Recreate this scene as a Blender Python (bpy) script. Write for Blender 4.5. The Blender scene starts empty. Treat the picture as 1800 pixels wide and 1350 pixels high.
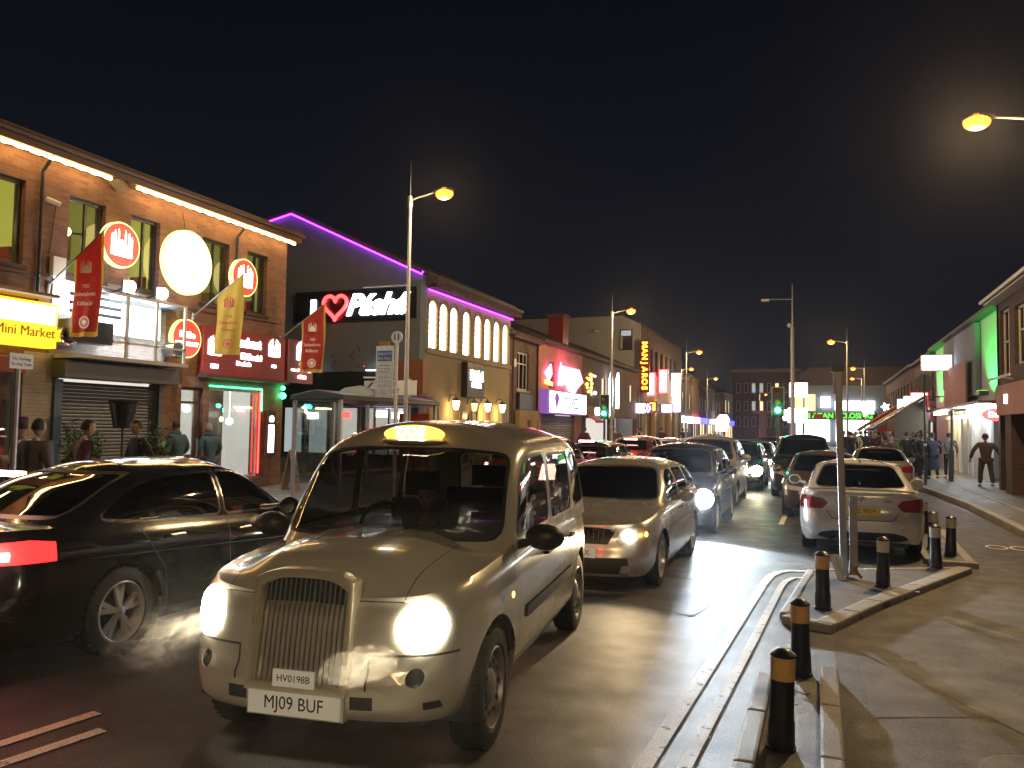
import bpy, bmesh, math, random
import numpy as np
from mathutils import Vector, Matrix
random.seed(7)
S = bpy.context.scene
COL = S.collection
R = math.radians
PI = math.pi

# ---------------------------------------------------------------- camera
cd = bpy.data.cameras.new('camera'); cam = bpy.data.objects.new('camera', cd); COL.objects.link(cam)
cd.sensor_width = 36; cd.lens = 28.0; cd.clip_end = 3000; cd.clip_start = 0.05
_yaw, _pitch, _roll = R(21.1), R(3.0), R(0.9)
fwd = Vector((-math.sin(_yaw)*math.cos(_pitch), math.cos(_yaw)*math.cos(_pitch), math.sin(_pitch)))
rt0 = Vector((math.cos(_yaw), math.sin(_yaw), 0)); up0 = rt0.cross(fwd)
rt = rt0*math.cos(_roll)+up0*math.sin(_roll); up = up0*math.cos(_roll)-rt0*math.sin(_roll)
cam.matrix_world = Matrix(((rt.x, up.x, -fwd.x, 0), (rt.y, up.y, -fwd.y, 0), (rt.z, up.z, -fwd.z, 1.9), (0, 0, 0, 1)))
S.camera = cam
# ---------------------------------------------------------------- night sky
W = bpy.data.worlds.new('World'); S.world = W; W.use_nodes = True
nt = W.node_tree; nt.nodes.clear()
o = nt.nodes.new('ShaderNodeOutputWorld'); bg = nt.nodes.new('ShaderNodeBackground')
tc = nt.nodes.new('ShaderNodeTexCoord'); sx = nt.nodes.new('ShaderNodeSeparateXYZ'); cr = nt.nodes.new('ShaderNodeValToRGB')
cr.color_ramp.elements[0].position = 0.0; cr.color_ramp.elements[0].color = (.0045, .0062, .0105, 1)
cr.color_ramp.elements[1].position = 0.6; cr.color_ramp.elements[1].color = (.0014, .0019, .0033, 1)
nt.links.new(tc.outputs['Generated'], sx.inputs[0]); nt.links.new(sx.outputs['Z'], cr.inputs[0])
nt.links.new(cr.outputs[0], bg.inputs[0]); bg.inputs[1].default_value = 1.0
nt.links.new(bg.outputs[0], o.inputs[0])
vs = S.view_settings; vs.view_transform = 'Standard'; vs.look = 'None'; vs.exposure = 0.45; vs.gamma = 1
S.cycles.max_bounces = 6; S.cycles.transparent_max_bounces = 12; S.cycles.sample_clamp_indirect = 3.0
S.cycles.sample_clamp_direct = 40
S.cycles.caustics_reflective = False; S.cycles.caustics_refractive = False

# ---------------------------------------------------------------- materials
M = {}
def _n(nt, t, **kw):
    n = nt.nodes.new(t)
    for k, v in kw.items(): setattr(n, k, v)
    return n
def mat(name, col, rough=.6, metal=0., emit=0., ecol=None, noise=0., nscale=8., bump=0., bscale=60., coat=0., light=True, rnoise=0., spec=None):
    """plain procedural surface: base colour broken up by noise, optional bump"""
    m = bpy.data.materials.new(name); m.use_nodes = True; M[name] = m
    nt = m.node_tree; p = nt.nodes['Principled BSDF']
    p.inputs['Base Color'].default_value = (*col, 1); p.inputs['Roughness'].default_value = rough
    p.inputs['Metallic'].default_value = metal
    if spec is not None: p.inputs['Specular IOR Level'].default_value = spec
    if coat: p.inputs['Coat Weight'].default_value = coat; p.inputs['Coat Roughness'].default_value = .04
    if emit:
        p.inputs['Emission Color'].default_value = (*(ecol or col), 1); p.inputs['Emission Strength'].default_value = emit
        if not light: m.cycles.emission_sampling = 'NONE'
    if noise or bump or rnoise:
        t = _n(nt, 'ShaderNodeTexCoord')
        nz = _n(nt, 'ShaderNodeTexNoise'); nz.inputs['Scale'].default_value = nscale; nz.inputs['Detail'].default_value = 5
        nt.links.new(t.outputs['Object'], nz.inputs['Vector'])
        if noise:
            mx = _n(nt, 'ShaderNodeMix', data_type='RGBA')
            mx.inputs[6].default_value = (*[c*(1-noise) for c in col], 1); mx.inputs[7].default_value = (*[min(1, c*(1+noise)) for c in col], 1)
            nt.links.new(nz.outputs[0], mx.inputs[0]); nt.links.new(mx.outputs[2], p.inputs['Base Color'])
        if rnoise:
            mr = _n(nt, 'ShaderNodeMapRange'); mr.inputs[3].default_value = max(.02, rough-rnoise); mr.inputs[4].default_value = min(1, rough+rnoise)
            nt.links.new(nz.outputs[0], mr.inputs[0]); nt.links.new(mr.outputs[0], p.inputs['Roughness'])
        if bump:
            n2 = _n(nt, 'ShaderNodeTexNoise'); n2.inputs['Scale'].default_value = bscale; n2.inputs['Detail'].default_value = 3
            nt.links.new(t.outputs['Object'], n2.inputs['Vector'])
            b = _n(nt, 'ShaderNodeBump'); b.inputs['Strength'].default_value = bump; b.inputs['Distance'].default_value = .01
            nt.links.new(n2.outputs[0], b.inputs['Height']); nt.links.new(b.outputs[0], p.inputs['Normal'])
    return m
def brick(name, c1, c2, mortar, rough=.85):
    m = bpy.data.materials.new(name); m.use_nodes = True; M[name] = m
    nt = m.node_tree; p = nt.nodes['Principled BSDF']; p.inputs['Roughness'].default_value = rough
    t = _n(nt, 'ShaderNodeTexCoord'); s = _n(nt, 'ShaderNodeSeparateXYZ'); a = _n(nt, 'ShaderNodeMath', operation='ADD'); c = _n(nt, 'ShaderNodeCombineXYZ')
    nt.links.new(t.outputs['Object'], s.inputs[0]); nt.links.new(s.outputs[0], a.inputs[0]); nt.links.new(s.outputs[1], a.inputs[1])
    nt.links.new(a.outputs[0], c.inputs[0]); nt.links.new(s.outputs[2], c.inputs[1])
    b = _n(nt, 'ShaderNodeTexBrick'); b.inputs['Scale'].default_value = 1; b.inputs['Brick Width'].default_value = .225; b.inputs['Row Height'].default_value = .075
    b.inputs['Mortar Size'].default_value = .006; b.inputs['Color1'].default_value = (*c1, 1); b.inputs['Color2'].default_value = (*c2, 1); b.inputs['Mortar'].default_value = (*mortar, 1)
    nt.links.new(c.outputs[0], b.inputs['Vector'])
    nz = _n(nt, 'ShaderNodeTexNoise'); nz.inputs['Scale'].default_value = 1.7; nz.inputs['Detail'].default_value = 6; nt.links.new(t.outputs['Object'], nz.inputs['Vector'])
    mx = _n(nt, 'ShaderNodeMix', data_type='RGBA', blend_type='MULTIPLY'); mx.inputs[0].default_value = .7
    rp = _n(nt, 'ShaderNodeValToRGB'); rp.color_ramp.elements[0].position = .3; rp.color_ramp.elements[0].color = (.55, .55, .55, 1); rp.color_ramp.elements[1].position = .7
    nt.links.new(nz.outputs[0], rp.inputs[0]); nt.links.new(b.outputs[0], mx.inputs[6]); nt.links.new(rp.outputs[0], mx.inputs[7]); nt.links.new(mx.outputs[2], p.inputs['Base Color'])
    bp = _n(nt, 'ShaderNodeBump'); bp.inputs['Strength'].default_value = .6; bp.inputs['Distance'].default_value = .01; bp.invert = True
    nt.links.new(b.outputs['Fac'], bp.inputs['Height']); nt.links.new(bp.outputs[0], p.inputs['Normal'])
    return m
def glass(name, tint, gloss=(1, 1, 1), fac=None, rough=.02):
    m = bpy.data.materials.new(name); m.use_nodes = True; M[name] = m
    nt = m.node_tree; nt.nodes.clear(); o = _n(nt, 'ShaderNodeOutputMaterial')
    tr = _n(nt, 'ShaderNodeBsdfTransparent'); tr.inputs[0].default_value = (*tint, 1)
    gl = _n(nt, 'ShaderNodeBsdfGlossy'); gl.inputs[0].default_value = (*gloss, 1); gl.inputs[1].default_value = rough
    mx = _n(nt, 'ShaderNodeMixShader'); fr = _n(nt, 'ShaderNodeLayerWeight'); fr.inputs[0].default_value = .5
    pw = _n(nt, 'ShaderNodeMath', operation='POWER'); pw.inputs[1].default_value = 4; nt.links.new(fr.outputs['Facing'], pw.inputs[0])
    ad = _n(nt, 'ShaderNodeMath', operation='MULTIPLY_ADD', use_clamp=True); ad.inputs[1].default_value = .9; ad.inputs[2].default_value = .04+(fac or 0); nt.links.new(pw.outputs[0], ad.inputs[0]); nt.links.new(ad.outputs[0], mx.inputs[0])
    nt.links.new(tr.outputs[0], mx.inputs[1]); nt.links.new(gl.outputs[0], mx.inputs[2]); nt.links.new(mx.outputs[0], o.inputs[0])
    return m
def paint(name, col, metal=.35, rough=.32, noise=0.06):
    return mat(name, col, rough, metal, noise=noise, nscale=3, coat=.7, rnoise=.06)
def emis(name, col, s, light=True, base=(.05, .05, .05)):
    return mat(name, base, .5, 0, emit=s, ecol=col, light=light)

# ---------------------------------------------------------------- scene graph helpers
def tagp(o, label=None, cat=None, group=None, kind=None):
    if label: o['label'] = label
    if cat: o['category'] = cat
    if group: o['group'] = group
    if kind: o['kind'] = kind
    return o
def thing(name, label, cat, loc=(0, 0, 0), rz=0, group=None):
    o = bpy.data.objects.new(name, None); COL.objects.link(o); o.empty_display_size = .2
    o.location = loc; o.rotation_euler = (0, 0, rz)
    return tagp(o, label, cat, group)
def toobj(name, me, parent=None):
    o = bpy.data.objects.new(name, me); COL.objects.link(o)
    if parent is not None: o.parent = parent
    return o
def worldoff(o):
    v = Vector((0, 0, 0))
    while o is not None: v += o.location; o = o.parent
    return v
def obj(name, bm, m, parent=None, world=False, smooth=False, ang=35, bevel=0):
    """link a bmesh as ONE object; world=True: vertices are in world metres"""
    if world and parent is not None:
        d = worldoff(parent); bmesh.ops.translate(bm, verts=bm.verts, vec=-d)
    if bevel:
        bmesh.ops.bevel(bm, geom=[e for e in bm.edges if len(e.link_faces) == 2 and e.calc_face_angle(0) > .6], offset=bevel, segments=2, affect='EDGES', profile=.6)
    me = bpy.data.meshes.new(name); bm.to_mesh(me); bm.free()
    for mm in (m if isinstance(m, (list, tuple)) else [m]): me.materials.append(M[mm] if isinstance(mm, str) else mm)
    if smooth:
        me.shade_smooth(); me.set_sharp_from_angle(angle=R(ang))
    return toobj(name, me, parent)
def box(bm, x0, x1, y0, y1, z0, z1, mi=0):
    if x0 > x1: x0, x1 = x1, x0
    if y0 > y1: y0, y1 = y1, y0
    if z0 > z1: z0, z1 = z1, z0
    v = [bm.verts.new(p) for p in ((x0, y0, z0), (x1, y0, z0), (x1, y1, z0), (x0, y1, z0), (x0, y0, z1), (x1, y0, z1), (x1, y1, z1), (x0, y1, z1))]
    for f in ((0, 3, 2, 1), (4, 5, 6, 7), (0, 1, 5, 4), (1, 2, 6, 5), (2, 3, 7, 6), (3, 0, 4, 7)):
        bm.faces.new([v[i] for i in f]).material_index = mi
    return bm
def B(*a, **k): return box(bmesh.new(), *a, **k)
def frame_of(d):
    d = Vector(d).normalized(); a = Vector((0, 0, 1)) if abs(d.z) < .9 else Vector((1, 0, 0))
    u = d.cross(a).normalized(); return u, d.cross(u).normalized()
def cyl(bm, p0, p1, r0, r1=None, n=12, mi=0, cap=True):
    r1 = r0 if r1 is None else r1; p0 = Vector(p0); p1 = Vector(p1); u, v = frame_of(p1-p0)
    a = [bm.verts.new(p0+(u*math.cos(2*PI*i/n)+v*math.sin(2*PI*i/n))*r0) for i in range(n)]
    b = [bm.verts.new(p1+(u*math.cos(2*PI*i/n)+v*math.sin(2*PI*i/n))*r1) for i in range(n)]
    for i in range(n):
        f = bm.faces.new((a[i], b[i], b[(i+1) % n], a[(i+1) % n])); f.material_index = mi
    if cap: bm.faces.new(a).material_index = mi; bm.faces.new(b[::-1]).material_index = mi
    return bm
def Cy(*a, **k): return cyl(bmesh.new(), *a, **k)
def tube(bm, pts, r, n=8, mi=0, closed=False):
    pts = [Vector(p) for p in pts]; rings = []; N = len(pts); u = None
    for i, p in enumerate(pts):
        a = pts[i-1] if (i > 0 or closed) else p; b = pts[(i+1) % N] if (i < N-1 or closed) else p
        d = (b-a).normalized()
        if u is None: u, v = frame_of(d)
        else: u = (u-d*u.dot(d)).normalized(); v = d.cross(u)
        rr = r[i] if isinstance(r, (list, tuple)) else r
        rings.append([bm.verts.new(p+(u*math.cos(2*PI*k/n)+v*math.sin(2*PI*k/n))*rr) for k in range(n)])
    for i in range(N if closed else N-1):
        a, b = rings[i], rings[(i+1) % N]
        for k in range(n): bm.faces.new((a[k], a[(k+1) % n], b[(k+1) % n], b[k])).material_index = mi
    if not closed: bm.faces.new(rings[0][::-1]).material_index = mi; bm.faces.new(rings[-1]).material_index = mi
    return bm
def lathe(bm, prof, c=(0, 0, 0), axis='z', n=32, mi=0, cap=(True, True)):
    """prof: (radius, height) pairs turned about an axis through c"""
    rings = []
    for r, h in prof:
        ring = []
        for k in range(n):
            a = 2*PI*k/n; p = (r*math.cos(a), r*math.sin(a), h)
            if axis == 'y': p = (p[0], p[2], p[1])
            if axis == 'x': p = (p[2], p[0], p[1])
            ring.append(bm.verts.new(Vector(p)+Vector(c)))
        rings.append(ring)
    for a, b in zip(rings, rings[1:]):
        for k in range(n): bm.faces.new((a[k], a[(k+1) % n], b[(k+1) % n], b[k])).material_index = mi
    for ring, rev in ([(rings[0], True)] if cap[0] else [])+([(rings[-1], False)] if cap[1] else []):
        if (Vector(ring[0].co)-Vector(ring[n//2].co)).length > 1e-4:
            bm.faces.new(ring[::-1] if rev else ring).material_index = mi
    bmesh.ops.recalc_face_normals(bm, faces=bm.faces)
    return bm
def sphere(bm, c, r, sc=(1, 1, 1), u=16, v=10, mi=0):
    g = bmesh.ops.create_uvsphere(bm, u_segments=u, v_segments=v, radius=r, matrix=Matrix.Translation(c) @ Matrix.Diagonal((*sc, 1)))
    for x in g['verts']:
        for f in x.link_faces: f.material_index = mi
    return bm
def prism(bm, pts, d, mi=0):
    """polygon pts (3-D) pushed along vector d"""
    d = Vector(d); a = [bm.verts.new(p) for p in pts]; b = [bm.verts.new(Vector(p)+d) for p in pts]; n = len(pts)
    bm.faces.new(a).material_index = mi; bm.faces.new(b[::-1]).material_index = mi
    for i in range(n): bm.faces.new((a[i], b[i], b[(i+1) % n], a[(i+1) % n])).material_index = mi
    bmesh.ops.recalc_face_normals(bm, faces=bm.faces)
    return bm
def children(o): return [c for c in o.children]
def copy_tree(o, loc=None, rz=None, label=None, parent=None):
    c = o.copy(); COL.objects.link(c)
    if parent is not None: c.parent = parent
    if loc is not None: c.location = loc
    if rz is not None: c.rotation_euler = (0, 0, rz)
    if label: c['label'] = label
    for ch in children(o): copy_tree(ch, parent=c)
    return c
def setmat(o, old, new):
    """give this copy its own paint through object-level slots"""
    if o.type == 'MESH':
        for s in o.material_slots:
            if s.material and s.material.name == old: s.link = 'OBJECT'; s.material = M[new]
    for c in o.children: setmat(c, old, new)
def text(name, s, size, m, parent, P, U, V, ext=.01, align='CENTER', world=True, sx=1.0, bold=0.0, space=1.0, shear=0):
    """raised lettering: P lower-left/centre, U reading direction, V up"""
    c = bpy.data.curves.new('t', 'FONT'); c.body = s; c.size = size; c.extrude = ext; c.align_x = align; c.align_y = 'CENTER'; c.offset = bold; c.space_character = space; c.shear = shear
    c.resolution_u = 3
    t = bpy.data.objects.new('t', c); COL.objects.link(t); dg = bpy.context.evaluated_depsgraph_get(); dg.update()
    me = bpy.data.meshes.new_from_object(t.evaluated_get(dg)); bpy.data.objects.remove(t); bpy.data.curves.remove(c)
    U = Vector(U).normalized(); V = Vector(V).normalized(); N = U.cross(V); P = Vector(P)
    if world and parent is not None: P = P-worldoff(parent)
    me.transform(Matrix(((U.x*sx, V.x, N.x, P.x), (U.y*sx, V.y, N.y, P.y), (U.z*sx, V.z, N.z, P.z), (0, 0, 0, 1))))
    me.materials.clear(); me.materials.append(M[m]); me.name = name
    return toobj(name, me, parent)
def lamp(kind, loc, power, col, radius=.1, parent=None, aim=None, size=R(90), blend=.5, name='light'):
    l = bpy.data.lights.new(name, kind); l.energy = power; l.color = col
    if kind in ('POINT', 'SPOT'): l.shadow_soft_size = radius
    if kind == 'SPOT': l.spot_size = size; l.spot_blend = blend
    o = bpy.data.objects.new(name, l); COL.objects.link(o); o.location = loc
    if parent is not None: o.parent = parent
    if aim is not None: o.rotation_euler = Vector(aim).to_track_quat('-Z', 'Y').to_euler()
    return o
def pchip(kn):
    x = np.array([k[0] for k in kn], float); y = np.array([k[1] for k in kn], float); h = np.diff(x); d = np.diff(y)/h
    m = np.zeros(len(x)); m[0] = d[0]; m[-1] = d[-1]
    for i in range(1, len(x)-1): m[i] = 0 if d[i-1]*d[i] <= 0 else 2*d[i-1]*d[i]/(d[i-1]+d[i])
    def f(t):
        t = min(max(t, x[0]), x[-1]); i = int(min(max(np.searchsorted(x, t)-1, 0), len(x)-2)); s = (t-x[i])/h[i]
        return float((2*s**3-3*s*s+1)*y[i]+(s**3-2*s*s+s)*h[i]*m[i]+(-2*s**3+3*s*s)*y[i+1]+(s**3-s*s)*h[i]*m[i+1])
    return f

# ---------------------------------------------------------------- palette
mat('black_plastic', (.02, .02, .022), .45); mat('rubber', (.015, .015, .016), .75, noise=.3, nscale=20)
mat('chrome', (.75, .75, .75), .14, 1.0); mat('alloy', (.62, .62, .63), .3, .55); mat('steel', (.28, .275, .29), .45, .6, noise=.2)
mat('dark_metal', (.05, .055, .06), .45, .6); mat('dark_trim', (.018, .018, .02), .5)
mat('interior', (.02, .02, .022), .85, noise=.3); mat('seat_fabric', (.035, .035, .04), .9)
glass('car_glass', (.34, .35, .34), (1, 1, 1), .02); glass('tinted_glass', (.05, .052, .055), (1, 1, 1), .03); glass('clear_glass', (.9, .93, .92), fac=.02)
glass('shop_glass', (.85, .88, .88), fac=.05)
emis('warm_headlight', (1, .88, .6), 40); emis('white_headlight', (.8, .92, 1), 90); emis('tail_red', (1, .012, .012), 3.5); emis('tail_core', (1, .42, .35), 22)
mat('tail_off', (.25, .01, .015), .12, coat=1); mat('lamp_off', (.55, .56, .58), .1, .3, coat=1); emis('indicator_amber', (1, .42, .08), 6)
mat('plate_white', (.72, .72, .68), .35, emit=.12, ecol=(.8, .75, .6), light=False); mat('plate_yellow', (.75, .55, .12), .35); mat('plate_black', (.01, .01, .01), .5)
paint('paint_taxi', (.60, .58, .52), .35, .22); paint('paint_black', (.012, .014, .018), .2, .12); paint('paint_silver', (.56, .55, .54), .5, .26)
paint('paint_white', (.66, .66, .66), .25, .26); paint('paint_dark', (.03, .03, .035), .4, .25); paint('paint_bronze', (.12, .085, .06), .5, .3)
paint('paint_red', (.2, .012, .012), .3, .3); paint('paint_blue', (.03, .05, .11), .4, .3); paint('paint_beige', (.35, .3, .24), .4, .35)
# ================================================================ street lighting (sodium)
emis('sodium_lamp', (1, .20, .022), 3.6); mat('lamp_post_paint', (.38, .38, .37), .45, .5, noise=.15)
def make_lamp(with_light=True):
    T = thing('street_lamp', '', 'street lamp')
    b = bmesh.new(); cyl(b, (0, 0, 0), (0, 0, 1.9), .085, .085, 16); cyl(b, (0, 0, 1.9), (0, 0, 2.0), .085, .06, 16); cyl(b, (0, 0, 2.0), (0, 0, 7.75), .06, .045, 16)
    cyl(b, (0, 0, 7.75), (0, 0, 8.75), .012, .004, 8)
    obj('post', b, 'lamp_post_paint', T, smooth=True)
    b = bmesh.new(); tube(b, [(0, 0, 7.70), (.25, 0, 7.78), (.72, 0, 7.86)], .022, 8); cyl(b, (0, 0, 7.55), (0, 0, 7.82), .062, .062, 14); obj('arm', b, 'lamp_post_paint', T, smooth=True)
    b = bmesh.new(); sphere(b, (.95, 0, 7.88), 1, (.30, .14, .07)); obj('lamp_head', b, 'dark_metal', T, smooth=True)
    b = bmesh.new(); sphere(b, (.98, 0, 7.80), 1, (.24, .17, .16)); obj('lamp_bowl', b, 'sodium_lamp', T, smooth=True)
    return T
LAMP = make_lamp()
def street_lamp(x, y, rz, label, power=1500, first=[1], z=0, arm=True):
    if first: o = LAMP; first.clear(); o.location = (x, y, z); o.rotation_euler = (0, 0, rz); o['label'] = label
    else: o = copy_tree([c for c in [LAMP]][0], (x, y, z), rz, label) if False else copy_plain(LAMP, (x, y, z), rz, label)
    o['group'] = 'sodium street lamps along both sides of the road'
    if power: lamp('POINT', (.98, 0, 7.66), power, (1, .66, .31), .12, o, name='lamp_light')
    return o
def copy_plain(src, loc, rz, label):
    c = src.copy(); COL.objects.link(c); c.location = loc; c.rotation_euler = (0, 0, rz); c['label'] = label
    for ch in src.children:
        if ch.type == 'MESH': d = ch.copy(); COL.objects.link(d); d.parent = c
    return c
# ================================================================ the street surface
mat('sign_scrap', (.5, .48, .44), .7); mat('leaf_scrap', (.12, .07, .03), .7)
def asphalt(name, c, patch, speck=.9, rough=.5, bump=.5, warm=(1, 1, 1)):
    m = bpy.data.materials.new(name); m.use_nodes = True; M[name] = m
    nt = m.node_tree; p = nt.nodes['Principled BSDF']; t = _n(nt, 'ShaderNodeTexCoord')
    n1 = _n(nt, 'ShaderNodeTexNoise'); n1.inputs['Scale'].default_value = .55; n1.inputs['Detail'].default_value = 8; n1.inputs['Roughness'].default_value = .65
    n2 = _n(nt, 'ShaderNodeTexNoise'); n2.inputs['Scale'].default_value = 130; n2.inputs['Detail'].default_value = 2
    n3 = _n(nt, 'ShaderNodeTexNoise'); n3.inputs['Scale'].default_value = 3.1; n3.inputs['Detail'].default_value = 6
    for n in (n1, n2, n3): nt.links.new(t.outputs['Object'], n.inputs['Vector'])
    r1 = _n(nt, 'ShaderNodeMapRange'); r1.inputs[1].default_value = .35; r1.inputs[2].default_value = .65; r1.inputs[3].default_value = 1-patch; r1.inputs[4].default_value = 1+patch
    r2 = _n(nt, 'ShaderNodeMapRange'); r2.inputs[1].default_value = .4; r2.inputs[2].default_value = .66; r2.inputs[3].default_value = 1-speck*.6; r2.inputs[4].default_value = 1+speck
    nt.links.new(n1.outputs[0], r1.inputs[0]); nt.links.new(n2.outputs[0], r2.inputs[0])
    a = _n(nt, 'ShaderNodeMath', operation='MULTIPLY'); nt.links.new(r1.outputs[0], a.inputs[0]); nt.links.new(r2.outputs[0], a.inputs[1])
    sc = _n(nt, 'ShaderNodeVectorMath', operation='SCALE'); sc.inputs[0].default_value = tuple(c*w for w in warm) if not isinstance(c, tuple) else c
    nt.links.new(a.outputs[0], sc.inputs['Scale']); nt.links.new(sc.outputs[0], p.inputs['Base Color'])
    r3 = _n(nt, 'ShaderNodeMapRange'); r3.inputs[1].default_value = .35; r3.inputs[2].default_value = .65; r3.inputs[3].default_value = rough-.06; r3.inputs[4].default_value = rough+.12
    nt.links.new(n3.outputs[0], r3.inputs[0]); nt.links.new(r3.outputs[0], p.inputs['Roughness'])
    b = _n(nt, 'ShaderNodeBump'); b.inputs['Strength'].default_value = bump; b.inputs['Distance'].default_value = .009
    nt.links.new(n2.outputs[0], b.inputs['Height']); nt.links.new(b.outputs[0], p.inputs['Normal'])
    return m
def slabs(name, w=.6, h=.9):
    m = M[name]; nt = m.node_tree; p = nt.nodes['Principled BSDF']; src = p.inputs['Base Color'].links[0].from_socket; t = _n(nt, 'ShaderNodeTexCoord')
    b = _n(nt, 'ShaderNodeTexBrick'); b.inputs['Scale'].default_value = 1; b.inputs['Brick Width'].default_value = w; b.inputs['Row Height'].default_value = h; b.inputs['Mortar Size'].default_value = .009
    b.inputs['Color1'].default_value = (1, 1, 1, 1); b.inputs['Color2'].default_value = (.78, .78, .78, 1); b.inputs['Mortar'].default_value = (.25, .25, .25, 1); nt.links.new(t.outputs['Object'], b.inputs['Vector'])
    mx = _n(nt, 'ShaderNodeMix', data_type='RGBA', blend_type='MULTIPLY'); mx.inputs[0].default_value = 1; nt.links.new(src, mx.inputs[6]); nt.links.new(b.outputs[0], mx.inputs[7]); nt.links.new(mx.outputs[2], p.inputs['Base Color'])
asphalt('asphalt', (.056, .058, .060), .22, 1.6, rough=.42, bump=1.0); asphalt('cycle_asphalt', (.075, .062, .052), .16, .6, rough=.6, bump=.5)
asphalt('paving', (.16, .15, .14), .2, .25, rough=.6, bump=.25); slabs('paving'); asphalt('kerbstone', (.32, .30, .28), .2, .35, rough=.62, bump=.35); asphalt('island_fill', (.09, .085, .085), .3, .5, rough=.5, bump=.5)
mk = asphalt('road_paint', (.68, .66, .6), .25, .45, rough=.55, bump=.6)
# worn paint: the line breaks up where the tyres have rubbed it
nt = mk.node_tree; p = nt.nodes['Principled BSDF']; t = _n(nt, 'ShaderNodeTexCoord'); nz = _n(nt, 'ShaderNodeTexNoise'); nz.inputs['Scale'].default_value = 9; nz.inputs['Detail'].default_value = 8; nz.inputs['Roughness'].default_value = .75
rp = _n(nt, 'ShaderNodeMapRange'); rp.inputs[1].default_value = .33; rp.inputs[2].default_value = .43
nt.links.new(t.outputs['Object'], nz.inputs['Vector']); nt.links.new(nz.outputs[0], rp.inputs[0]); nt.links.new(rp.outputs[0], p.inputs['Alpha'])
def struct(name, bm, m, kind='structure', **k):
    o = obj(name, bm, m, **k); o['kind'] = kind; return o
struct('ground', B(-900, 900, -200, 1600, -.6, -.15), 'paving')
def poly_slab(pts, z0, z1, bev=0, bm=None):
    bm = bm or bmesh.new(); prism(bm, [(x, y, z0) for x, y in pts], (0, 0, z1-z0)); return bm
struct('road', B(-9.25, 3.44, -40, 175, -.5, 0), 'asphalt')
struct('cycle_path', poly_slab([(-.1, 2.0), (3.44, 2.0), (3.44, 24), (3.2, 33), (2.2, 33), (2.05, 13.0), (.62, 9.6), (.12, 8.3), (.12, 6.5)], -.02, .004), 'cycle_asphalt')
# pavements, each with its own row of kerbstones
struct('pavement', B(-14.45, -9.4, -10, 175, -.3, .12), 'paving')
struct('pavement', poly_slab([(3.62, 6), (3.68, 19), (3.66, 23), (3.42, 27), (3.15, 31), (2.97, 38), (2.9, 60), (2.9, 175), (12, 175), (12, 6)], -.3, .12), 'paving')
def kerb_run(pts, w, z, ln=.9, side=1, gap=.008, z0=-.1, name='kerb', bevel=.02, m='kerbstone'):
    """separate kerbstones laid end to end along a line"""
    b = bmesh.new()
    for a, c in zip(pts, pts[1:]):
        a, c = Vector((*a, 0)), Vector((*c, 0)); d = c-a; L = d.length; d.normalize(); n = Vector((-d.y, d.x, 0))*side*w; k = max(1, round(L/ln)); s = L/k
        for i in range(k):
            p = a+d*(i*s+gap/2); q = a+d*((i+1)*s-gap/2); prism(b, [p+Vector((0, 0, z0)), q+Vector((0, 0, z0)), q+n+Vector((0, 0, z0)), p+n+Vector((0, 0, z0))], (0, 0, z-z0))
    return struct(name, b, m, bevel=bevel)
kerb_run([(-9.4, -10), (-9.4, 60)], .15, .125, side=-1); kerb_run([(-9.4, 60), (-9.4, 175)], .15, .125, ln=3, side=-1)
kerb_run([(3.62, 6), (3.68, 19), (3.66, 23), (3.42, 27), (3.15, 31), (2.97, 38), (2.9, 60)], .18, .13, side=1)
# second line of flat paving behind the right kerb
kerb_run([(4.3, 6), (4.35, 20), (4.3, 30)], .1, .128, side=-1, z0=.05, name='paving_edge', bevel=.0)
# kerbed strip in the lower right that carries the nearest posts
kerb_run([(-.47, 1.2), (-.45, 6.45)], .12, .06, side=-1, z0=-.05)
kerb_run([(.12, 1.2), (.13, 6.7)], .13, .09, side=1, z0=-.05)
struct('island_fill', B(-.35, -.0, 1.2, 6.5, -.04, .012), 'island_fill')
# triangular island with the sign post
isl = [(-.33, 8.5), (-.12, 11.35), (1.78, 12.45), (1.86, 12.3), (.62, 9.45), (.16, 8.28)]
struct('island', poly_slab(isl, -.05, .07), 'island_fill', bevel=.012)
kerb_run([(.13, 8.2), (.64, 9.5), (1.93, 12.4)], .20, .084, ln=.62, side=1, z0=-.05, bevel=.025)
kerb_run([(-.36, 8.36), (.1, 8.16)], .15, .08, ln=.5, side=1, z0=-.05); kerb_run([(-.38, 8.55), (-.15, 11.36)], .1, .078, ln=.9, side=-1, z0=-.05)
kerb_run([(-.15, 11.3), (1.85, 12.5)], .1, .078, ln=.9, side=-1, z0=-.05)
isl2 = [(1.55, 12.95), (2.0, 12.95), (2.12, 16.9), (1.62, 17.6), (1.5, 15)]
struct('island', poly_slab(isl2, -.05, .07), 'island_fill', bevel=.012)
kerb_run([(2.06, 12.85), (2.2, 17)], .14, .084, ln=.9, side=1, z0=-.05); kerb_run([(1.45, 12.82), (2.08, 12.82)], .14, .084, ln=.6, side=1, z0=-.05); kerb_run([(1.42, 13), (1.5, 17)], .1, .08, ln=.9, side=-1, z0=-.05)
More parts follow.
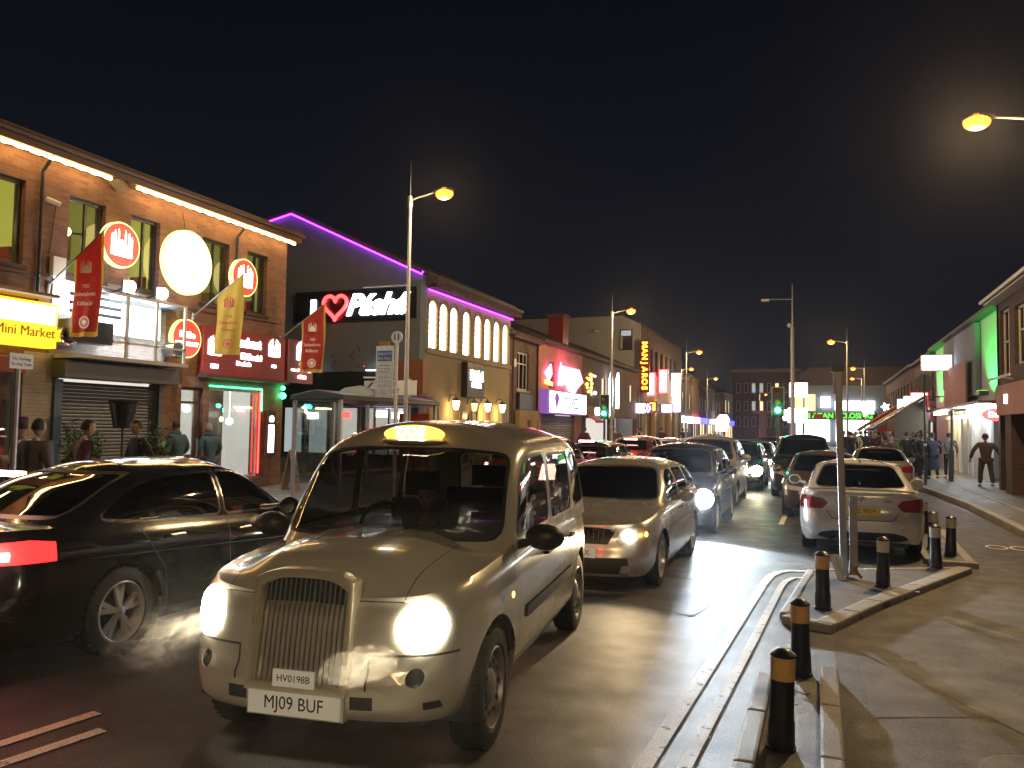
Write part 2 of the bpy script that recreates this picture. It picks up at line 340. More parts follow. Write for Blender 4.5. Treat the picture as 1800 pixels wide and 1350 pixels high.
# painted lines
def stripe(name, pts, w, z=.0085, m='road_paint'):
    b = bmesh.new(); P = [Vector((*p, z)) for p in pts]; L = []; Rr = []
    for i, p in enumerate(P):
        a = P[max(0, i-1)]; c = P[min(len(P)-1, i+1)]; d = (c-a).normalized(); n = Vector((-d.y, d.x, 0))*w/2
        L.append(b.verts.new(p+n)); Rr.append(b.verts.new(p-n))
    for i in range(len(P)-1): b.faces.new((L[i], Rr[i], Rr[i+1], L[i+1]))
    return struct(name, b, m)
stripe('edge_line', [(-.99, 1.5), (-.93, 4.5), (-.78, 7.6), (-.65, 10.3), (-.60, 11.0), (-.52, 11.3), (-.38, 11.5), (-.16, 11.55)], .105)
stripe('edge_line', [(-.76, 1.5), (-.71, 4.6), (-.56, 7.6), (-.44, 10.3), (-.40, 10.7), (-.32, 10.95), (-.17, 11.05)], .075)
stripe('lane_line', [(-4.9, 1.0), (-4.45, 3.36), (-4.36, 3.95)], .09); stripe('lane_line', [(-4.6, .9), (-4.19, 3.17), (-4.09, 3.75)], .09)
for k in range(14): stripe('centre_line', [(-4.25, 14+k*9), (-4.25, 18+k*9)], .1)
stripe('bay_line', [(-.72, 17), (-.66, 26)], .1); stripe('bay_line', [(-.66, 30), (-.6, 60)], .1)
b = bmesh.new()
for cx in (2.75, 3.1):
    for i in range(10):
        a0, a1 = 2*PI*i/10, 2*PI*(i+1)/10
        b.faces.new([b.verts.new((cx+r*math.cos(a), 15.4+r*1.6*math.sin(a), .0085)) for r, a in ((.13, a0), (.17, a0), (.17, a1), (.13, a1))])
struct('cycle_symbol', b, 'road_paint')
# thin wet film left near the line and a bright puddle further on
mat('puddle', (.02, .02, .022), .06, coat=1)
for c, rx, ry in ():
    b = bmesh.new(); k = 22; b.faces.new([b.verts.new((c[0]+rx*math.cos(2*PI*i/k)*(1+.2*math.sin(i*2.3)), c[1]+ry*math.sin(2*PI*i/k)*(1+.25*math.sin(i*1.7+1)), .0165)) for i in range(k)]); struct('puddle', b, 'puddle')
asphalt('asphalt_dark', (.055, .046, .04), .15, .5, rough=.5, bump=.6); asphalt('asphalt_pale', (.095, .08, .068), .15, .4, rough=.6, bump=.4)
def patch(name, pts, m, z=.0085):
    b = bmesh.new(); f = b.faces.new([b.verts.new((x, y, z)) for x, y in pts]); f.normal_update(); f.normal_flip() if f.normal.z < 0 else None; return struct(name, b, m)
patch('tone_patch', [(.3, 7.6), (.75, 7.9), (2.6, 4.6), (2.1, 4.3)], 'asphalt_dark'); patch('tone_patch', [(.32, 5.9), (.3, 7.2), (.85, 7.4), (1.2, 6.3)], 'asphalt_pale', .0062); patch('tone_patch', [(2.4, 9.5), (3.3, 9.9), (3.35, 12), (2.5, 11.7)], 'asphalt_dark'); patch('tone_patch', [(-3.1, 9.2), (-1.2, 8.3), (-1.1, 8.9), (-2.9, 9.9)], 'asphalt_dark', .0045)  # flat areas of darker and paler asphalt colour
for x, y, r, z in ((1.15, 5.25, .3, .010), (-1.6, 10.6, .3, .006), (2.7, 13.2, .25, .010)):
    b = bmesh.new(); lathe(b, [(.001, z), (r, z), (r+.02, z-.003)], (x, y, 0), 'z', 28, cap=(False, False)); struct('manhole_cover', b, 'asphalt_dark')
rr = random.Random(77)
for i in range(26):
    x, y = rr.choice([(rr.uniform(-.3, -.05), rr.uniform(3, 6.4)), (rr.uniform(.3, 3.2), rr.uniform(5, 14)), (rr.uniform(-.2, 1.5), rr.uniform(9.6, 11.2))]); a = rr.uniform(0, 3); s = rr.uniform(.012, .03); z = .075 if (y > 9.6 and x < 1.5) else .02
    b = bmesh.new(); prism(b, [(x+s*math.cos(a+t)*(1+.5*(t > 2)), y+s*math.sin(a+t), z) for t in (0, 1.4, 3, 4.4)], (.002, .001, .004)); o_ = obj('litter', b, rr.choice(['sign_scrap', 'leaf_scrap'])); tagp(o_, 'small flattened scrap of litter lying on the ground near the bollards', 'litter', 'scraps of litter near the bollards')
# ---------------------------------------------------------------- street lamps
street_lamp(-9.9, 18.1, 0, 'tall sodium street lamp on left pavement rising behind the bus stop timetable')
street_lamp(3.8, 17, PI, 'nearest sodium street lamp, its head high at the top right', 4200)
street_lamp(3.9, -9, PI, 'sodium street lamp standing behind the viewpoint', 3400)
LP = 2200
# ================================================================ cars
def inpoly(p, poly):
    x, y = p; c = False; n = len(poly); j = n-1
    for i in range(n):
        xi, yi = poly[i]; xj, yj = poly[j]
        if (yi > y) != (yj > y) and x < (xj-xi)*(y-yi)/(yj-yi)+xi: c = not c
        j = i
    return c
def roundpoly(pts, r, n=3):
    out = []
    for i, p in enumerate(pts):
        p = Vector(p); a = Vector(pts[i-1]); b = Vector(pts[(i+1) % len(pts)])
        da = (a-p); db = (b-p); ra = min(r, da.length*.45); rb = min(r, db.length*.45)
        p0 = p+da.normalized()*ra; p1 = p+db.normalized()*rb
        for k in range(n+1):
            t = k/n; out.append(tuple(p0*(1-t)**2+p*2*t*(1-t)+p1*t*t))
    return out
def inflate(poly, d):
    c = sum((Vector(p) for p in poly), Vector((0, 0)))/len(poly); area = sum(poly[i-1][0]*poly[i][1]-poly[i][0]*poly[i-1][1] for i in range(len(poly)))
    s = 1 if area > 0 else -1; out = []; n = len(poly)
    for i in range(n):
        e = (Vector(poly[(i+1) % n])-Vector(poly[i-1])); e = e.normalized() if e.length > 1e-9 else Vector((1, 0))
        out.append((poly[i][0]+e.y*s*d, poly[i][1]-e.x*s*d))
    return out
def circpoly(c, rx, rz, n=20): return [(c[0]+rx*math.cos(2*PI*i/n), c[1]+rz*math.sin(2*PI*i/n)) for i in range(n)]
def cut(bm, poly, plane, filt):
    """cut the outline poly, given in plane 'xz' or 'yz', into the surface; returns the faces inside it"""
    A = 0 if plane == 'xz' else 1
    n = len(poly)
    for i in range(n):
        a = poly[i]; b = poly[(i+1) % n]
        lo = (min(a[0], b[0])-.002, min(a[1], b[1])-.002); hi = (max(a[0], b[0])+.002, max(a[1], b[1])+.002)
        fs = []
        for f in bm.faces:
            xs = [v.co[A] for v in f.verts]; 
            if max(xs) < lo[0] or min(xs) > hi[0]: continue
            zs = [v.co[2] for v in f.verts]
            if max(zs) < lo[1] or min(zs) > hi[1]: continue
            if filt(f): fs.append(f)
        if not fs: continue
        d = Vector((b[0]-a[0], b[1]-a[1])); nn = Vector((d.y, -d.x)).normalized()
        no = Vector((nn.x, 0, nn.y)) if A == 0 else Vector((0, nn.x, nn.y)); co = Vector((a[0], 0, a[1])) if A == 0 else Vector((0, a[0], a[1]))
        g = list({e for f in fs for e in f.edges})+fs+list({v for f in fs for v in f.verts})
        bmesh.ops.bisect_plane(bm, geom=g, plane_co=co, plane_no=no, dist=1e-5)
    out = []
    for f in bm.faces:
        c = f.calc_center_median()
        if inpoly((c[A], c[2]), poly) and filt(f): out.append(f)
    return out
def takeout(bm, faces, off=0.0, thick=0.0):
    """move faces into a bmesh of their own, pushed along their normals"""
    nb = bmesh.new(); mp = {}
    for f in faces:
        vs = []
        for v in f.verts:
            if v not in mp: mp[v] = nb.verts.new(v.co+v.normal*off)
            vs.append(mp[v])
        try: nb.faces.new(vs)
        except ValueError: pass
    bmesh.ops.delete(bm, geom=faces, context='FACES')
    return nb
def loop_surface(bm, rings, closed_last=True):
    """rings: list of half outlines (u,y>=0,z) from nose to tail; mirrored and skinned"""
    VR = []
    for r in rings:
        full = list(r)+[(p[0], -p[1], p[2]) for p in r[-2:0:-1]]
        VR.append([bm.verts.new(p) for p in full])
    n = len(VR[0])
    for a, b in zip(VR, VR[1:]):
        for k in range(n): bm.faces.new((a[k], a[(k+1) % n], b[(k+1) % n], b[k]))
    return VR
def resample(pts, n, bias=None):
    P = np.array(pts, float); d = np.r_[0, np.cumsum(np.hypot(*np.diff(P, axis=0).T))]
    fx = pchip(list(zip(d, P[:, 0]))); 
    # catmull-like smooth through both coordinates
    fy = pchip(list(zip(d, P[:, 1])))
    return [(fx(t), fy(t)) for t in np.linspace(0, d[-1], n)]
QK = [0, .03, .08, .15, .24, .34, .44, .54, .64, .73, .81, .87, .92, .96, 1.0]
RK = [.985, .96, .92, .86, .78, .68, .56, .42, .26, .1, 0]
def body_shell(bm, sp, N):
    plan = resample(sp['plan'], N); L = sp['L']
    zs, zh, cw = pchip(sp['sill']), pchip(sp['shoulder']), pchip(sp['crown']); hump = pchip(sp.get('hump', [(0, 1), (.4, .86), (.75, .42), (1, 0)]))
    si, fi, ri = pchip(sp['side_in']), pchip(sp['front_in']), pchip(sp['rear_in'])
    nr = []
    for i in range(N):
        a = plan[max(0, i-1)]; b = plan[min(N-1, i+1)]; t = Vector((b[0]-a[0], b[1]-a[1]))
        if i == 0: t = Vector((0, 1))
        if i == N-1: t = Vector((0, -1))
        t.normalize(); nr.append(Vector((-t.y, t.x)))
    rings = []
    for q in QK:
        r = []
        for (u, y), n in zip(plan, nr):
            w = n.x**2; ins = (1-w)*si(q)+w*(fi(q) if n.x < 0 else ri(q))
            r.append((u-n.x*ins, max(0, y-n.y*ins) if 0 < y else 0, zs(u)+q*(zh(u)-zs(u))))
        r[0] = (r[0][0], 0, r[0][2]); r[-1] = (r[-1][0], 0, r[-1][2]); rings.append(r)
    top = rings[-1]; a = sp.get('cap', .5)
    for k in RK:
        r = []
        for (u, y, z) in top:
            us = min(max(u, a), L-a); uu = us+(u-us)*k; 
            r.append((uu, y*k, zh(uu)+cw(uu)*hump(k)-(zh(uu)-zh(u))*(k**6)))
        r[0] = (r[0][0], 0, r[0][2]); r[-1] = (r[-1][0], 0, r[-1][2]); rings.append(r)
    loop_surface(bm, rings)
def cabin_shell(bm, sp, N):
    c = sp['cabin']; zb, zr = pchip(c['base']), pchip(c['roof']); wt = pchip(c['w']); xf, xr = pchip(c['front']), pchip(c['rear']); bf, br = c.get('bf', .16), c.get('br', .1)
    rings = []
    T = [0, .1, .2, .32, .45, .58, .7, .8, .87, .92, .96, 1.0]
    def outline(t):
        f, r, w = xf(t), xr(t), wt(t); k = c.get('corner', 1.0)
        pts = [(f, 0), (f+.18*bf, .35*w), (f+.55*bf, .65*w), (f+bf, .87*w), (f+bf+.07*k, .95*w), (f+bf+.2*k, .985*w), (f+bf+.5, w), ((f+r)/2, w*1.005),
               (r-br-.5, w), (r-br-.2*k, .98*w), (r-br-.07*k, .94*w), (r-br, .86*w), (r-.5*br, .64*w), (r-.15*br, .35*w), (r, 0)]
        return resample(pts, N)
    for t in T:
        rings.append([(u, y if 0 < i < N-1 else 0, zb(u)+(zr(u)-zb(u))*t) for i, (u, y) in enumerate(outline(t))])
    top = rings[-1]; e = c.get('crown', .05); a0, a1 = xf(1)+.35, xr(1)-.35
    for k in RK:
        r = []
        for (u, y, z) in top:
            us = min(max(u, a0), a1); uu = us+(u-us)*k; r.append((uu, y*k, zr(uu)+e*(1-k**2.2)))
        r[0] = (r[0][0], 0, r[0][2]); r[-1] = (r[-1][0], 0, r[-1][2]); rings.append(r)
    loop_surface(bm, rings)
def flip(bm, L):
    """model u (metres behind the nose) -> local x forward, centred"""
    for v in bm.verts: v.co.x = L/2-v.co.x
    bmesh.ops.remove_doubles(bm, verts=bm.verts, dist=1e-5)
    bmesh.ops.recalc_face_normals(bm, faces=bm.faces)
    if sum((f.normal.dot(f.calc_center_median()-Vector((0, 0, .8))) for f in bm.faces)) < 0: bmesh.ops.reverse_faces(bm, faces=bm.faces)
    bm.normal_update()
def make_wheel(name, parent, x, y, r, w, m_rim='alloy', spokes=5, twin=False, style='alloy'):
    s = 1 if y > 0 else -1; b = bmesh.new()
    prof = [(r*.66, -w*.42), (r*.72, -w*.5), (r*.9, -w*.5), (r*.975, -w*.44), (r, -w*.3), (r, w*.3), (r*.975, w*.44), (r*.9, w*.5), (r*.72, w*.5), (r*.66, w*.42)]
    lathe(b, prof, (0, 0, 0), 'y', 40, cap=(False, False))
    for k in range(40):  # shoulder tread blocks
        a = 2*PI*k/40; c = Vector((math.cos(a)*r*.998, s*w*.36, math.sin(a)*r*.998))
        cyl(b, c-Vector((0, w*.07, 0)), c+Vector((0, w*.07, 0)), .008, n=4)
    wh = obj(name, b, 'rubber', parent, smooth=True); wh.location = (x, y-s*w*.5, r)
    b = bmesh.new(); ro = w*.46*s
    lathe(b, [(r*.685, -w*.3*s), (r*.685, ro), (r*.66, ro+.006*s), (r*.635, ro), (r*.615, ro-.03*s), (r*.6, ro-.09*s), (r*.6, -w*.3*s)], (0, 0, 0), 'y', 40, cap=(False, False))
    lathe(b, [(r*.13, ro-.04*s), (r*.13, ro-.01*s), (.001, ro-.002*s)], (0, 0, 0), 'y', 16)
    if style == 'steel':
        lathe(b, [(r*.62, ro-.05*s), (r*.5, ro-.02*s), (r*.32, ro-.03*s), (r*.22, ro-.005*s), (.001, ro-.002*s)], (0, 0, 0), 'y', 32)
        for k in range(10):
            a = 2*PI*k/10; c = Vector((math.cos(a)*r*.42, ro-.02*s, math.sin(a)*r*.42)); cyl(b, c, c+Vector((0, .012*s, 0)), r*.045, n=8, mi=1)
    else:
        for k in range(spokes):
            for da in ((-.17, .17) if twin else (0,)):
                a = 2*PI*k/spokes+PI/2; d0 = Vector((math.cos(a), 0, math.sin(a))); d1 = Vector((math.cos(a+da), 0, math.sin(a+da))); t = Vector((0, 1, 0)).cross(d1).normalized()
                p0 = d0*r*.11+Vector((0, ro-.02*s, 0)); p1 = d1*r*.625+Vector((0, ro-.035*s, 0)); wd = r*(.05 if twin else .085)
                q = [p0-t*wd*.9, p0+t*wd*.9, p1+t*wd*1.25, p1-t*wd*1.25]
                prism(b, q, (0, -.03*s, 0))
    rm = obj('rim', b, [m_rim, 'dark_trim'], wh, smooth=True)
    b = bmesh.new(); lathe(b, [(r*.58, -w*.1*s), (.001, -w*.1*s)], (0, 0, 0), 'y', 24); lathe(b, [(r*.42, w*.1*s), (.001, w*.12*s)], (0, 0, 0), 'y', 24)
    obj('brake_disc', b, 'dark_metal', wh)
    return wh
def seat(b, x, y, w=.5, z=.35):
    box(b, x-.25, x+.27, y-w/2, y+w/2, z, z+.16)
    prism(b, [(x-.2, y-w/2, z+.12), (x-.34, y-w/2, z+.12), (x-.46, y-w/2, z+.68), (x-.36, y-w/2, z+.70)], (0, w, 0))
    box(b, x-.5, x-.4, y-w*.28, y+w*.28, z+.72, z+.92)
def build_car(sp, name, label, cat='car', N=64):
    L, H = sp['L'], sp['L']/2; T = thing(name, label, cat)
    lo = bmesh.new(); body_shell(lo, sp, N); flip(lo, L)
    up = bmesh.new(); cabin_shell(up, sp, N); flip(up, L)
    def P(poly, fl=True): return [(H-a, b) for a, b in poly]
    side = lambda f: abs(f.normal.y) > .32
    pm = sp['paint']; parts = []
    # wheel arches
    for (u, r) in ((sp['axles'][0], sp['arch']), (sp['axles'][1], sp.get('arch_r', sp['arch']))):
        poly = P(circpoly((u, sp['wheel_r']), r, r, 28)); 
        fl = lambda f: abs(f.calc_center_median().y) > .45
        fs = cut(lo, poly, 'xz', fl)
        lip = bmesh.ops.delete(lo, geom=fs, context='FACES')
    # front / rear details cut into the lower body: (kind, plane, poly, side)
    for name_, plane, poly, where, m, off in sp.get('details', []):
        if plane == 'xz':
            pl = P(poly); fl = (lambda f: abs(f.calc_center_median().y) > .3)
        else:
            pl = poly; fl = (lambda f: f.normal.x > .12 and f.calc_center_median().x > H-1.3) if where == 'front' else (lambda f: f.normal.x < -.12 and f.calc_center_median().x < -H+1.3)
        fs = cut(lo, pl, plane, fl)
        if name_ is None:
            mi = {'dark': 1, 'seam': 2}[m]
            for f in fs: f.material_index = mi
            continue
        for sg in ((1, -1) if where == 'both' else (0,)):
            ff = [f for f in fs if f.is_valid and (sg == 0 or f.calc_center_median().y*sg > 0)]
            if ff: parts.append((name_, takeout(lo, ff, off), m))
    mirr = sp.get('mirror_details', [])
    for name_, where, poly, m, off in mirr:      # yz outlines mirrored left/right
        for sg in (1, -1):
            pl = [(sg*a, b) for a, b in poly]
            fl = (lambda f: f.calc_center_median().x > H-sp.get('fx', 1.2) and f.normal.x > -.2) if where == 'front' else (lambda f: f.calc_center_median().x < -H+sp.get('rx', .55) and f.normal.x < .2)
            fs = cut(lo, pl, 'yz', fl)
            if name_ is None:
                for f in fs: f.material_index = {'dark': 1, 'seam': 2}[m]
            elif fs: parts.append((name_, takeout(lo, fs, off), m))
    # seams
    for poly in sp.get('seams', []):
        for a, b in zip(poly, poly[1:]):
            a, b = Vector(a), Vector(b); d = (b-a).normalized(); n = Vector((-d.y, d.x))*.0045
            q = P([tuple(a-n), tuple(b-n), tuple(b+n), tuple(a+n)])
            for bb in (lo, up):
                for f in cut(bb, q, 'xz', side): f.material_index = 2
    glassm = sp.get('glass', 'tinted_glass')
    wins = []
    for poly in sp['side_windows']:
        poly = roundpoly(poly, sp.get('win_r', .06)); outer = P(inflate(poly, .022)); inner = P(poly)
        for f in cut(up, outer, 'xz', side): f.material_index = 3 if sp.get('chrome_trim') else 1
        fs = cut(up, inner, 'xz', side)
        for sg in (1, -1):
            ff = [f for f in fs if f.is_valid and f.calc_center_median().y*sg > 0]
            if ff: wins.append(('side_window', takeout(up, ff, -.006), glassm))
    for nm, poly, sg in (('windscreen', sp['windscreen'], 1), ('rear_window', sp['rear_window'], -1)):
        fl = (lambda f: f.normal.x*sg > .12 and f.calc_center_median().x*sg > 0)
        poly = roundpoly(poly, .07); outer = inflate(poly, .022)
        for f in cut(up, outer, 'yz', fl): f.material_index = 1
        fs = cut(up, poly, 'yz', fl)
        if fs: wins.append((nm, takeout(up, fs, -.004), sp.get('ws_glass', glassm)))
    # merge shells -> body
    tmp = bpy.data.meshes.new('t'); up.to_mesh(tmp); up.free(); lo.from_mesh(tmp); bpy.data.meshes.remove(tmp)
    body = obj('body', lo, [pm, 'dark_trim', 'dark_trim', 'chrome'], T, smooth=True, ang=38)
    for nm, b, m in wins: obj(nm, b, m, T, smooth=True)
    for nm, b, m in parts: obj(nm, b, m, T, smooth=True)
    # underside, wheel wells, cabin floor
    b = bmesh.new(); wd = sp['W']/2-.16; box(b, -H+.2, H-.25, -wd+.12, wd-.12, sp['sill'][1][1]-.02, sp['sill'][1][1]+.1)
    for u in sp['axles']:
        for s in (1, -1):
            lathe(b, [(sp['arch']+.012, s*(wd-.25)), (sp['arch']+.012, s*(wd+.1))], (H-u, 0, sp['wheel_r']), 'y', 28, cap=(True, False))
    zc_ = sp['sill'][1][1]+.03; bmesh.ops.bisect_plane(b, geom=b.verts[:]+b.edges[:]+b.faces[:], plane_co=(0, 0, sp['sill'][1][1]-.03), plane_no=(0, 0, -1), clear_outer=True)
    obj('underbody', b, 'dark_trim', T)
    b = bmesh.new(); zc = sp['floor_z']
    c0, c1 = sp['cabin']['front'][0][1]+.25, sp['cabin']['rear'][0][1]-.15; ww = sp['cabin']['w'][0][1]-.06
    box(b, H-c1, H-c0, -ww, ww, zc-.05, zc)
    box(b, H-c0-.25, H-c0-.02, -ww, ww, zc, sp['dash_z'])           # dashboard
    for (u, y) in sp['seats']: seat(b, H-u, y, .5, sp['seat_z'])
    if sp.get('bench'): seat(b, H-sp['bench'], 0, 1.15, sp['seat_z'])
    ob = obj('interior', b, 'seat_fabric', T)
    b = bmesh.new(); sy = -.36*sp.get('drive', 1); cx = H-sp['seats'][0][0]+.42; cz = sp['dash_z']+.0
    tube(b, [(cx-.06*math.sin(a), sy+.18*math.cos(a), cz+.17*math.sin(a)) for a in [2*PI*i/18 for i in range(18)]], .014, 6, closed=True)
    tube(b, [(cx, sy-.17, cz), (cx, sy+.17, cz)], .012, 6); obj('steering_wheel', b, 'black_plastic', T)
    # wheels
    for ax in (0, 1):
        for s in (1, -1):
            make_wheel('wheel', T, H-sp['axles'][ax], s*(sp['W']/2-sp.get('track_in', .035)), sp['wheel_r'], sp['wheel_w'], spokes=sp.get('spokes', 5), twin=sp.get('twin', False), style=sp.get('rim', 'alloy'), m_rim=sp.get('m_rim', 'alloy'))
    # door mirrors
    mx, mz = sp['mirror']; mw = sp.get('mirror_w', .22); my = sp['W']/2-.04
    for s in (1, -1):
        b = bmesh.new(); g = bmesh.ops.create_uvsphere(b, u_segments=16, v_segments=10, radius=1)
        for v in g['verts']:
            x, y, z = v.co; x = x if x > 0 else x*.35
            v.co = Vector((H-mx+x*.11, s*(my+.16)+y*mw*.5, mz+z*.085))
        cyl(b, (H-mx, s*(my-.03), mz-.06), (H-mx, s*(my+.1), mz-.02), .03, .025, 8)
        mo = obj('door_mirror', b, sp.get('mirror_m', pm), T, smooth=True)
        b = bmesh.new(); prism(b, [(H-mx-.041, s*(my+.16)+mw*.4*math.cos(a), mz+.068*math.sin(a)) for a in [2*PI*i/16 for i in range(16)]], (.004, 0, 0)); obj('mirror_glass', b, 'chrome', mo)
    for u, z in sp['handles']:
        for s in (1, -1):
            yy = sp['handle_y']; b = bmesh.new(); tube(b, [(H-u-.09, s*(yy-.02), z), (H-u-.08, s*(yy+.018), z), (H-u+.08, s*(yy+.018), z), (H-u+.09, s*(yy-.02), z)], .012, 6); obj('door_handle', b, sp.get('handle_m', 'chrome'), T, smooth=True)
    return T
def plate(T, sp, txt, where, z, m='plate_white', w=.52, h=.112, x=None, y=0.0):
    H = sp['L']/2; s = 1 if where == 'front' else -1; x = (H+.012 if x is None else x)*s
    b = B(x-.006, x+.006, y-w/2, y+w/2, z-h/2, z+h/2); pl = obj('number_plate', b, m, T)
    if txt:
        text('lettering', txt, .093, 'plate_black', pl, (x+.007*s, y, z-.001), (0, s, 0), (0, 0, 1), ext=.001, world=False, bold=0, sx=.92)
    return pl
# ---------------------------------------------------------------- car shapes (u = metres behind the nose)
TAXI = dict(L=4.58, W=1.80, paint='paint_taxi', wheel_r=.335, wheel_w=.2, arch=.41, axles=(.80, 3.68), floor_z=.42, dash_z=1.08, seat_z=.52, seats=[(2.3, -.36)], bench=3.65, drive=1,
  plan=[(0, 0), (.008, .28), (.05, .52), (.15, .70), (.34, .815), (.7, .87), (1.4, .895), (2.3, .90), (3.4, .895), (4.1, .85), (4.4, .74), (4.54, .45), (4.58, 0)],
  sill=[(0, .34), (.6, .30), (4.1, .30), (4.58, .38)], shoulder=[(0, .90), (.12, .93), (.4, .985), (.8, 1.02), (1.25, 1.05), (2.5, 1.09), (4.2, 1.06), (4.58, 1.0)],
  crown=[(0, .07), (.12, .16), (.4, .17), (.9, .15), (1.25, .12), (1.8, .04), (4.58, .02)], hump=[(0, 1), (.34, .95), (.5, .74), (.66, .36), (.82, .1), (1, 0)], cap=.3,
  side_in=[(0, .07), (.08, .03), (.3, 0), (.6, 0), (.8, .012), (.92, .035), (1, .075)], front_in=[(0, .05), (.06, .01), (.2, 0), (.36, .0), (.41, .035), (.6, .045), (.85, .06), (1, .12)],
  rear_in=[(0, .08), (.1, .01), (.3, 0), (.42, .0), (.46, .05), (.85, .08), (1, .12)],
  cabin=dict(base=[(0, 1.0), (1.2, 1.04), (2.4, 1.05), (4.58, 1.0)], roof=[(0, 1.70), (1.6, 1.70), (2.0, 1.74), (3.2, 1.75), (4.4, 1.66)], w=[(0, .85), (.35, .83), (.7, .80), (.87, .775), (.94, .745), (1, .69)],
             front=[(0, .95), (.5, 1.21), (.87, 1.44), (1, 1.58)], rear=[(0, 4.48), (.5, 4.36), (.85, 4.2), (1, 4.02)], bf=.17, br=.12, crown=.125),
  windscreen=[(-.76, 1.13), (.76, 1.13), (.70, 1.625), (.37, 1.655), (-.37, 1.655), (-.70, 1.625)], rear_window=[(-.55, 1.12), (.55, 1.12), (.5, 1.55), (-.5, 1.55)],
  side_windows=[[(1.38, 1.13), (2.36, 1.13), (2.36, 1.62), (1.80, 1.60), (1.60, 1.45)], [(2.48, 1.13), (3.34, 1.13), (3.34, 1.60), (2.48, 1.61)], [(3.46, 1.13), (4.1, 1.15), (3.98, 1.5), (3.8, 1.57), (3.46, 1.6)]], win_r=.07,
  seams=[[(1.30, 1.08), (1.29, .9), (1.27, .7), (1.28, .42)], [(2.42, 1.66), (2.42, .38)], [(3.40, 1.62), (3.42, 1.05), (3.3, .8), (3.22, .6), (3.2, .4)], [(1.30, .38), (3.2, .38)]],
  details=[('side_moulding', 'xz', [(1.42, .60), (3.12, .60), (3.12, .675), (1.42, .675)], 'both', 'dark_trim', .012)],
  mirror_details=[('headlight', 'front', circpoly((.635, .80), .118, .125, 22), 'warm_headlight', .01), (None, 'front', [(.375, .66), (.80, .66), (.80, .672), (.375, .672)], 'seam', 0),
                  (None, 'front', [(.375, .5), (.387, .5), (.387, .67), (.375, .67)], 'seam', 0), ('fog_light', 'front', circpoly((.62, .56), .045, .045, 16), 'tinted_glass', -.004), (None, 'front', [(.53, .93), (.536, .93), (.536, 1.25), (.53, 1.25)], 'seam', 0), (None, 'front', [(.29, .915), (.53, .915), (.53, .922), (.29, .922)], 'seam', 0),
                  (None, 'front', [(.30, .405), (.42, .405), (.42, .47), (.30, .47)], 'dark', 0), (None, 'front', [(.66, .40), (.74, .40), (.73, .44), (.66, .44)], 'dark', 0),
                  ('tail_light', 'rear', [(.62, .75), (.74, .75), (.74, .98), (.62, .98)], 'tail_red', .004)],
  mirror=(1.42, 1.12), mirror_w=.27, mirror_m='black_plastic', handles=[(2.1, .93), (3.05, .93)], handle_y=.90, handle_m='black_plastic', ws_glass='car_glass', glass='car_glass', rim='steel', m_rim='steel')
SALOON = dict(L=4.9, W=1.86, paint='paint_black', wheel_r=.335, wheel_w=.24, arch=.385, axles=(.86, 3.76), floor_z=.35, dash_z=.93, seat_z=.36, seats=[(2.1, -.37), (2.1, .37)], bench=3.05, drive=1,
  plan=[(0, 0), (.02, .3), (.08, .55), (.2, .74), (.42, .86), (.9, .92), (2, .93), (3.4, .925), (4.2, .90), (4.6, .82), (4.8, .66), (4.88, .35), (4.9, 0)],
  sill=[(0, .22), (.6, .2), (4.3, .22), (4.9, .30)], shoulder=[(0, .64), (.2, .72), (.8, .82), (1.5, .90), (3.0, .96), (4.0, 1.0), (4.7, 1.02), (4.9, .99)],
  crown=[(0, .02), (.5, .06), (1.2, .06), (1.8, .03), (4.2, .02), (4.9, .015)], cap=.5,
  side_in=[(0, .06), (.1, .02), (.3, 0), (.55, .0), (.68, .012), (.74, .004), (.88, .03), (1, .075)], front_in=[(0, .08), (.1, .02), (.3, 0), (.6, .03), (.85, .08), (1, .15)],
  rear_in=[(0, .12), (.1, .04), (.25, 0), (.45, .0), (.5, .04), (.8, .06), (.95, .03), (1, .06)],
  cabin=dict(base=[(0, .85), (1.3, .90), (3.0, .95), (4.5, 1.0)], roof=[(0, 1.32), (2.0, 1.36), (2.8, 1.37), (3.6, 1.33), (4.4, 1.2)], w=[(0, .82), (.35, .79), (.7, .72), (.87, .68), (.94, .64), (1, .57)],
             front=[(0, 1.22), (.5, 1.62), (.87, 1.93), (1, 2.08)], rear=[(0, 4.5), (.5, 4.12), (.85, 3.78), (1, 3.55)], bf=.2, br=.14, crown=.075),
  windscreen=[(-.70, .97), (.70, .97), (.56, 1.33), (-.56, 1.33)], rear_window=[(-.64, 1.07), (.64, 1.07), (.53, 1.335), (-.53, 1.335)],
  side_windows=[[(1.72, .955), (2.52, .97), (2.52, 1.325), (2.28, 1.315), (2.05, 1.22)], [(2.60, .972), (3.42, .985), (3.93, 1.04), (3.78, 1.14), (3.5, 1.25), (3.2, 1.305), (2.60, 1.325)]], win_r=.05, chrome_trim=True,
  seams=[[(1.55, .92), (1.5, .7), (1.48, .32)], [(2.56, 1.34), (2.56, .3)], [(3.62, .98), (3.5, .8), (3.36, .62), (3.32, .32)], [(1.48, .30), (3.32, .30)], [(1.5, .66), (4.1, .78)]],
  mirror_details=[('headlight', 'front', [(.45, .62), (.80, .64), (.86, .72), (.5, .68)], 'lamp_off', .003), ('tail_light', 'rear', [(.34, .80), (.88, .80), (.90, .90), (.80, .95), (.34, .93)], 'tail_red', .006)],
  details=[('grille', 'yz', [(-.4, .42), (.4, .42), (.42, .66), (-.42, .66)], 'front', 'dark_trim', .0)],
  mirror=(1.85, .98), handles=[(2.38, .83), (3.25, .86)], handle_y=.925, spokes=5, twin=True)
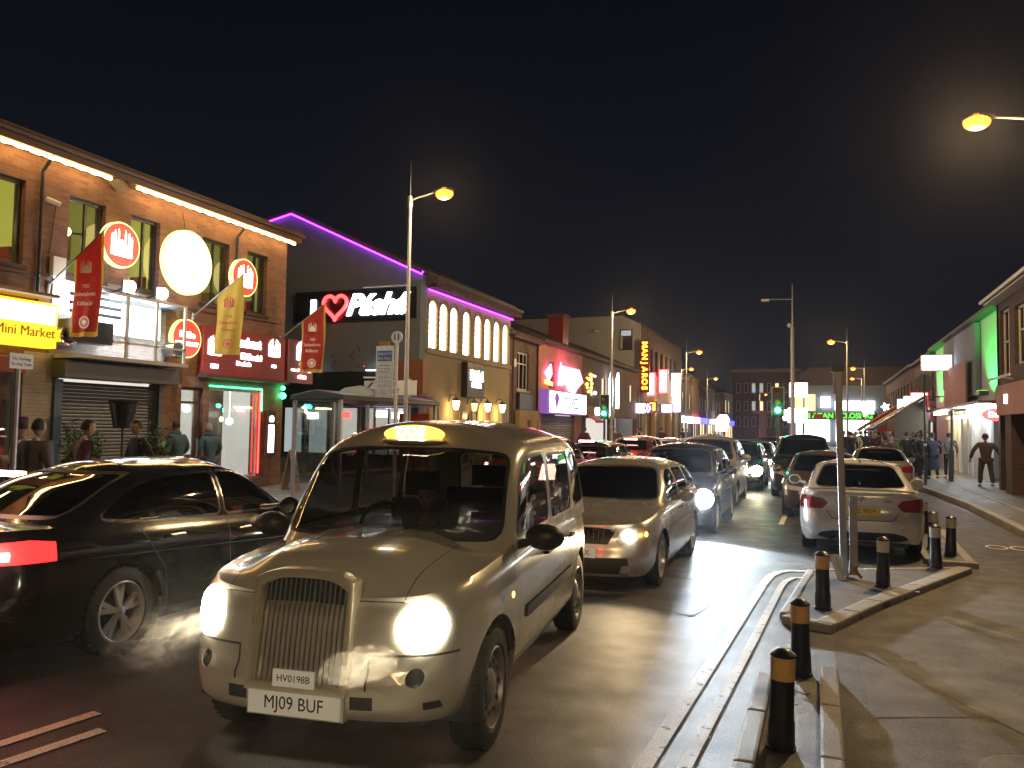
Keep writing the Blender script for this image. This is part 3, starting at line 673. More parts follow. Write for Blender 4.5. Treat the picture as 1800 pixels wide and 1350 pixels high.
ESTATE = dict(L=4.57, W=1.77, paint='paint_silver', wheel_r=.318, wheel_w=.2, arch=.37, axles=(.90, 3.48), floor_z=.35, dash_z=.95, seat_z=.40, seats=[(2.1, -.36), (2.1, .36)], bench=2.95, drive=1,
  plan=[(0, 0), (.02, .32), (.09, .58), (.22, .74), (.45, .83), (.9, .875), (2, .885), (3.4, .88), (4.1, .85), (4.4, .76), (4.54, .5), (4.57, 0)],
  sill=[(0, .2), (.6, .2), (4.1, .22), (4.57, .30)], shoulder=[(0, .72), (.2, .78), (.7, .86), (1.2, .93), (2.8, .97), (4.3, 1.0), (4.57, .98)],
  crown=[(0, .05), (.3, .08), (.8, .08), (1.2, .06), (1.7, .03), (4.57, .02)], cap=.4,
  side_in=[(0, .07), (.1, .03), (.3, 0), (.55, 0), (.7, .008), (.9, .03), (1, .075)], front_in=[(0, .09), (.08, .03), (.2, 0), (.42, .0), (.5, .03), (.85, .07), (1, .14)],
  rear_in=[(0, .1), (.1, .02), (.3, 0), (.5, .04), (.8, .05), (1, .08)],
  cabin=dict(base=[(0, .88), (1.2, .93), (2.6, .95), (4.57, .98)], roof=[(0, 1.36), (1.9, 1.38), (2.6, 1.40), (3.6, 1.38), (4.4, 1.33)], w=[(0, .79), (.35, .77), (.7, .70), (.87, .665), (.94, .63), (1, .565)],
             front=[(0, 1.12), (.5, 1.45), (.87, 1.76), (1, 1.90)], rear=[(0, 4.50), (.5, 4.38), (.85, 4.2), (1, 4.0)], bf=.2, br=.12, crown=.08),
  windscreen=[(-.70, 1.0), (.70, 1.0), (.57, 1.345), (.3, 1.365), (-.3, 1.365), (-.57, 1.345)], rear_window=[(-.58, 1.03), (.58, 1.03), (.5, 1.33), (-.5, 1.33)],
  side_windows=[[(1.6, .99), (2.40, .995), (2.40, 1.34), (2.12, 1.335), (1.9, 1.24)], [(2.48, 1.0), (3.22, 1.0), (3.22, 1.335), (2.48, 1.345)], [(3.32, 1.01), (4.1, 1.03), (4.0, 1.25), (3.85, 1.31), (3.32, 1.335)]],
  seams=[[(1.4, .95), (1.36, .7), (1.36, .32)], [(2.44, 1.38), (2.44, .3)], [(3.27, 1.36), (3.27, .98), (3.2, .7), (3.0, .45), (2.98, .3)], [(1.36, .3), (2.98, .3)], [(1.3, .66), (3.2, .7)]],
  mirror_details=[('headlight', 'front', [(.46, .60), (.52, .58), (.74, .62), (.80, .70), (.76, .76), (.6, .745), (.5, .70)], 'lamp_off', .004), (None, 'front', [(.30, .30), (.62, .34), (.60, .42), (.30, .42)], 'dark', 0),
                  ('tail_light', 'rear', [(.58, .66), (.84, .66), (.84, .95), (.64, .95)], 'tail_red', .004)],
  details=[('grille', 'yz', [(-.38, .565), (.38, .565), (.45, .70), (.28, .745), (-.28, .745), (-.45, .70)], 'front', 'dark_trim', .0), (None, 'yz', [(-.52, .24), (.52, .24), (.56, .42), (-.56, .42)], 'front', 'dark', 0)],
  mirror=(1.75, 1.03), handles=[(2.2, .84), (3.05, .87)], handle_y=.88, handle_m='paint_silver', spokes=7)
BMW = dict(L=4.55, W=1.82, paint='paint_white', wheel_r=.325, wheel_w=.23, arch=.37, axles=(.80, 3.56), floor_z=.33, dash_z=.93, seat_z=.36, seats=[(2.05, -.36), (2.05, .36)], bench=2.95, drive=1,
  plan=[(0, 0), (.02, .32), (.1, .6), (.25, .76), (.5, .85), (.9, .90), (2, .905), (3.3, .91), (4.0, .885), (4.3, .80), (4.46, .62), (4.535, .35), (4.55, 0)],
  sill=[(0, .2), (.6, .19), (3.9, .2), (4.3, .22), (4.55, .26)], shoulder=[(0, .66), (.2, .74), (.8, .84), (1.4, .90), (2.8, .95), (3.8, .985), (4.4, .985), (4.55, .96)],
  crown=[(0, .02), (.5, .06), (1.2, .06), (1.8, .03), (3.8, .035), (4.3, .045), (4.55, .04)], cap=.45,
  side_in=[(0, .07), (.1, .03), (.3, 0), (.55, .0), (.66, .012), (.72, .003), (.88, .03), (1, .07)], front_in=[(0, .08), (.1, .02), (.3, 0), (.6, .03), (.85, .08), (1, .15)],
  rear_in=[(0, .06), (.1, .01), (.25, -.01), (.44, .0), (.49, .05), (.75, .085), (.93, .05), (1, .07)],
  cabin=dict(base=[(0, .85), (1.3, .90), (3.0, .94), (4.4, .985)], roof=[(0, 1.31), (1.9, 1.33), (2.6, 1.35), (3.2, 1.33), (4.2, 1.2)], w=[(0, .80), (.35, .77), (.7, .70), (.87, .66), (.94, .625), (1, .56)],
             front=[(0, 1.25), (.5, 1.62), (.87, 1.88), (1, 2.0)], rear=[(0, 4.1), (.5, 3.78), (.85, 3.48), (1, 3.28)], bf=.2, br=.14, crown=.075),
  windscreen=[(-.68, .97), (.68, .97), (.55, 1.31), (-.55, 1.31)], rear_window=[(-.655, 1.035), (-.52, 1.325), (-.28, 1.345), (.28, 1.345), (.52, 1.325), (.655, 1.035), (.3, 1.02), (-.3, 1.02)],
  side_windows=[[(1.7, .955), (2.40, .965), (2.40, 1.305), (2.2, 1.295), (2.0, 1.2)], [(2.48, .967), (3.2, .98), (3.62, 1.02), (3.5, 1.13), (3.25, 1.24), (3.0, 1.29), (2.48, 1.305)]],
  seams=[[(1.45, .92), (1.4, .7), (1.4, .3)], [(2.44, 1.34), (2.44, .3)], [(3.4, .96), (3.25, .72), (3.12, .5), (3.1, .3)], [(1.4, .3), (3.1, .3)]],
  mirror_details=[('headlight', 'front', [(.42, .58), (.74, .60), (.84, .70), (.46, .67)], 'lamp_off', .003), ('tail_light', 'rear', [(.475, .80), (.56, .71), (.86, .695), (.90, .70), (.90, .86), (.80, .90), (.56, .875)], 'tail_off', .008),
                  (None, 'rear', [(.0, .575), (.33, .575), (.42, .59), (.50, .69), (.508, .685), (.43, .58), (.33, .563), (.0, .563)], 'seam', 0), (None, 'rear', [(.0, .27), (.50, .27), (.64, .30), (.58, .36), (.42, .40), (.0, .40)], 'dark', 0)],
  details=[('grille', 'yz', [(-.36, .48), (.36, .48), (.36, .66), (-.36, .66)], 'front', 'dark_trim', .0), (None, 'yz', [(-.6, .24), (.6, .24), (.5, .38), (-.5, .38)], 'front', 'dark', 0)],
  mirror=(1.72, .99), handles=[(2.3, .8), (3.05, .83)], handle_y=.905, handle_m='paint_white', spokes=5)
def variant(s, **k):
    d = dict(s); d.update(k); return d
def stretchz(s, fz, **k):
    """a taller body on the same plan"""
    d = dict(s)
    g = lambda z: z if z < .4 else .4+(z-.4)*fz
    for n in ('shoulder',): d[n] = [(a, g(b)) for a, b in d[n]]
    c = dict(d['cabin']); c['base'] = [(a, g(b)) for a, b in c['base']]; c['roof'] = [(a, g(b)) for a, b in c['roof']]; d['cabin'] = c
    for n in ('windscreen', 'rear_window'): d[n] = [(a, g(b)) for a, b in d[n]]
    d['side_windows'] = [[(a, g(b)) for a, b in w] for w in d['side_windows']]; d['seams'] = [[(a, g(b)) for a, b in w] for w in d['seams']]
    d['mirror_details'] = [(n, w, [(a, g(b)) for a, b in p], m, o) for n, w, p, m, o in d['mirror_details']]
    d['details'] = [(n, w, [(a, g(b)) for a, b in p], q, m, o) for n, w, p, q, m, o in d['details']]
    d['mirror'] = (d['mirror'][0], g(d['mirror'][1])); d['handles'] = [(a, g(b)) for a, b in d['handles']]; d['dash_z'] = g(d['dash_z'])
    d.update(k); return d
# ================================================================ vehicles in the street
def place_nose(T, L, x, y, deg):
    """nose centre at x, y; deg = heading of the nose (0 = +X)"""
    a = R(deg); T.rotation_euler = (0, 0, a); T.location = (x-math.cos(a)*L/2, y-math.sin(a)*L/2, 0)
taxi = build_car(TAXI, 'taxi', 'silver-grey traditional black-cab style taxi with tall chrome grille and lit roof sign, nearest the camera', 'taxi', N=84)
place_nose(taxi, 4.58, -2.57, 3.58, -83.5); taxi.scale = (1, 1, 1.035)
H = 2.29
b = bmesh.new()                                         # grille: chrome surround, dark field, upright bars
def gout(w, zb, zt, n=12):
    pts = [(-w, zb)]+[(-w*1.0*math.cos(PI*i/n)**1 if False else w*(-1+2*i/n), zt-.055*abs(-1+2*i/n)**3.5) for i in range(n+1)]+[(w, zb)]
    return pts
go, gi = gout(.292, .47, 1.075), gout(.255, .515, 1.03)
X0, X1 = H-.10, H+.035
a1 = [b.verts.new((X1-.10*max(0, (z-.47)/.6)**1.2, y, z)) for y, z in go]; a2 = [b.verts.new((X1-.10*max(0, (z-.47)/.6)**1.2, y, z)) for y, z in gi]
a3 = [b.verts.new((X0-.06, y, z)) for y, z in go]; a4 = [b.verts.new((X0-.03, y, z)) for y, z in gi]
n = len(go)
for i in range(n):
    j = (i+1) % n
    for p, q in ((a1, a2), (a3, a1), (a2, a4)): b.faces.new((p[i], p[j], q[j], q[i]))
bmesh.ops.recalc_face_normals(b, faces=b.faces)
mat('grille_chrome', (.92, .86, .66), .3, .75); mat('grille_bar_metal', (.4, .39, .36), .3, .8); gr = obj('grille', b, 'grille_chrome', taxi, bevel=.008, smooth=True)
b = bmesh.new(); prism(b, [(H-.095-.06*(z-.5), y, z) for y, z in gi], (-.02, 0, 0)); obj('grille_backing', b, 'dark_trim', gr)
for k in range(17):
    y = -.236+k*.0295; zt = 1.025-.05*abs(y/.255)**3.5
    b = bmesh.new(); prism(b, [(H+.012, y-.004, .515), (H+.012, y+.004, .515), (H-.075, y+.004, zt), (H-.075, y-.004, zt)], (-.006, 0, 0)); obj('grille_bar', b, 'grille_bar_metal', gr)
b = B(H+.025, H+.037, -.12, .12, .50, .585); lp = obj('licence_badge', b, 'plate_white', taxi, bevel=.006)
text('lettering', 'HV0198B', .05, 'plate_black', lp, (H+.038, 0, .542), (0, 1, 0), (0, 0, 1), ext=.001, world=False)
plate(taxi, TAXI, 'MJ09 BUF', 'front', .415, x=H+.022, w=.53, h=.118)
b = B(H-.04, H+.014, -.28, .28, .345, .49); obj('plate_mount', b, 'paint_taxi', taxi, bevel=.01)
# bonnet shut lines and bumper step are modelled in the shell; roof sign:
b = bmesh.new(); sphere(b, (0, 0, 0), 1, (.10, .235, .066), 24, 14)
rs = obj('roof_sign', b, 'taxi_sign_glow' if 'taxi_sign_glow' in M else emis('taxi_sign_glow', (1, .50, .07), 2.2), taxi, smooth=True); rs.location = (H-1.60, 0, 1.765)
b = bmesh.new(); sphere(b, (0, 0, 0), 1, (.11, .25, .03), 24, 8); rb_ = obj('sign_base', b, 'paint_taxi', rs, smooth=True); rb_.location = (0, 0, -.045)
text('lettering', 'TAXI', .10, emis('sign_letter', (1, .95, .75), 12, light=False).name, rs, (.094, 0, .012), (0, 1, 0), (-.45, 0, 1), ext=.004, world=False, bold=.004)
for s in (1, -1):
    b = bmesh.new(); tube(b, [(H-.135, s*.62+.052*math.cos(a), .56+.052*math.sin(a)) for a in [2*PI*i/20 for i in range(20)]], .008, 6, closed=True)
    for v in b.verts: v.co.x -= .55*(abs(v.co.y)-.60)
    obj('fog_light_ring', b, 'chrome', taxi, smooth=True)
for s in (1, -1):                                       # wiper, side repeater, headlamp beam
    b = bmesh.new(); tube(b, [(H-1.0, s*.12+.3, 1.13), (H-1.04, s*.12-.05, 1.16), (H-1.05, s*.12-.35, 1.165)], .009, 6); obj('wiper', b, 'black_plastic', taxi)
    b = bmesh.new(); sphere(b, (H-1.12, s*.882, .80), .022, (1.4, .5, 1)); obj('side_repeater', b, 'indicator_amber' if s > 0 else 'indicator_amber', taxi)
    lamp('SPOT', (H-.05, s*.655, .80), 420, (1, .84, .55), .05, taxi, (1, 0, -.12), R(120), .6, 'beam')
# ================================================================ buildings: helpers
brick('brick_red', (.255, .12, .07), (.165, .075, .05), (.17, .15, .13)); brick('brick_brown', (.17, .10, .07), (.11, .07, .05), (.12, .11, .10)); brick('brick_pale', (.42, .36, .33), (.36, .31, .28), (.3, .28, .26)); brick('brick_dark', (.10, .045, .035), (.07, .035, .03), (.05, .045, .04))
mat('render_grey', (.17, .215, .25), .85, noise=.18, nscale=1.2, bump=.2); mat('render_tan', (.30, .235, .15), .85, noise=.25, nscale=1.4, bump=.3); mat('render_white', (.42, .42, .43), .8, noise=.15, nscale=1.1, bump=.2)
mat('render_pink', (.36, .17, .13), .8, noise=.2, nscale=1.5); mat('roof_tile', (.07, .05, .045), .8, noise=.3, nscale=6, bump=.4, bscale=14); mat('fascia_brown', (.07, .03, .02), .6, noise=.2); mat('window_black', (.02, .02, .02), .45)
mat('window_white', (.55, .53, .48), .5); mat('shutter_grey', (.10, .105, .11), .5, .3, noise=.15); mat('shutter_blue', (.07, .12, .2), .5, .2, noise=.15); mat('sign_maroon', (.22, .02, .02), .35, noise=.1, nscale=3); mat('green_black', (.02, .035, .03), .4, noise=.3, nscale=3)
mat('wood_board', (.30, .20, .09), .7, noise=.25, nscale=4); mat('sign_black', (.01, .01, .012), .3); mat('room_yellow', (.55, .5, .14), .8, noise=.1); mat('sign_white', (.6, .6, .6), .4); mat('sign_blue', (.03, .08, .25), .4); mat('cream_post', (.5, .48, .42), .5)
emis('led_warm', (1, .60, .20), 24); emis('led_purple', (.48, .03, 1), 7); emis('room_glow', (.80, .72, .10), .42, light=False); emis('room_glow_dim', (.70, .62, .12), .22, light=False); emis('bulb_warm', (1, .78, .35), 18); emis('disc_white', (1, .97, .70), 5.5); emis('disc_rim', (1, .75, .25), 2.2); emis('disc_red', (1, .045, .01), 1.1); emis('letter_white', (.93, .97, 1), 7)
emis('market_yellow', (1, .60, .02), 1.5); emis('flood', (.85, .93, 1), 90); emis('white_panel', (.92, .95, 1), 4.5); emis('neon_red', (1, .03, .03), 7); emis('neon_pink', (1, .12, .35), 9); emis('arch_glow', (1, .92, .68), 4.5); emis('neon_gold', (1, .5, .08), 3.5); emis('green_bulb', (.03, 1, .35), 14)
emis('lantern_glow', (1, .72, .3), 9); emis('sign_glow', (.92, .88, 1), 4.5); emis('letter_blue', (.05, .3, .75), 1.0); emis('letter_purple', (.3, .1, .5), .6); emis('orange_letter', (1, .36, .02), 6); emis('neon_green', (.12, 1, .05), 1.3); emis('blue_glow', (.06, .05, 1), 4); emis('shop_white', (.95, .97, 1), 3.2); emis('cool_window', (.55, .62, .6), .5, light=False); emis('warm_window', (1, .72, .35), 1.2, light=False)
emis('green_light', (.02, 1, .55), 60); emis('shop_glow', (1, .93, .82), .55, light=False)
mat('cloth_red', (.42, .05, .03), .8, noise=.15); mat('cloth_yellow', (.62, .46, .09), .8, noise=.1); mat('fringe_gold', (.6, .42, .1), .8); mat('white_ink', (.65, .58, .5), .6); mat('red_ink', (.4, .05, .02), .6)
mat('leaf', (.05, .09, .03), .7, noise=.4, nscale=12); mat('awning_purple', (.22, .05, .38), .6); mat('awning_red', (.45, .05, .04), .7); mat('terracotta_panel', (.30, .12, .07), .6); mat('counter_yellow', (.6, .38, .04), .5); mat('clock_gold', (.5, .36, .14), .5)
def wallx(b, x, s, y0, y1, z0, z1, ops, t=.3, mi=0):
    """a wall in the plane x facing s, with rectangular openings (ya, yb, za, zb) and their reveals"""
    ys = sorted({y0, y1, *[v for o in ops for v in o[:2]]}); zs = sorted({z0, z1, *[v for o in ops for v in o[2:4]]})
    ys = [v for v in ys if y0 <= v <= y1]; zs = [v for v in zs if z0 <= v <= z1]
    def q(*p): b.faces.new([b.verts.new(v) for v in p]).material_index = mi
    for a, c in zip(ys, ys[1:]):
        for d, e in zip(zs, zs[1:]):
            my, mz = (a+c)/2, (d+e)/2
            if any(o[0] < my < o[1] and o[2] < mz < o[3] for o in ops): continue
            q((x, a, d), (x, c, d), (x, c, e), (x, a, e)); q((x-s*t, a, d), (x-s*t, c, d), (x-s*t, c, e), (x-s*t, a, e))
    for a, c, d, e in [o[:4] for o in ops]:
        for P1, P2 in (((a, d), (c, d)), ((c, d), (c, e)), ((c, e), (a, e)), ((a, e), (a, d))):
            q((x, *P1), (x, *P2), (x-s*t, *P2), (x-s*t, *P1))
    return b
def framex(x, s, y0, y1, z0, z1, w=.06, d=.06, my=(), mz=()):
    """window frame bars in the plane x"""
    b = bmesh.new(); xa, xb = x-s*d, x
    box(b, xa, xb, y0, y0+w, z0, z1); box(b, xa, xb, y1-w, y1, z0, z1); box(b, xa, xb, y0+w, y1-w, z0, z0+w); box(b, xa, xb, y0+w, y1-w, z1-w, z1)
    for y in my: box(b, xa, xb-s*.004, y-w*.4, y+w*.4, z0+w, z1-w)
    for z in mz: box(b, xa, xb-s*.008, y0+w, y1-w, z-w*.4, z+w*.4)
    return b
def windowx(T, x, s, y0, y1, z0, z1, frame='window_white', pane='clear_glass', my=(), mz=(), sill=None, w=.06, inset=.1, name='window'):
    f = obj(name, framex(x-s*inset, s, y0, y1, z0, z1, w, my=my, mz=mz), frame, T, world=True)
    obj('pane', B(x-s*(inset+.035), x-s*(inset+.029), y0+w*.5, y1-w*.5, z0+w*.5, z1-w*.5), pane, f, world=True)
    if sill: obj('sill', B(x-s*.09, x+s*.07, y0-.06, y1+.06, z0-.09, z0-.003), sill, f, world=True)
    return f
def shutterx(T, x, s, y0, y1, z0, z1, m='shutter_grey', p=.075):
    b = bmesh.new(); n = int((z1-z0)/p)
    for i in range(n):
        z = z0+i*p; prism(b, [(x, y0, z), (x+s*.022, y0, z+p*.5), (x, y0, z+p*.97), (x-s*.02, y0, z+p*.97), (x-s*.02, y0, z)], (0, y1-y0, 0))
    return obj('shutter', b, m, T, world=True)
def sign(name, label, cat, loc, group=None): return thing(name, label, cat, loc, 0, group)

# ================================================================ 1. long two-storey brick building with restaurants
FX = -14.4
T = thing('brick_building', 'long two-storey orange brick building with warm light strips under its eaves, far left', 'building', (FX, 19.0, 0))
BB = T
wins = [(8.0, 8.95), (9.75, 10.85), (11.82, 12.72), (13.4, 14.25), (15.62, 16.6), (17.3, 18.15)]
ops = [(a, c, 4.86, 6.52) for a, c in wins]+[(15.1, 15.85, .12, 2.72), (16.05, 18.0, .42, 2.74), (11.75, 14.4, .12, 2.8), (7.5, 10.9, .4, 2.9)]
b = bmesh.new(); wallx(b, FX, 1, 4, 19.0, 0, 7.12, ops, .32)
box(b, FX-8, FX-.33, 18.7, 18.995, 0, 7.1); obj('wall', b, 'brick_red', T, world=True)
obj('rear_wall', B(FX-8.3, FX-8, 4, 19, 0, 7.1), 'brick_red', T, world=True)
b = bmesh.new(); prism(b, [(FX+.42, 3.8, 7.30), (FX+.42, 3.8, 7.38), (FX-4.2, 3.8, 8.7), (FX-8.4, 3.8, 7.3), (FX-8.4, 3.8, 7.2)], (0, 15.35, 0)); obj('roof', b, 'roof_tile', T, world=True)
b = bmesh.new(); box(b, FX+.36, FX+.40, 3.8, 19.15, 7.08, 7.295); box(b, FX-.02, FX+.355, 3.8, 19.15, 7.09, 7.12)
tube(b, [(FX+.46, 3.8, 7.26), (FX+.46, 19.2, 7.28)], .055, 8); obj('eaves', b, 'fascia_brown', T, world=True)
for a, c in ((3.9, 12.55), (13.25, 18.95)):
    b = bmesh.new(); n = int((c-a)/.1)
    tube(b, [(FX+.3, a+i*(c-a)/n, 7.045+.012*math.sin(i*1.9)) for i in range(n+1)], .035, 6); obj('light_strip', b, 'led_warm', T, world=True)
b = bmesh.new(); prism(b, [(FX+.02, 12.7, 7.08), (FX+.34, 12.7, 7.08), (FX+.34, 12.95, 6.9), (FX+.02, 12.95, 6.9)], (0, .1, .03)); obj('broken_soffit', b, 'wood_board', T, world=True)
for i, (a, c) in enumerate(wins):
    f = windowx(T, FX, 1, a, c, 4.86, 6.52, 'window_black', 'clear_glass', my=((a+c)/2+.05,), sill='brick_dark', w=.07, inset=.12)
    if i in (5,): pass
    # room behind each window: glowing wall stands in for room light, bracket lamp
    obj('room_wall', B(FX-4.5, FX-.34, c+.42, c+.47, 4.5, 7.0), ['room_glow', 'room_glow', 'room_glow_dim', 'room_glow', 'room_glow_dim', 'room_glow_dim'][i], T, world=True)
    b = bmesh.new(); box(b, FX-2.2, FX-1.5, c+.33, c+.41, 5.5, 6.2); box(b, FX-1.2, FX-.8, c+.3, c+.41, 4.9, 5.35); obj('room_picture', b, 'sign_maroon' if i % 2 else 'wood_board', T, world=True)
    obj('curtain', B(FX-.45, FX-.36, a-.05, a+.16, 4.9, 6.5), 'window_black', T, world=True) if i in (2, 3, 4) else None
    b = bmesh.new(); sphere(b, (FX-1.0, a+.75, 5.75 if i % 2 else 6.0), .11); obj('wall_lamp', b, 'bulb_warm', T, world=True, smooth=True)
    b = bmesh.new(); cyl(b, (FX-1.0, a+1.3, 6.05), (FX-1.0, a+.8, 5.98), .02); sphere(b, (FX-1.0, a+.8, 5.95), .06); obj('lamp_bracket', b, 'dark_metal', T, world=True)
b = bmesh.new(); box(b, FX-1.62, FX-1.35, 4, 18.6, 4.3, 4.5); obj('upper_floor', b, 'room_yellow', T, world=True)
# pale painted brick between the shops, low blue shopfront frame with closed roller shutter
obj('painted_wall', B(FX, FX+.035, 10.95, 11.58, .12, 3.2), 'brick_pale', T, world=True)
obj('painted_wall', B(FX, FX+.03, 11.5, 14.5, 3.12, 4.85), 'brick_pale', T, world=True)
f = obj('shop_frame', B(FX-.0, FX+.10, 11.60, 11.78, .12, 2.7), 'shutter_blue', T, world=True)
obj('shop_frame', B(FX-.0, FX+.08, 14.33, 14.42, .12, 2.7), 'shutter_blue', T, world=True)
b = B(FX+.005, FX+.42, 11.55, 14.58, 2.72, 3.08); obj('shutter_box', b, 'shutter_grey', T, world=True, bevel=.02)
shutterx(T, FX-.12, 1, 11.78, 14.33, .12, 2.72)
# restaurant door and shop window
b = framex(FX-.1, 1, 15.1, 15.85, .12, 2.72, .07, mz=(2.35,)); d = obj('door', b, 'fascia_brown', T, world=True); obj('pane', B(FX-.14, FX-.134, 15.15, 15.8, .2, 2.66), 'shop_glass', d, world=True)
b = bmesh.new(); tube(b, [(FX-.06, 15.7, 1.0), (FX-.02, 15.7, 1.02), (FX-.02, 15.7, 1.45), (FX-.06, 15.7, 1.47)], .014, 6); obj('handle', b, 'chrome', d, world=True)
f = windowx(T, FX, 1, 16.05, 18.0, .42, 2.74, 'window_white', 'shop_glass', w=.05, inset=.06, name='shop_window')
b = bmesh.new(); box(b, FX-3.6, FX-3.5, 14.6, 18.6, .1, 3.0); box(b, FX-3.5, FX-.4, 18.45, 18.55, .1, 3.0); obj('shop_interior', b, 'shop_glow', T, world=True)  # interior walls glow by themselves, standing in for shop lighting
obj('shop_floor', B(FX-3.5, FX-.34, 14.6, 18.4, .1, .14), 'paving', T, world=True); obj('shop_ceiling', B(FX-3.5, FX-.34, 14.6, 18.4, 2.95, 3.0), 'render_white', T, world=True)
obj('brick_pillar', B(FX-1.1, FX-.6, 16.65, 17.25, .15, 2.9), 'brick_pale', T, world=True)
for y, z, m, r in ((16.35, 2.35, 'bulb_warm', .1), (16.9, 2.4, 'bulb_warm', .09), (17.0, 2.25, 'green_bulb', .07), (17.35, 2.2, 'green_bulb', .09), (16.3, 2.05, 'letter_white', .12), (17.7, 1.9, 'letter_white', .10), (17.2, 1.95, 'bulb_warm', .07), (15.3, 2.5, 'bulb_warm', .06)):
    b = bmesh.new(); sphere(b, (FX-.45-(y % .37), y, z), r); cyl(b, (FX-.45-(y % .37), y, z), (FX-.45-(y % .37), y, 2.95), .008, n=5); obj('pendant_lamp', b, m, T, world=True, smooth=True)
lamp('POINT', (FX-1.8, 17.2, 2.4), 70, (1, .93, .85), .2, None, name='shop_light'); lamp('POINT', (FX-1.4, 15.5, 2.4), 40, (1, .85, .65), .2, None, name='shop_light')
b = bmesh.new()
for k in range(6): box(b, FX-1.5-.35*(k % 3), FX-1.25-.35*(k % 3), 16.1+.3*k, 16.3+.3*k, .14, .9+.05*(k % 2))
obj('chair_row', b, 'seat_fabric', T, world=True)
b = bmesh.new(); tube(b, [(FX+.02, 17.98, .5), (FX+.02, 17.98, 2.7)], .02, 6); obj('neon_tube', b, 'neon_red', T, world=True)
b = bmesh.new(); tube(b, [(FX+.03, 16.02, 2.79), (FX+.03, 18.05, 2.79), (FX+.03, 18.06, 2.2)], .014, 6); obj('green_strip', b, 'green_bulb', T, world=True)
b = bmesh.new(); box(b, FX-.0, FX+.12, 16.0, 18.2, .12, .40); obj('stall_riser', b, 'brick_red', T, world=True)
# far-left shop: lit window strip
windowx(T, FX, 1, 7.5, 10.9, .4, 2.9, 'window_black', 'shop_glass', my=(9.2,), w=.08, name='shop_window'); obj('shop_interior', B(FX-1.5, FX-1.4, 7.0, 11.2, .1, 3), 'shop_glow', T, world=True)
for y in (11.15, 16.85):
    b = bmesh.new(); tube(b, [(FX+.38, y, 7.2), (FX+.2, y, 6.95), (FX+.06, y, 6.8), (FX+.06, y, 4.9), (FX+.06, y, 3.4 if y < 12 else 4.4)], .035, 8); obj('downpipe', b, 'window_black', T, world=True, smooth=True)
b = bmesh.new(); tube(b, [(FX+.02, 11.5, 6.2), (FX+.03, 11.45, 5.8), (FX+.02, 11.4, 5.2)], .012, 5); tube(b, [(FX+.02, 14.9, 6.95), (FX+.04, 14.95, 6.7), (FX+.03, 15.0, 6.5)], .01, 5); tube(b, [(FX+.03, 8.9, 4.6), (FX+.04, 12, 4.75), (FX+.05, 15.5, 4.62), (FX+.03, 18.8, 4.7)], .012, 5); obj('cable', b, 'window_black', T, world=True)
# ---- signs on the facade
def round_sign(y, z, r, label, core, ink=None, tower=False, thick=.14, name='round_sign', lines=None):
    T = sign(name, label, 'sign', (FX+.02, y, z), 'round lightbox signs on the brick building')
    b = bmesh.new(); lathe(b, [(.001, .02), (r*1.0, .02), (r*1.0, thick), (r*.97, thick+.012), (r*.95, thick), (.001, thick-.001)], (0, 0, 0), 'x', 48); obj('drum', b, 'disc_rim', T, smooth=True)
    b = bmesh.new(); lathe(b, [(r*.94, thick), (r*.94, thick+.006), (.001, thick+.006)], (0, 0, 0), 'x', 48); obj('face', b, core, T)
    if tower: mosque(T, thick+.008, 0, -.12*r, r*.62, 'letter_white')
    for (t, zz, s) in lines or []: text('lettering', t, s, 'letter_white' if core == 'disc_red' else 'neon_gold', T, (thick+.008, 0, zz), (0, 1, 0), (0, 0, 1), ext=.003, world=False, bold=.006)
    return T
def mosque(T, x, y, z, w, m, name='emblem', flat=.012, U=(0, 1, 0)):
    """domed building with slim towers, as on the restaurant's signs"""
    b = bmesh.new(); U = Vector(U)
    def P(u, v): return Vector((x, y, z))+U*u*w+Vector((0, 0, v*w))
    N = U.cross(Vector((0, 0, 1)))*flat
    for u, h, r in ((-.85, .9, .05), (-.6, 1.15, .05), (-.3, 1.3, .045), (.3, 1.3, .045), (.6, 1.15, .05), (.85, .9, .05)):
        prism(b, [P(u-r, -.6), P(u+r, -.6), P(u+r, h*.75), P(u, h), P(u-r, h*.75)], N)
    for cu, cv, rr in ((0, .25, .30), (-.42, -.05, .24), (.42, -.05, .24), (0, -.1, .5)):
        prism(b, [P(cu+rr*math.cos(a), cv+rr*math.sin(a)) for a in [PI*i/10 for i in range(11)]]+[P(cu-rr, -.62), P(cu+rr, -.62)], N*(.8+.1*cu+cv*.3))
    return obj(name, b, m, T)
round_sign(13.02, 5.72, .50, 'red round lightbox with white domed emblem, the one left of the big white disc', 'disc_red', tower=True)
round_sign(15.0, 5.72, .78, 'big glowing white round lightbox between the two upper red round signs', 'disc_white', thick=.16)
BD = [o for o in bpy.data.objects if o.get('label', '').startswith('big glowing white round')][0]
b = bmesh.new()
for (y_, z_, r_) in ((0, .1, .05), (-.18, -.12, .06), (.2, -.2, .06), (.22, -.38, .04), (-.1, -.42, .04), (.02, .3, .03)): prism(b, [(.175, y_+r_*math.cos(a), z_+r_*math.sin(a)*.8) for a in [2*PI*i/8 for i in range(8)]], (.005, 0, 0))
obj('faded_print', b, 'neon_gold', BD)
round_sign(17.05, 5.72, .50, 'red round lightbox with white domed emblem, behind the yellow hanging banner', 'disc_red', tower=True)
round_sign(15.05, 3.88, .47, 'red round lightbox with two white bars of writing, low down over the door', 'disc_red', lines=[('Köfte', .09, .22), ('RESTAURANT', -.13, .12)])
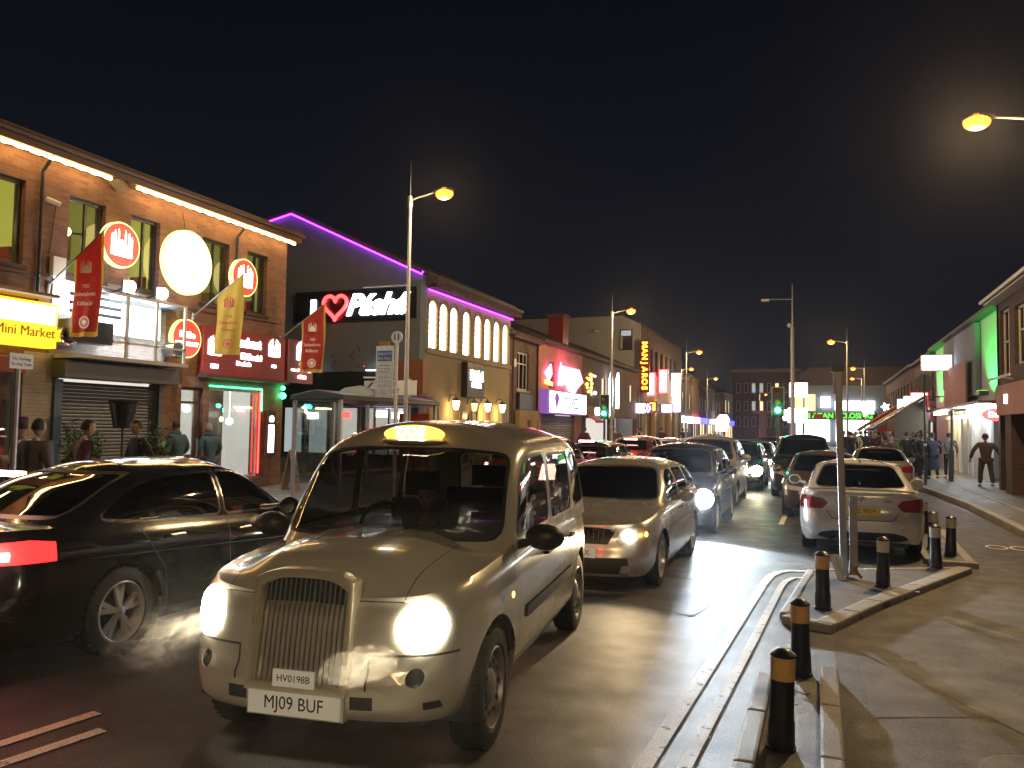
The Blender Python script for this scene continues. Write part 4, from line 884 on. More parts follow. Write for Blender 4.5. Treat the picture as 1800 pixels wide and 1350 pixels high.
# maroon fascia
F = sign('restaurant_fascia', 'long maroon fascia board with glowing white script and domed emblems above the shop window', 'shop sign', (FX, 17.2, 3.1))
obj('board', B(FX+.02, FX+.16, 15.62, 18.85, 3.08, 4.28), 'sign_maroon', F, world=True, bevel=.01)
obj('light_trough', B(FX+.02, FX+.3, 15.6, 18.9, 2.98, 3.07), 'fascia_brown', F, world=True)
mosque(F, .17, -1.2, .62, .26, 'letter_white'); mosque(F, .17, 1.15, .78, .26, 'letter_white')
text('lettering', '1920', .14, 'letter_white', F, (FX+.17, 16.0, 3.28), (0, 1, 0), (0, 0, 1), bold=.004)
text('lettering', 'Sultanahmet', .34, 'letter_white', F, (FX+.17, 17.1, 3.98), (0, 1, 0), (0, 0, 1), bold=.014, sx=.8)
text('lettering', 'Köftecisi', .24, 'letter_white', F, (FX+.17, 17.4, 3.62), (0, 1, 0), (0, 0, 1), bold=.004)
text('lettering', 'Meatballs', .15, 'letter_white', F, (FX+.17, 17.1, 3.42), (0, 1, 0), (0, 0, 1), bold=.003)
text('lettering', '1920', .1, 'letter_white', F, (FX+.17, 18.35, 3.45), (0, 1, 0), (0, 0, 1), bold=.003)
F = sign('corner_sign', 'maroon lightbox turned round the end of the brick building with a white emblem', 'shop sign', (FX+.3, 19.1, 3.1))
obj('box', B(FX+.05, FX+.20, 18.93, 20.15, 3.05, 4.3), 'sign_maroon', F, world=True, bevel=.01); mosque(F, -.09, .5, .8, .3, 'letter_white')
text('lettering', '1920', .14, 'letter_white', F, (FX+.215, 19.6, 3.6), (0, 1, 0), (0, 0, 1), bold=.004); text('lettering', 'www.sultanahmet.com', .1, 'letter_white', F, (FX+.215, 19.55, 3.42), (0, 1, 0), (0, 0, 1), bold=.004); text('lettering', 'KÖFTE', .12, 'letter_white', F, (FX+.215, 19.6, 3.22), (0, 1, 0), (0, 0, 1), bold=.003)
b = bmesh.new(); tube(b, [(FX-.05, 18.9, 4.15), (FX+.1, 19.0, 4.15)], .03, 6); obj('bracket', b, 'dark_metal', F, world=True)
# yellow mini market sign
F = sign('market_sign', 'bright yellow lightbox reading Mini Market at the left edge', 'shop sign', (FX+.1, 9, 3.3))
obj('case', B(FX+.02, FX+.30, 6.4, 11.42, 3.28, 4.16), 'market_yellow', F, world=True, bevel=.01); text('lettering', 'Mini Market', .27, 'counter_yellow', F, (FX+.31, 10.75, 3.56), (0, 1, 0), (0, 0, 1), sx=.95)
text('lettering', 'RIVER TURK', .01, 'sign_black', F, (FX+.1, 7, 3.4), (0, 1, 0), (0, 0, 1)) if False else None
obj('glow_panel', B(FX+.302, FX+.309, 6.45, 11.36, 3.74, 4.1), 'white_panel', F, world=True)
obj('canopy', B(FX+.02, FX+.62, 6.2, 11.2, 4.24, 4.30), 'wood_board', F, world=True)
F = sign('lower_canopy', 'dark red shop canopy board under the yellow market sign', 'canopy', (FX+.1, 9, 3)); obj('board', B(FX+.04, FX+.7, 6.2, 10.5, 2.72, 3.02), 'sign_maroon', F, world=True, bevel=.02)
# white glazed balcony box with floodlights
F = sign('glazed_balcony', 'white-lit glazed balcony with slim posts above the blue shutter', 'balcony', (FX, 13, 3.2))
obj('floor_slab', B(FX+.03, FX+.75, 11.6, 14.5, 3.12, 3.20), 'render_white', F, world=True); obj('back_panel', B(FX+.035, FX+.06, 12.4, 14.3, 3.75, 4.45), 'white_panel', F, world=True)
obj('top_board', B(FX+.04, FX+.5, 12.2, 14.5, 4.46, 4.56), 'dark_metal', F, world=True)
for y in (12.75, 13.55, 14.4): obj('post', B(FX+.68, FX+.73, y-.03, y+.03, 3.2, 4.5), 'cream_post', F, world=True)
obj('rail', B(FX+.68, FX+.73, 12.4, 14.43, 4.503, 4.55), 'cream_post', F, world=True); obj('rail', B(FX+.68, FX+.73, 12.4, 14.43, 3.5, 3.54), 'cream_post', F, world=True)
obj('glass_panel', B(FX+.70, FX+.712, 12.4, 14.38, 3.55, 4.45), 'clear_glass', F, world=True)
F = sign('slanted_lightbox', 'slanted bright white lightbox with dark slats beside the red hanging banner', 'sign', (FX, 12, 3.9))
b = bmesh.new(); prism(b, [(FX+.05, 11.5, 4.75), (FX+.5, 11.5, 4.55), (FX+.5, 11.5, 3.95), (FX+.05, 11.5, 4.1)], (0, 1.25, -.1)); obj('case', b, 'white_panel', F, world=True)
b = bmesh.new(); 
for k in range(3): box(b, FX+.505, FX+.53, 11.5, 12.75, 4.02+.17*k, 4.09+.17*k)
obj('slat', b, 'dark_metal', F, world=True); obj('black_board', B(FX+.2, FX+.6, 11.52, 12.5, 3.45, 3.9), 'sign_black', F, world=True)
for i, (y, z) in enumerate(((12.98, 4.78), (13.9, 4.78))):
    F = sign('floodlight', ('glaring white floodlight nearer the red banner' if i == 0 else 'glaring white floodlight above the middle of the glazed balcony'), 'floodlight', (FX+.5, y, z), 'floodlights above the balcony')
    b = bmesh.new(); sphere(b, (0, 0, 0), .13, (.7, 1, 1)); obj('lens', b, 'flood', F, smooth=True); lamp('SPOT', (.15, 0, -.05), 330, (.85, .93, 1), .1, F, (-.55, 0, -1), R(150), .5); b = bmesh.new(); cyl(b, (-.5, 0, -.1), (-.05, 0, 0), .025); box(b, -.12, -.06, -.13, .13, -.13, .13); obj('bracket', b, 'dark_metal', F)
for y in (11.62, 14.55):
    F = sign('heater_drum', 'small round metal heater on the wall at the %s end of the glazed balcony' % ('left' if y < 12 else 'right'), 'heater', (FX+.3, y, 3.55), 'wall heaters')
    b = bmesh.new(); lathe(b, [(.14, -.25), (.2, -.22), (.2, .1), (.15, .12), (.001, .1)], (0, 0, 0), 'x', 24); obj('drum', b, 'chrome', F, smooth=True); b = bmesh.new(); lathe(b, [(.14, .122), (.001, .123)], (0, 0, 0), 'x', 20); obj('grill', b, 'dark_metal', F)
# banners on slanted poles
def banner(y, z, dy, w, h, label, cloth, ink):
    T = thing('hanging_banner', label, 'banner', (FX, y, z), 0, 'restaurant banners on slanted poles')
    out = Vector((1.25, dy, 1.0)); b = bmesh.new(); tube(b, [(0.02, 0, 0), out*1.12], [.02, .012], 8); cyl(b, (.0, 0, -.18), (.05, 0, .1), .04, n=8); obj('pole', b, 'steel', T, smooth=True)
    u = out.normalized(); n = 14; mm = 20; g = []; bb = bmesh.new(); p1 = out*1.06; p0 = p1-u*w*1.42
    for i in range(n+1):
        col = []
        top = p0.lerp(p1, i/n); low = Vector((p0.x+(p1.x-p0.x)*i/n, p0.y+(p1.y-p0.y)*i/n, p0.z-h))
        for j in range(mm+1):
            q = top.lerp(low, j/mm); q.y += .035*math.sin(i*.9+j*.25)*(j/mm+.2); q.x += .015*math.sin(i*1.3+j*.3)*(j/mm); col.append(bb.verts.new(q))
        g.append(col)
    for i in range(n):
        for j in range(mm):
            f = bb.faces.new((g[i][j], g[i+1][j], g[i+1][j+1], g[i][j+1])); f.material_index = 1 if (j >= mm-1 or i == 0 or i == n-1) else 0
    for f in list(bb.faces): pass
    r = bmesh.ops.solidify(bb, geom=bb.faces[:], thickness=.008)
    cl = obj('cloth', bb, [cloth, 'fringe_gold'], T, smooth=True)
    hx = Vector((p1.x-p0.x, p1.y-p0.y, 0)).normalized(); c = (p0+p1)/2; nn = hx.cross(Vector((0, 0, 1)))
    off = nn*(.05 if nn.y < 0 else -.05); face = 1 if nn.y < 0 else -1; U = hx*1
    base = Vector((c.x, c.y, p0.z))+off
    def tx(s, zz, sz): text('lettering', s, sz, ink, T, base+Vector((0, 0, zz)), U, (0, 0, 1), ext=.003, world=False, sx=.8)
    mb = mosque(T, base.x, base.y, base.z-h*.14, w*.22, ink, U=tuple(U)); tx('1920', -h*.40+.06, .11); tx('Sultanahmet', -h*.46, .125); tx('Köftecisi', -h*.58, .13)
    b = bmesh.new()
    for r0, r1 in ((w*.16, w*.2), (.0, w*.08), (w*.11, w*.13)):
        for k in range(16):
            a0, a1 = 2*PI*k/16, 2*PI*(k+1)/16; cc = base+Vector((0, 0, -h*.82))
            q = [cc+U*r*math.cos(a)+Vector((0, 0, r*math.sin(a))) for r, a in ((r0+.001, a0), (r1, a0), (r1, a1), (r0+.001, a1))]; b.faces.new([b.verts.new(v) for v in q])
    obj('roundel', b, ink, T)
    return T
banner(11.4, 4.55, .12, .62, 1.55, 'red fringed banner with domed emblem hanging at the left over the white lightbox', 'cloth_red', 'white_ink')
banner(15.35, 4.45, .25, .62, 1.45, 'yellow fringed banner hanging in front of the maroon fascia', 'cloth_yellow', 'red_ink')
banner(18.75, 4.25, .3, .62, 1.45, 'red fringed banner hanging off the far end of the brick building', 'cloth_red', 'white_ink')
# small fittings
F = sign('menu_case', 'narrow lit menu case with white list on the brick pier', 'menu board', (FX+.02, 18.42, 1.6)); obj('case', B(0, .07, -.2, .2, -.65, .6), 'fascia_brown', F, bevel=.01); obj('list', B(.071, .08, -.12, .12, -.55, .22), 'white_panel', F); mosque(F, .075, 0, .36, .09, 'letter_white')
F = thing('menu_easel', 'black sandwich board with pictures of dishes on the left pavement', 'sandwich board', (-13.2, 17.9, .12), R(20))
b = bmesh.new(); prism(b, [(.18, -.27, 0), (.02, -.27, 1.05), (-.01, -.27, 1.05), (-.2, -.27, 0), (-.17, -.27, 0), (0, -.27, 1.0), (.15, -.27, 0)], (0, .54, 0)); obj('frame', b, 'wood_board', F); b = bmesh.new(); prism(b, [(.172, -.22, .1), (.035, -.22, 1.0), (.045, -.22, 1.0), (.182, -.22, .1)], (0, .44, 0)); obj('board', b, 'sign_black', F)
b = bmesh.new()
for k, (yy, zz) in enumerate(((-.1, .45), (.1, .4), (-.08, .62), (.11, .68), (0, .25))):
    c = Vector((.186-.152*(zz-.1)/.9+.002, yy, zz)); prism(b, [c+Vector((-.15*math.sin(a)*.08, .075*math.cos(a), .055*math.sin(a))) for a in [2*PI*i/12 for i in range(12)]], (.004, 0, 0))
obj('dish_picture', b, 'white_ink', F)
F = sign('alarm_box', 'white alarm box on the brick wall below the first banner pole', 'alarm box', (FX+.02, 11.55, 4.95)); obj('case', B(0, .12, -.14, .14, -.2, .2), 'sign_white', F, bevel=.04)
F = sign('wall_camera', 'small white camera on the bare brick between two upper windows', 'camera', (FX+.02, 11.35, 6.25)); b = bmesh.new(); cyl(b, (.05, -.12, .02), (.16, .12, -.05), .05); cyl(b, (0, 0, 0), (.1, 0, 0), .02); obj('case', b, 'sign_white', F)
F = sign('wall_lantern', 'green glowing lamp on the end pier of the brick building', 'lamp', (FX+.12, 18.85, 2.75)); b = bmesh.new(); sphere(b, (0, 0, -.1), .09); sphere(b, (0, 0, .12), .06); obj('bulb', b, 'green_bulb', F); b = bmesh.new(); cyl(b, (-.12, 0, .25), (0, 0, .25), .02); cyl(b, (0, 0, .25), (0, 0, .15), .015); obj('bracket', b, 'dark_metal', F)
# planter with a lamp-like bucket on a post, shrubs
def shrub(x, y, h, w, label, seed):
    rr = random.Random(seed); T = thing('potted_shrub', label, 'plant', (x, y, .12), 0, 'potted shrubs in front of the shutter')
    b = bmesh.new(); lathe(b, [(.001, 0), (.16, 0), (.22, .38), (.24, .4), (.2, .4), (.19, .36), (.001, .36)], n=20); obj('pot', b, 'dark_metal', T, smooth=True)
    b = bmesh.new(); st = []
    for k in range(9):
        a = rr.uniform(0, 2*PI); e = Vector((math.cos(a)*w*rr.uniform(.2, .8), math.sin(a)*w*rr.uniform(.2, .8), h*rr.uniform(.7, 1))); st.append(e); tube(b, [(0, 0, .35), (e.x*.4, e.y*.4, h*.55), e], [.018, .012, .006], 5)
    obj('stem', b, 'wood_board', T)
    b = bmesh.new()
    for k in range(900):
        e = rr.choice(st); t = rr.uniform(.35, 1.02); p = Vector((e.x*t, e.y*t, .35+(e.z-.35)*t))+Vector((rr.gauss(0, .09), rr.gauss(0, .09), rr.gauss(0, .08))); u = Vector((rr.gauss(0, 1), rr.gauss(0, 1), rr.gauss(0, 1))).normalized(); v = u.cross(Vector((rr.gauss(0, 1), rr.gauss(0, 1), .3))).normalized(); s = rr.uniform(.025, .055)
        b.faces.new([b.verts.new(p-u*s*1.5), b.verts.new(p+v*s*.6), b.verts.new(p+u*s*1.5), b.verts.new(p-v*s*.6)])
    obj('foliage', b, 'leaf', T); return T
shrub(-12.9, 11.0, 1.75, .42, 'wide leafy potted shrub, the left one in front of the closed shutter', 1); shrub(-12.9, 13.0, 1.6, .3, 'slim leafy potted shrub, the right one in front of the closed shutter', 2)
F = thing('bucket_planter', 'black bucket planter raised on a thin post before the shutter', 'planter', (-13.0, 12.1, .12)); b = bmesh.new(); lathe(b, [(.001, 1.6), (.17, 1.6), (.28, 2.15), (.30, 2.16), (.27, 2.1), (.001, 2.08)], n=20); obj('bucket', b, 'sign_black', F, smooth=True); b = bmesh.new(); cyl(b, (0, 0, 0), (0, 0, 1.62), .025); lathe(b, [(.001, 0), (.2, 0), (.2, .04), (.001, .04)], n=20); obj('post', b, 'dark_metal', F)

# ================================================================ 2. grey gable building with arched lit windows
T = thing('gable_building', 'dark grey gabled building with purple roof light line and tall arched lit windows', 'building', (FX, 27.5, 0))
b = bmesh.new(); gp = [(FX, 27.5, 0), (FX, 27.5, 7.75), (-20.6, 27.5, 10.62), (-26.6, 27.5, 9.4), (-26.6, 27.5, 0)]
prism(b, [(x, 27.5, z) for x, _, z in gp], (0, .3, 0)); obj('side_wall', b, 'render_grey', T, world=True)
b = bmesh.new(); prism(b, [(FX+.25, 27.42, 7.72), (-20.6, 27.42, 10.68), (-26.8, 27.42, 9.45), (-26.8, 27.42, 9.57), (-20.6, 27.42, 10.82), (FX+.25, 27.42, 7.86)], (0, 9.6, 0)); obj('roof', b, 'roof_tile', T, world=True)
b = bmesh.new(); tube(b, [(FX+.05, 27.38, 7.85), (FX, 27.38, 7.74), (-20.6, 27.38, 10.62), (-22.6, 27.38, 10.2), (-26.6, 27.38, 9.4)], .035, 6); obj('light_strip', b, 'led_purple', T, world=True)
AW = [(28.25+i*1.02+(.12 if i > 3 else 0), .31) for i in range(8)]
AW = [(28.35, .33), (29.35, .33), (30.4, .33), (31.75, .33), (33.0, .31), (34.05, .31), (35.15, .31), (36.25, .3)]
AW = [(28.45, .37), (29.42, .37), (30.42, .37), (31.7, .37), (32.97, .37), (34.08, .36), (35.2, .36), (36.35, .36)]
b = bmesh.new(); wallx(b, FX, 1, 27.8, 37.0, 0, 7.6, [(y-w, y+w, 4.95, 6.85) for y, w in AW]+[(31.4, 32.5, .12, 2.5)], .3); wallx(b, -25, -1, 27.8, 37, 0, 7.6, [], .3); box(b, -25, FX-.3, 36.7, 37.0, 0, 7.6); obj('front_wall', b, 'render_tan', T, world=True)
def archpts(y, w, z0, z1, n=10): return [(y-w, z0), (y+w, z0)]+[(y+w*math.cos(PI*i/n), z1-w+w*math.sin(PI*i/n)) for i in range(n+1)]
for y, w in AW:
    b = bmesh.new(); box(b, FX-.14, FX-.10, y-w, y+w, 4.95, 6.85); wn = obj('arched_window', b, 'arch_glow', T, world=True)
    b = bmesh.new()     # spandrels closing the square opening to an arch, then a raised hood and lattice
    for s in (1, -1):
        pts = [(y+s*w, 6.85), (y+s*w, 6.85-w)]+[(y+s*w*math.cos(PI*i/12), 6.85-w+w*math.sin(PI*i/12)) for i in range(1, 7)]; prism(b, [(FX-.06, a, c) for a, c in pts], (.056, 0, 0))
    obj('arch_head', b, 'render_tan', wn, world=True)
    b = bmesh.new(); tube(b, [(FX+.01, y+(w+.12)*math.cos(a), 6.85-w+(w+.16)*math.sin(a)) for a in [PI*i/12 for i in range(13)]], .035, 6); obj('hood_mould', b, 'render_tan', wn, world=True, smooth=True)
    b = bmesh.new()
    for k in range(8):
        z = 5.0+k*.235
        tube(b, [(FX-.085, y-w, z), (FX-.085, y, z+.12), (FX-.085, y+w, z)], .011, 4); tube(b, [(FX-.085, y-w, z+.235), (FX-.085, y, z+.12), (FX-.085, y+w, z+.235)], .011, 4)
    obj('lattice', b, 'neon_gold', wn, world=True)
    b = bmesh.new()
    for k in range(9):
        for s in (1, -1): sphere(b, (FX-.03, y+s*w, 5.0+k*.23), .045, u=6, v=5)
    obj('scalloped_edge', b, 'render_tan', wn, world=True)
b = bmesh.new(); tube(b, [(FX+.12, 27.8, 7.2), (FX+.12, 37.0, 7.2)], .035, 6); obj('light_strip', b, 'led_purple', T, world=True)
b = bmesh.new(); prism(b, [(FX+.0, 27.7, 7.3), (FX+.55, 27.7, 7.58), (FX+.55, 27.7, 7.68), (FX-1.2, 27.7, 8.25), (FX-1.2, 27.7, 7.3)], (0, 9.7, 0)); obj('eaves', b, 'roof_tile', T, world=True)
b = bmesh.new()
for k in range(48): box(b, FX+.02, FX+.5, 27.8+k*.2, 27.86+k*.2, 7.28, 7.45)
obj('eaves_brackets', b, 'fascia_brown', T, world=True)
obj('string_course', B(FX+.0, FX+.09, 27.8, 37.0, 4.7, 4.9), 'render_tan', T, world=True); obj('corner_pilaster', B(FX-.4, FX+.02, 27.3, 27.79, 0, 7.5), 'render_grey', T, world=True)
for i, y in enumerate((28.6, 30.6, 33.4, 34.9, 36.3)):
    b = bmesh.new(); tube(b, [(FX+.01, y-.45, .12), (FX+.01, y-.45, 2.3)]+[(FX+.01, y+.45*math.cos(a), 2.3+.62*math.sin(a)) for a in [PI*(1-k/12) for k in range(1, 12)]]+[(FX+.01, y+.45, 2.3), (FX+.01, y+.45, .12)], .05, 6); a_ = obj('blind_arch', b, 'render_tan', T, world=True, smooth=True)
    b = bmesh.new(); prism(b, [(FX+.004, a, c) for a, c in archpts(y, .42, .12, 2.85)], (.012, 0, 0)); obj('arch_panel', b, 'render_grey' if i == 4 else 'render_tan', a_, world=True)
d = obj('door', framex(FX-.1, 1, 31.4, 32.5, .12, 2.5, .1), 'window_white', T, world=True); obj('leaf', B(FX-.16, FX-.13, 31.5, 32.4, .12, 2.42), 'sign_black', d, world=True)
for i, (y, z, lit) in enumerate(((30.0, 2.75, 1), (31.9, 2.72, 0), (33.4, 2.75, 1), (35.2, 2.75, 1))):
    L_ = sign('wall_lantern', ['glowing glass lantern left of the dark door on the tan arched front', 'dim amber lantern hanging over the dark door', 'glowing glass lantern just right of the dark door', 'glowing glass lantern furthest right on the tan arched front'][i], 'lantern', (FX+.35, y, z), 'lanterns on the arched front')
    b = bmesh.new(); lathe(b, [(.001, -.24), (.1, -.2), (.17, .12), (.17, .14), (.001, .14)], n=8); obj('glass', b, 'lantern_glow' if lit else 'warm_window', L_); b = bmesh.new(); lathe(b, [(.001, .14), (.2, .142), (.1, .24), (.03, .27), (.001, .34)], n=8); tube(b, [(0, 0, .3), (-.1, 0, .42), (-.3, 0, .35), (-.34, 0, .1)], .018, 6); cyl(b, (0, 0, -.24), (0, 0, -.32), .015); obj('bracket', b, 'dark_metal', L_)
    if lit: lamp('POINT', (FX+.4, y, z-.45), 28, (1, .62, .2), .1, None, name='lantern_light')
F = sign('script_sign', 'black upright sign box with white glowing script over the dark door', 'shop sign', (FX, 31.9, 3.8)); obj('box', B(FX+.02, FX+.3, 31.2, 33.1, 3.1, 4.62), 'sign_black', F, world=True, bevel=.02)
text('lettering', 'Páshá', .62, 'letter_white', F, (FX+.31, 32.2, 4.05), (0, 1, 0), (0, 0, 1), bold=.02, ext=.02); text('lettering', 'SHISHA', .3, 'letter_white', F, (FX+.31, 32.2, 3.65), (0, 1, 0), (0, 0, 1), bold=.015)
# neon board on the gable wall
F = sign('neon_board', 'long black board on the grey gable wall with white neon script and red neon heart', 'neon sign', (-17, 27.3, 6.5)); obj('board', B(-20.1, -14.55, 27.22, 27.38, 6.0, 7.24), 'sign_black', F, world=True)
obj('top_light', B(-16.8, -14.9, 27.0, 27.08, 7.26, 7.31), 'render_white', F, world=True)
obj('letter_i', B(-19.35, -19.1, 27.16, 27.21, 6.3, 6.9), 'letter_white', F, world=True, bevel=.02)
b = bmesh.new(); hp = [(16*math.sin(t)**3, 13*math.cos(t)-5*math.cos(2*t)-2*math.cos(3*t)-math.cos(4*t)) for t in [2*PI*i/40 for i in range(40)]]
tube(b, [(-18.15+x*.034, 27.12, 6.6+z*.034) for x, z in hp], .07, 8, closed=True); obj('heart', b, 'neon_red', F, world=True, smooth=True)
text('lettering', 'Páshá', 1.15, 'letter_white', F, (-16.35, 27.2, 6.58), (1, 0, 0), (0, 0, 1), bold=.045, ext=.03, sx=1.02, shear=.35)
# dark wall fittings below
b = bmesh.new(); rr = random.Random(4)
for k in range(26):
    x = rr.uniform(-18.6, -15.4); z = rr.uniform(4.0, 5.1); cyl(b, (x, 27.47, z), (x+rr.uniform(-.05, .25), 27.44, z-rr.uniform(.02, .3)), .012, n=4)
F = sign('wall_art', 'scatter of thin silver rods across the dark gable wall under the neon board', 'wall decoration', (-17, 27.4, 4.5)); obj('rods', b, 'chrome', F, world=True)
F = sign('hanging_clock', 'small gold ornate clock bracket on the dark gable wall', 'clock', (-15.9, 27.2, 4.7)); b = bmesh.new(); sphere(b, (0, 0, -.1), .2, (.8, .5, 1.1)); sphere(b, (0, 0, .2), .12); box(b, -.2, .16, -.05, .2, .28, .42); obj('case', b, 'clock_gold', F, smooth=True)
F = sign('green_fascia', 'dark green-black fascia band low on the gable wall behind the bus shelter', 'shop sign', (-17, 27.3, 3)); obj('board', B(-21.5, -14.9, 27.1, 27.45, 2.75, 3.95), 'green_black', F, world=True, bevel=.02); b = B(-16.6, -15.6, 27.05, 27.09, 3.97, 4.01); box(b, -18.9, -18.7, 27.05, 27.09, 3.97, 4.01); obj('strip', b, 'letter_white', F, world=True)
F = sign('side_entrance', 'glazed side entrance with blue-lit windows behind the bus shelter', 'shopfront', (-17, 27.2, 0))
for k, x in enumerate((-20.6, -19.4, -18.0, -16.6, -15.7)):
    f = obj('window', B(x, x+.98, 27.30, 27.36, .6, 2.6), 'window_black', F, world=True); obj('pane', B(x+.08, x+.9, 27.28, 27.295, .7, 2.5), ('cool_window', 'cool_window', 'shop_glow', 'shop_glow', 'shop_glow')[k], f, world=True)
for x, z, m in ((-19.4, 2.3, 'letter_white'), (-17.9, 2.35, 'neon_red'), (-16.2, 2.4, 'white_panel'), (-15.5, 2.35, 'white_panel')): obj('lamp', B(x, x+.5, 27.22, 27.27, z-.25, z), m, F, world=True)
F = sign('terracotta_box', 'terracotta box sign with a purple awning beneath at the corner of the gable building', 'canopy', (-14, 27.6, 3)); obj('panel', B(-15.1, -13.9, 26.7, 27.25, 3.05, 4.35), 'terracotta_panel', F, world=True, bevel=.02)
b = bmesh.new(); prism(b, [(-16.6, 25.9, 2.55), (-13.7, 25.9, 2.55), (-13.7, 25.9, 2.82), (-14.0, 25.9, 2.98), (-16.6, 25.9, 2.98)], (0, 1.3, 0)); obj('awning', b, 'awning_purple', F, world=True)
# ================================================================ 3.. the rest of the left-hand row
def emit_text(T, s, size, m, y, z, x=FX+.2, **k): return text('lettering', s, size, m, T, (x, y, z), (0, 1, 0), (0, 0, 1), bold=k.pop('bold', .01), **k)
def awning_shape(b, y0, y1, z, d=.9, h=.5): prism(b, [(FX+.05, y0, z+h), (FX+d, y0, z), (FX+d, y0, z-.12), (FX+d-.04, y0, z-.12), (FX+d-.04, y0, z-.02), (FX+.05, y0, z+h-.05)], (0, y1-y0, 0)); return b
T = thing('terraced_house', 'narrow brown brick house with boarded front, right of the tall arched windows', 'building', (FX, 37.0, 0))
b = bmesh.new(); wallx(b, FX-.1, 1, 37.02, 41.3, 0, 6.55, [(38.3, 40.0, 3.75, 5.75)], .3); obj('wall', b, 'brick_brown', T, world=True)
windowx(T, FX-.1, 1, 38.3, 40.0, 3.75, 5.75, 'window_white', 'tinted_glass', my=(38.85, 39.45), mz=(5.15,), sill='render_white', w=.09)
obj('window_back', B(FX-.7, FX-.65, 38, 40.3, 3.5, 6), 'window_black', T, world=True)
b = bmesh.new(); prism(b, [(FX+.3, 36.9, 6.5), (FX+.3, 36.9, 6.62), (FX-4.5, 36.9, 8.6), (FX-9, 36.9, 6.6)], (0, 4.4, 0)); obj('roof', b, 'roof_tile', T, world=True)
b = bmesh.new(); box(b, FX-.08, FX+.28, 37.1, 41.3, 6.35, 6.5); tube(b, [(FX+.3, 37, 6.5), (FX+.3, 41.3, 6.5)], .06, 6); tube(b, [(FX+.05, 37.35, 6.4), (FX+.02, 37.35, .2)], .05, 6); obj('gutter', b, 'fascia_brown', T, world=True)
obj('alarm_box', B(FX-.1, FX+.02, 37.55, 37.85, 4.9, 5.3), 'sign_white', T, world=True)
b = bmesh.new(); box(b, FX-.1, FX+.1, 38.2, 40.4, 2.75, 3.6); obj('dark_panel', b, 'green_black', T, world=True)
b = bmesh.new(); box(b, FX-.05, FX+.22, 37.9, 40.6, .12, 2.2); box(b, FX-.05, FX+.25, 37.85, 40.65, 2.2, 2.72); obj('hoarding', b, 'wood_board', T, world=True); obj('batten', B(FX+.221, FX+.26, 39.1, 39.5, .12, 2.19), 'fascia_brown', T, world=True)

T = thing('pink_building', 'two-storey pink rendered dessert shop front washed by red neon', 'building', (FX, 41.3, 0))
b = bmesh.new(); wallx(b, FX, 1, 41.32, 50.0, 0, 6.6, [(43.1, 44.0, 4.1, 5.6), (41.9, 48.4, .12, 2.6)], .3); obj('wall', b, 'render_pink', T, world=True)
windowx(T, FX, 1, 43.1, 44.0, 4.1, 5.6, 'window_black', 'tinted_glass', my=(43.55,)); shutterx(T, FX-.1, 1, 41.9, 48.4, .12, 2.6, p=.11)
b = bmesh.new(); prism(b, [(FX+.4, 41.2, 6.55), (FX+.4, 41.2, 6.7), (FX-4.5, 41.2, 8.75), (FX-9, 41.2, 6.6)], (0, 26.4, 0)); obj('roof', b, 'roof_tile', T, world=True)
ch = obj('chimney', B(FX-1.9, FX-.9, 48.6, 49.8, 6.6, 9.0), 'sign_maroon', T, world=True); obj('chimney_cap', B(FX-2.0, FX-.8, 48.5, 49.9, 9.0, 9.15), 'brick_brown', ch, world=True)
F = sign('neon_emblem', 'dazzling pink-white neon arrow shapes on the pink wall above the dessert shop sign', 'neon sign', (FX+.1, 45, 5))
for nm, pts, m in (('diamond', [(42.0, 4.9), (43.0, 5.45), (43.2, 4.9), (42.7, 4.45)], 'neon_pink'), ('arrow', [(45.0, 5.35), (48.4, 5.35), (49.2, 4.75), (48.2, 4.5), (47.2, 3.9), (46.2, 4.55), (45.0, 4.55)], 'white_panel'), ('bar', [(42.0, 4.3), (43.3, 4.2), (43.3, 4.42), (42.0, 4.5)], 'neon_gold'), ('flame', [(44.4, 4.3), (44.9, 5.7), (45.2, 4.3)], 'neon_pink')):
    b = bmesh.new(); prism(b, [(FX+.12, y, z) for y, z in pts], (.08, 0, 0)); obj(nm, b, m, F, world=True)
b = bmesh.new(); tube(b, [(FX+.22, y, z) for y, z in ((44.9, 5.45), (48.5, 5.45), (49.35, 4.75), (48.3, 4.4), (47.2, 3.8), (46.1, 4.45), (44.9, 4.45))], .05, 6, closed=True); obj('outline', b, 'neon_pink', F, world=True)
lamp('POINT', (FX+.7, 45.5, 5.2), 140, (1, .1, .25), .3, None, name='neon_light')
F = sign('dessert_sign', 'bright white lightbox with blue end and ice cream cone beneath the pink neon', 'shop sign', (FX, 45, 3)); obj('case', B(FX+.02, FX+.5, 41.5, 49.3, 2.62, 3.95), 'letter_purple', F, world=True); obj('face', B(FX+.501, FX+.52, 41.9, 49.2, 2.7, 3.88), 'sign_glow', F, world=True)
text('lettering', 'TOPEZ', .95, 'letter_blue', F, (FX+.525, 46.0, 3.25), (0, 1, 0), (0, 0, 1), bold=.02)
b = bmesh.new(); prism(b, [(FX+.53, 42.7, 3.4), (FX+.53, 43.3, 3.4), (FX+.53, 43.0, 2.75)], (.04, 0, 0)); sphere(b, (FX+.56, 43.0, 3.5), .3, (.3, 1.2, 1)); obj('ice_cream_cone', b, 'letter_purple', F, world=True)

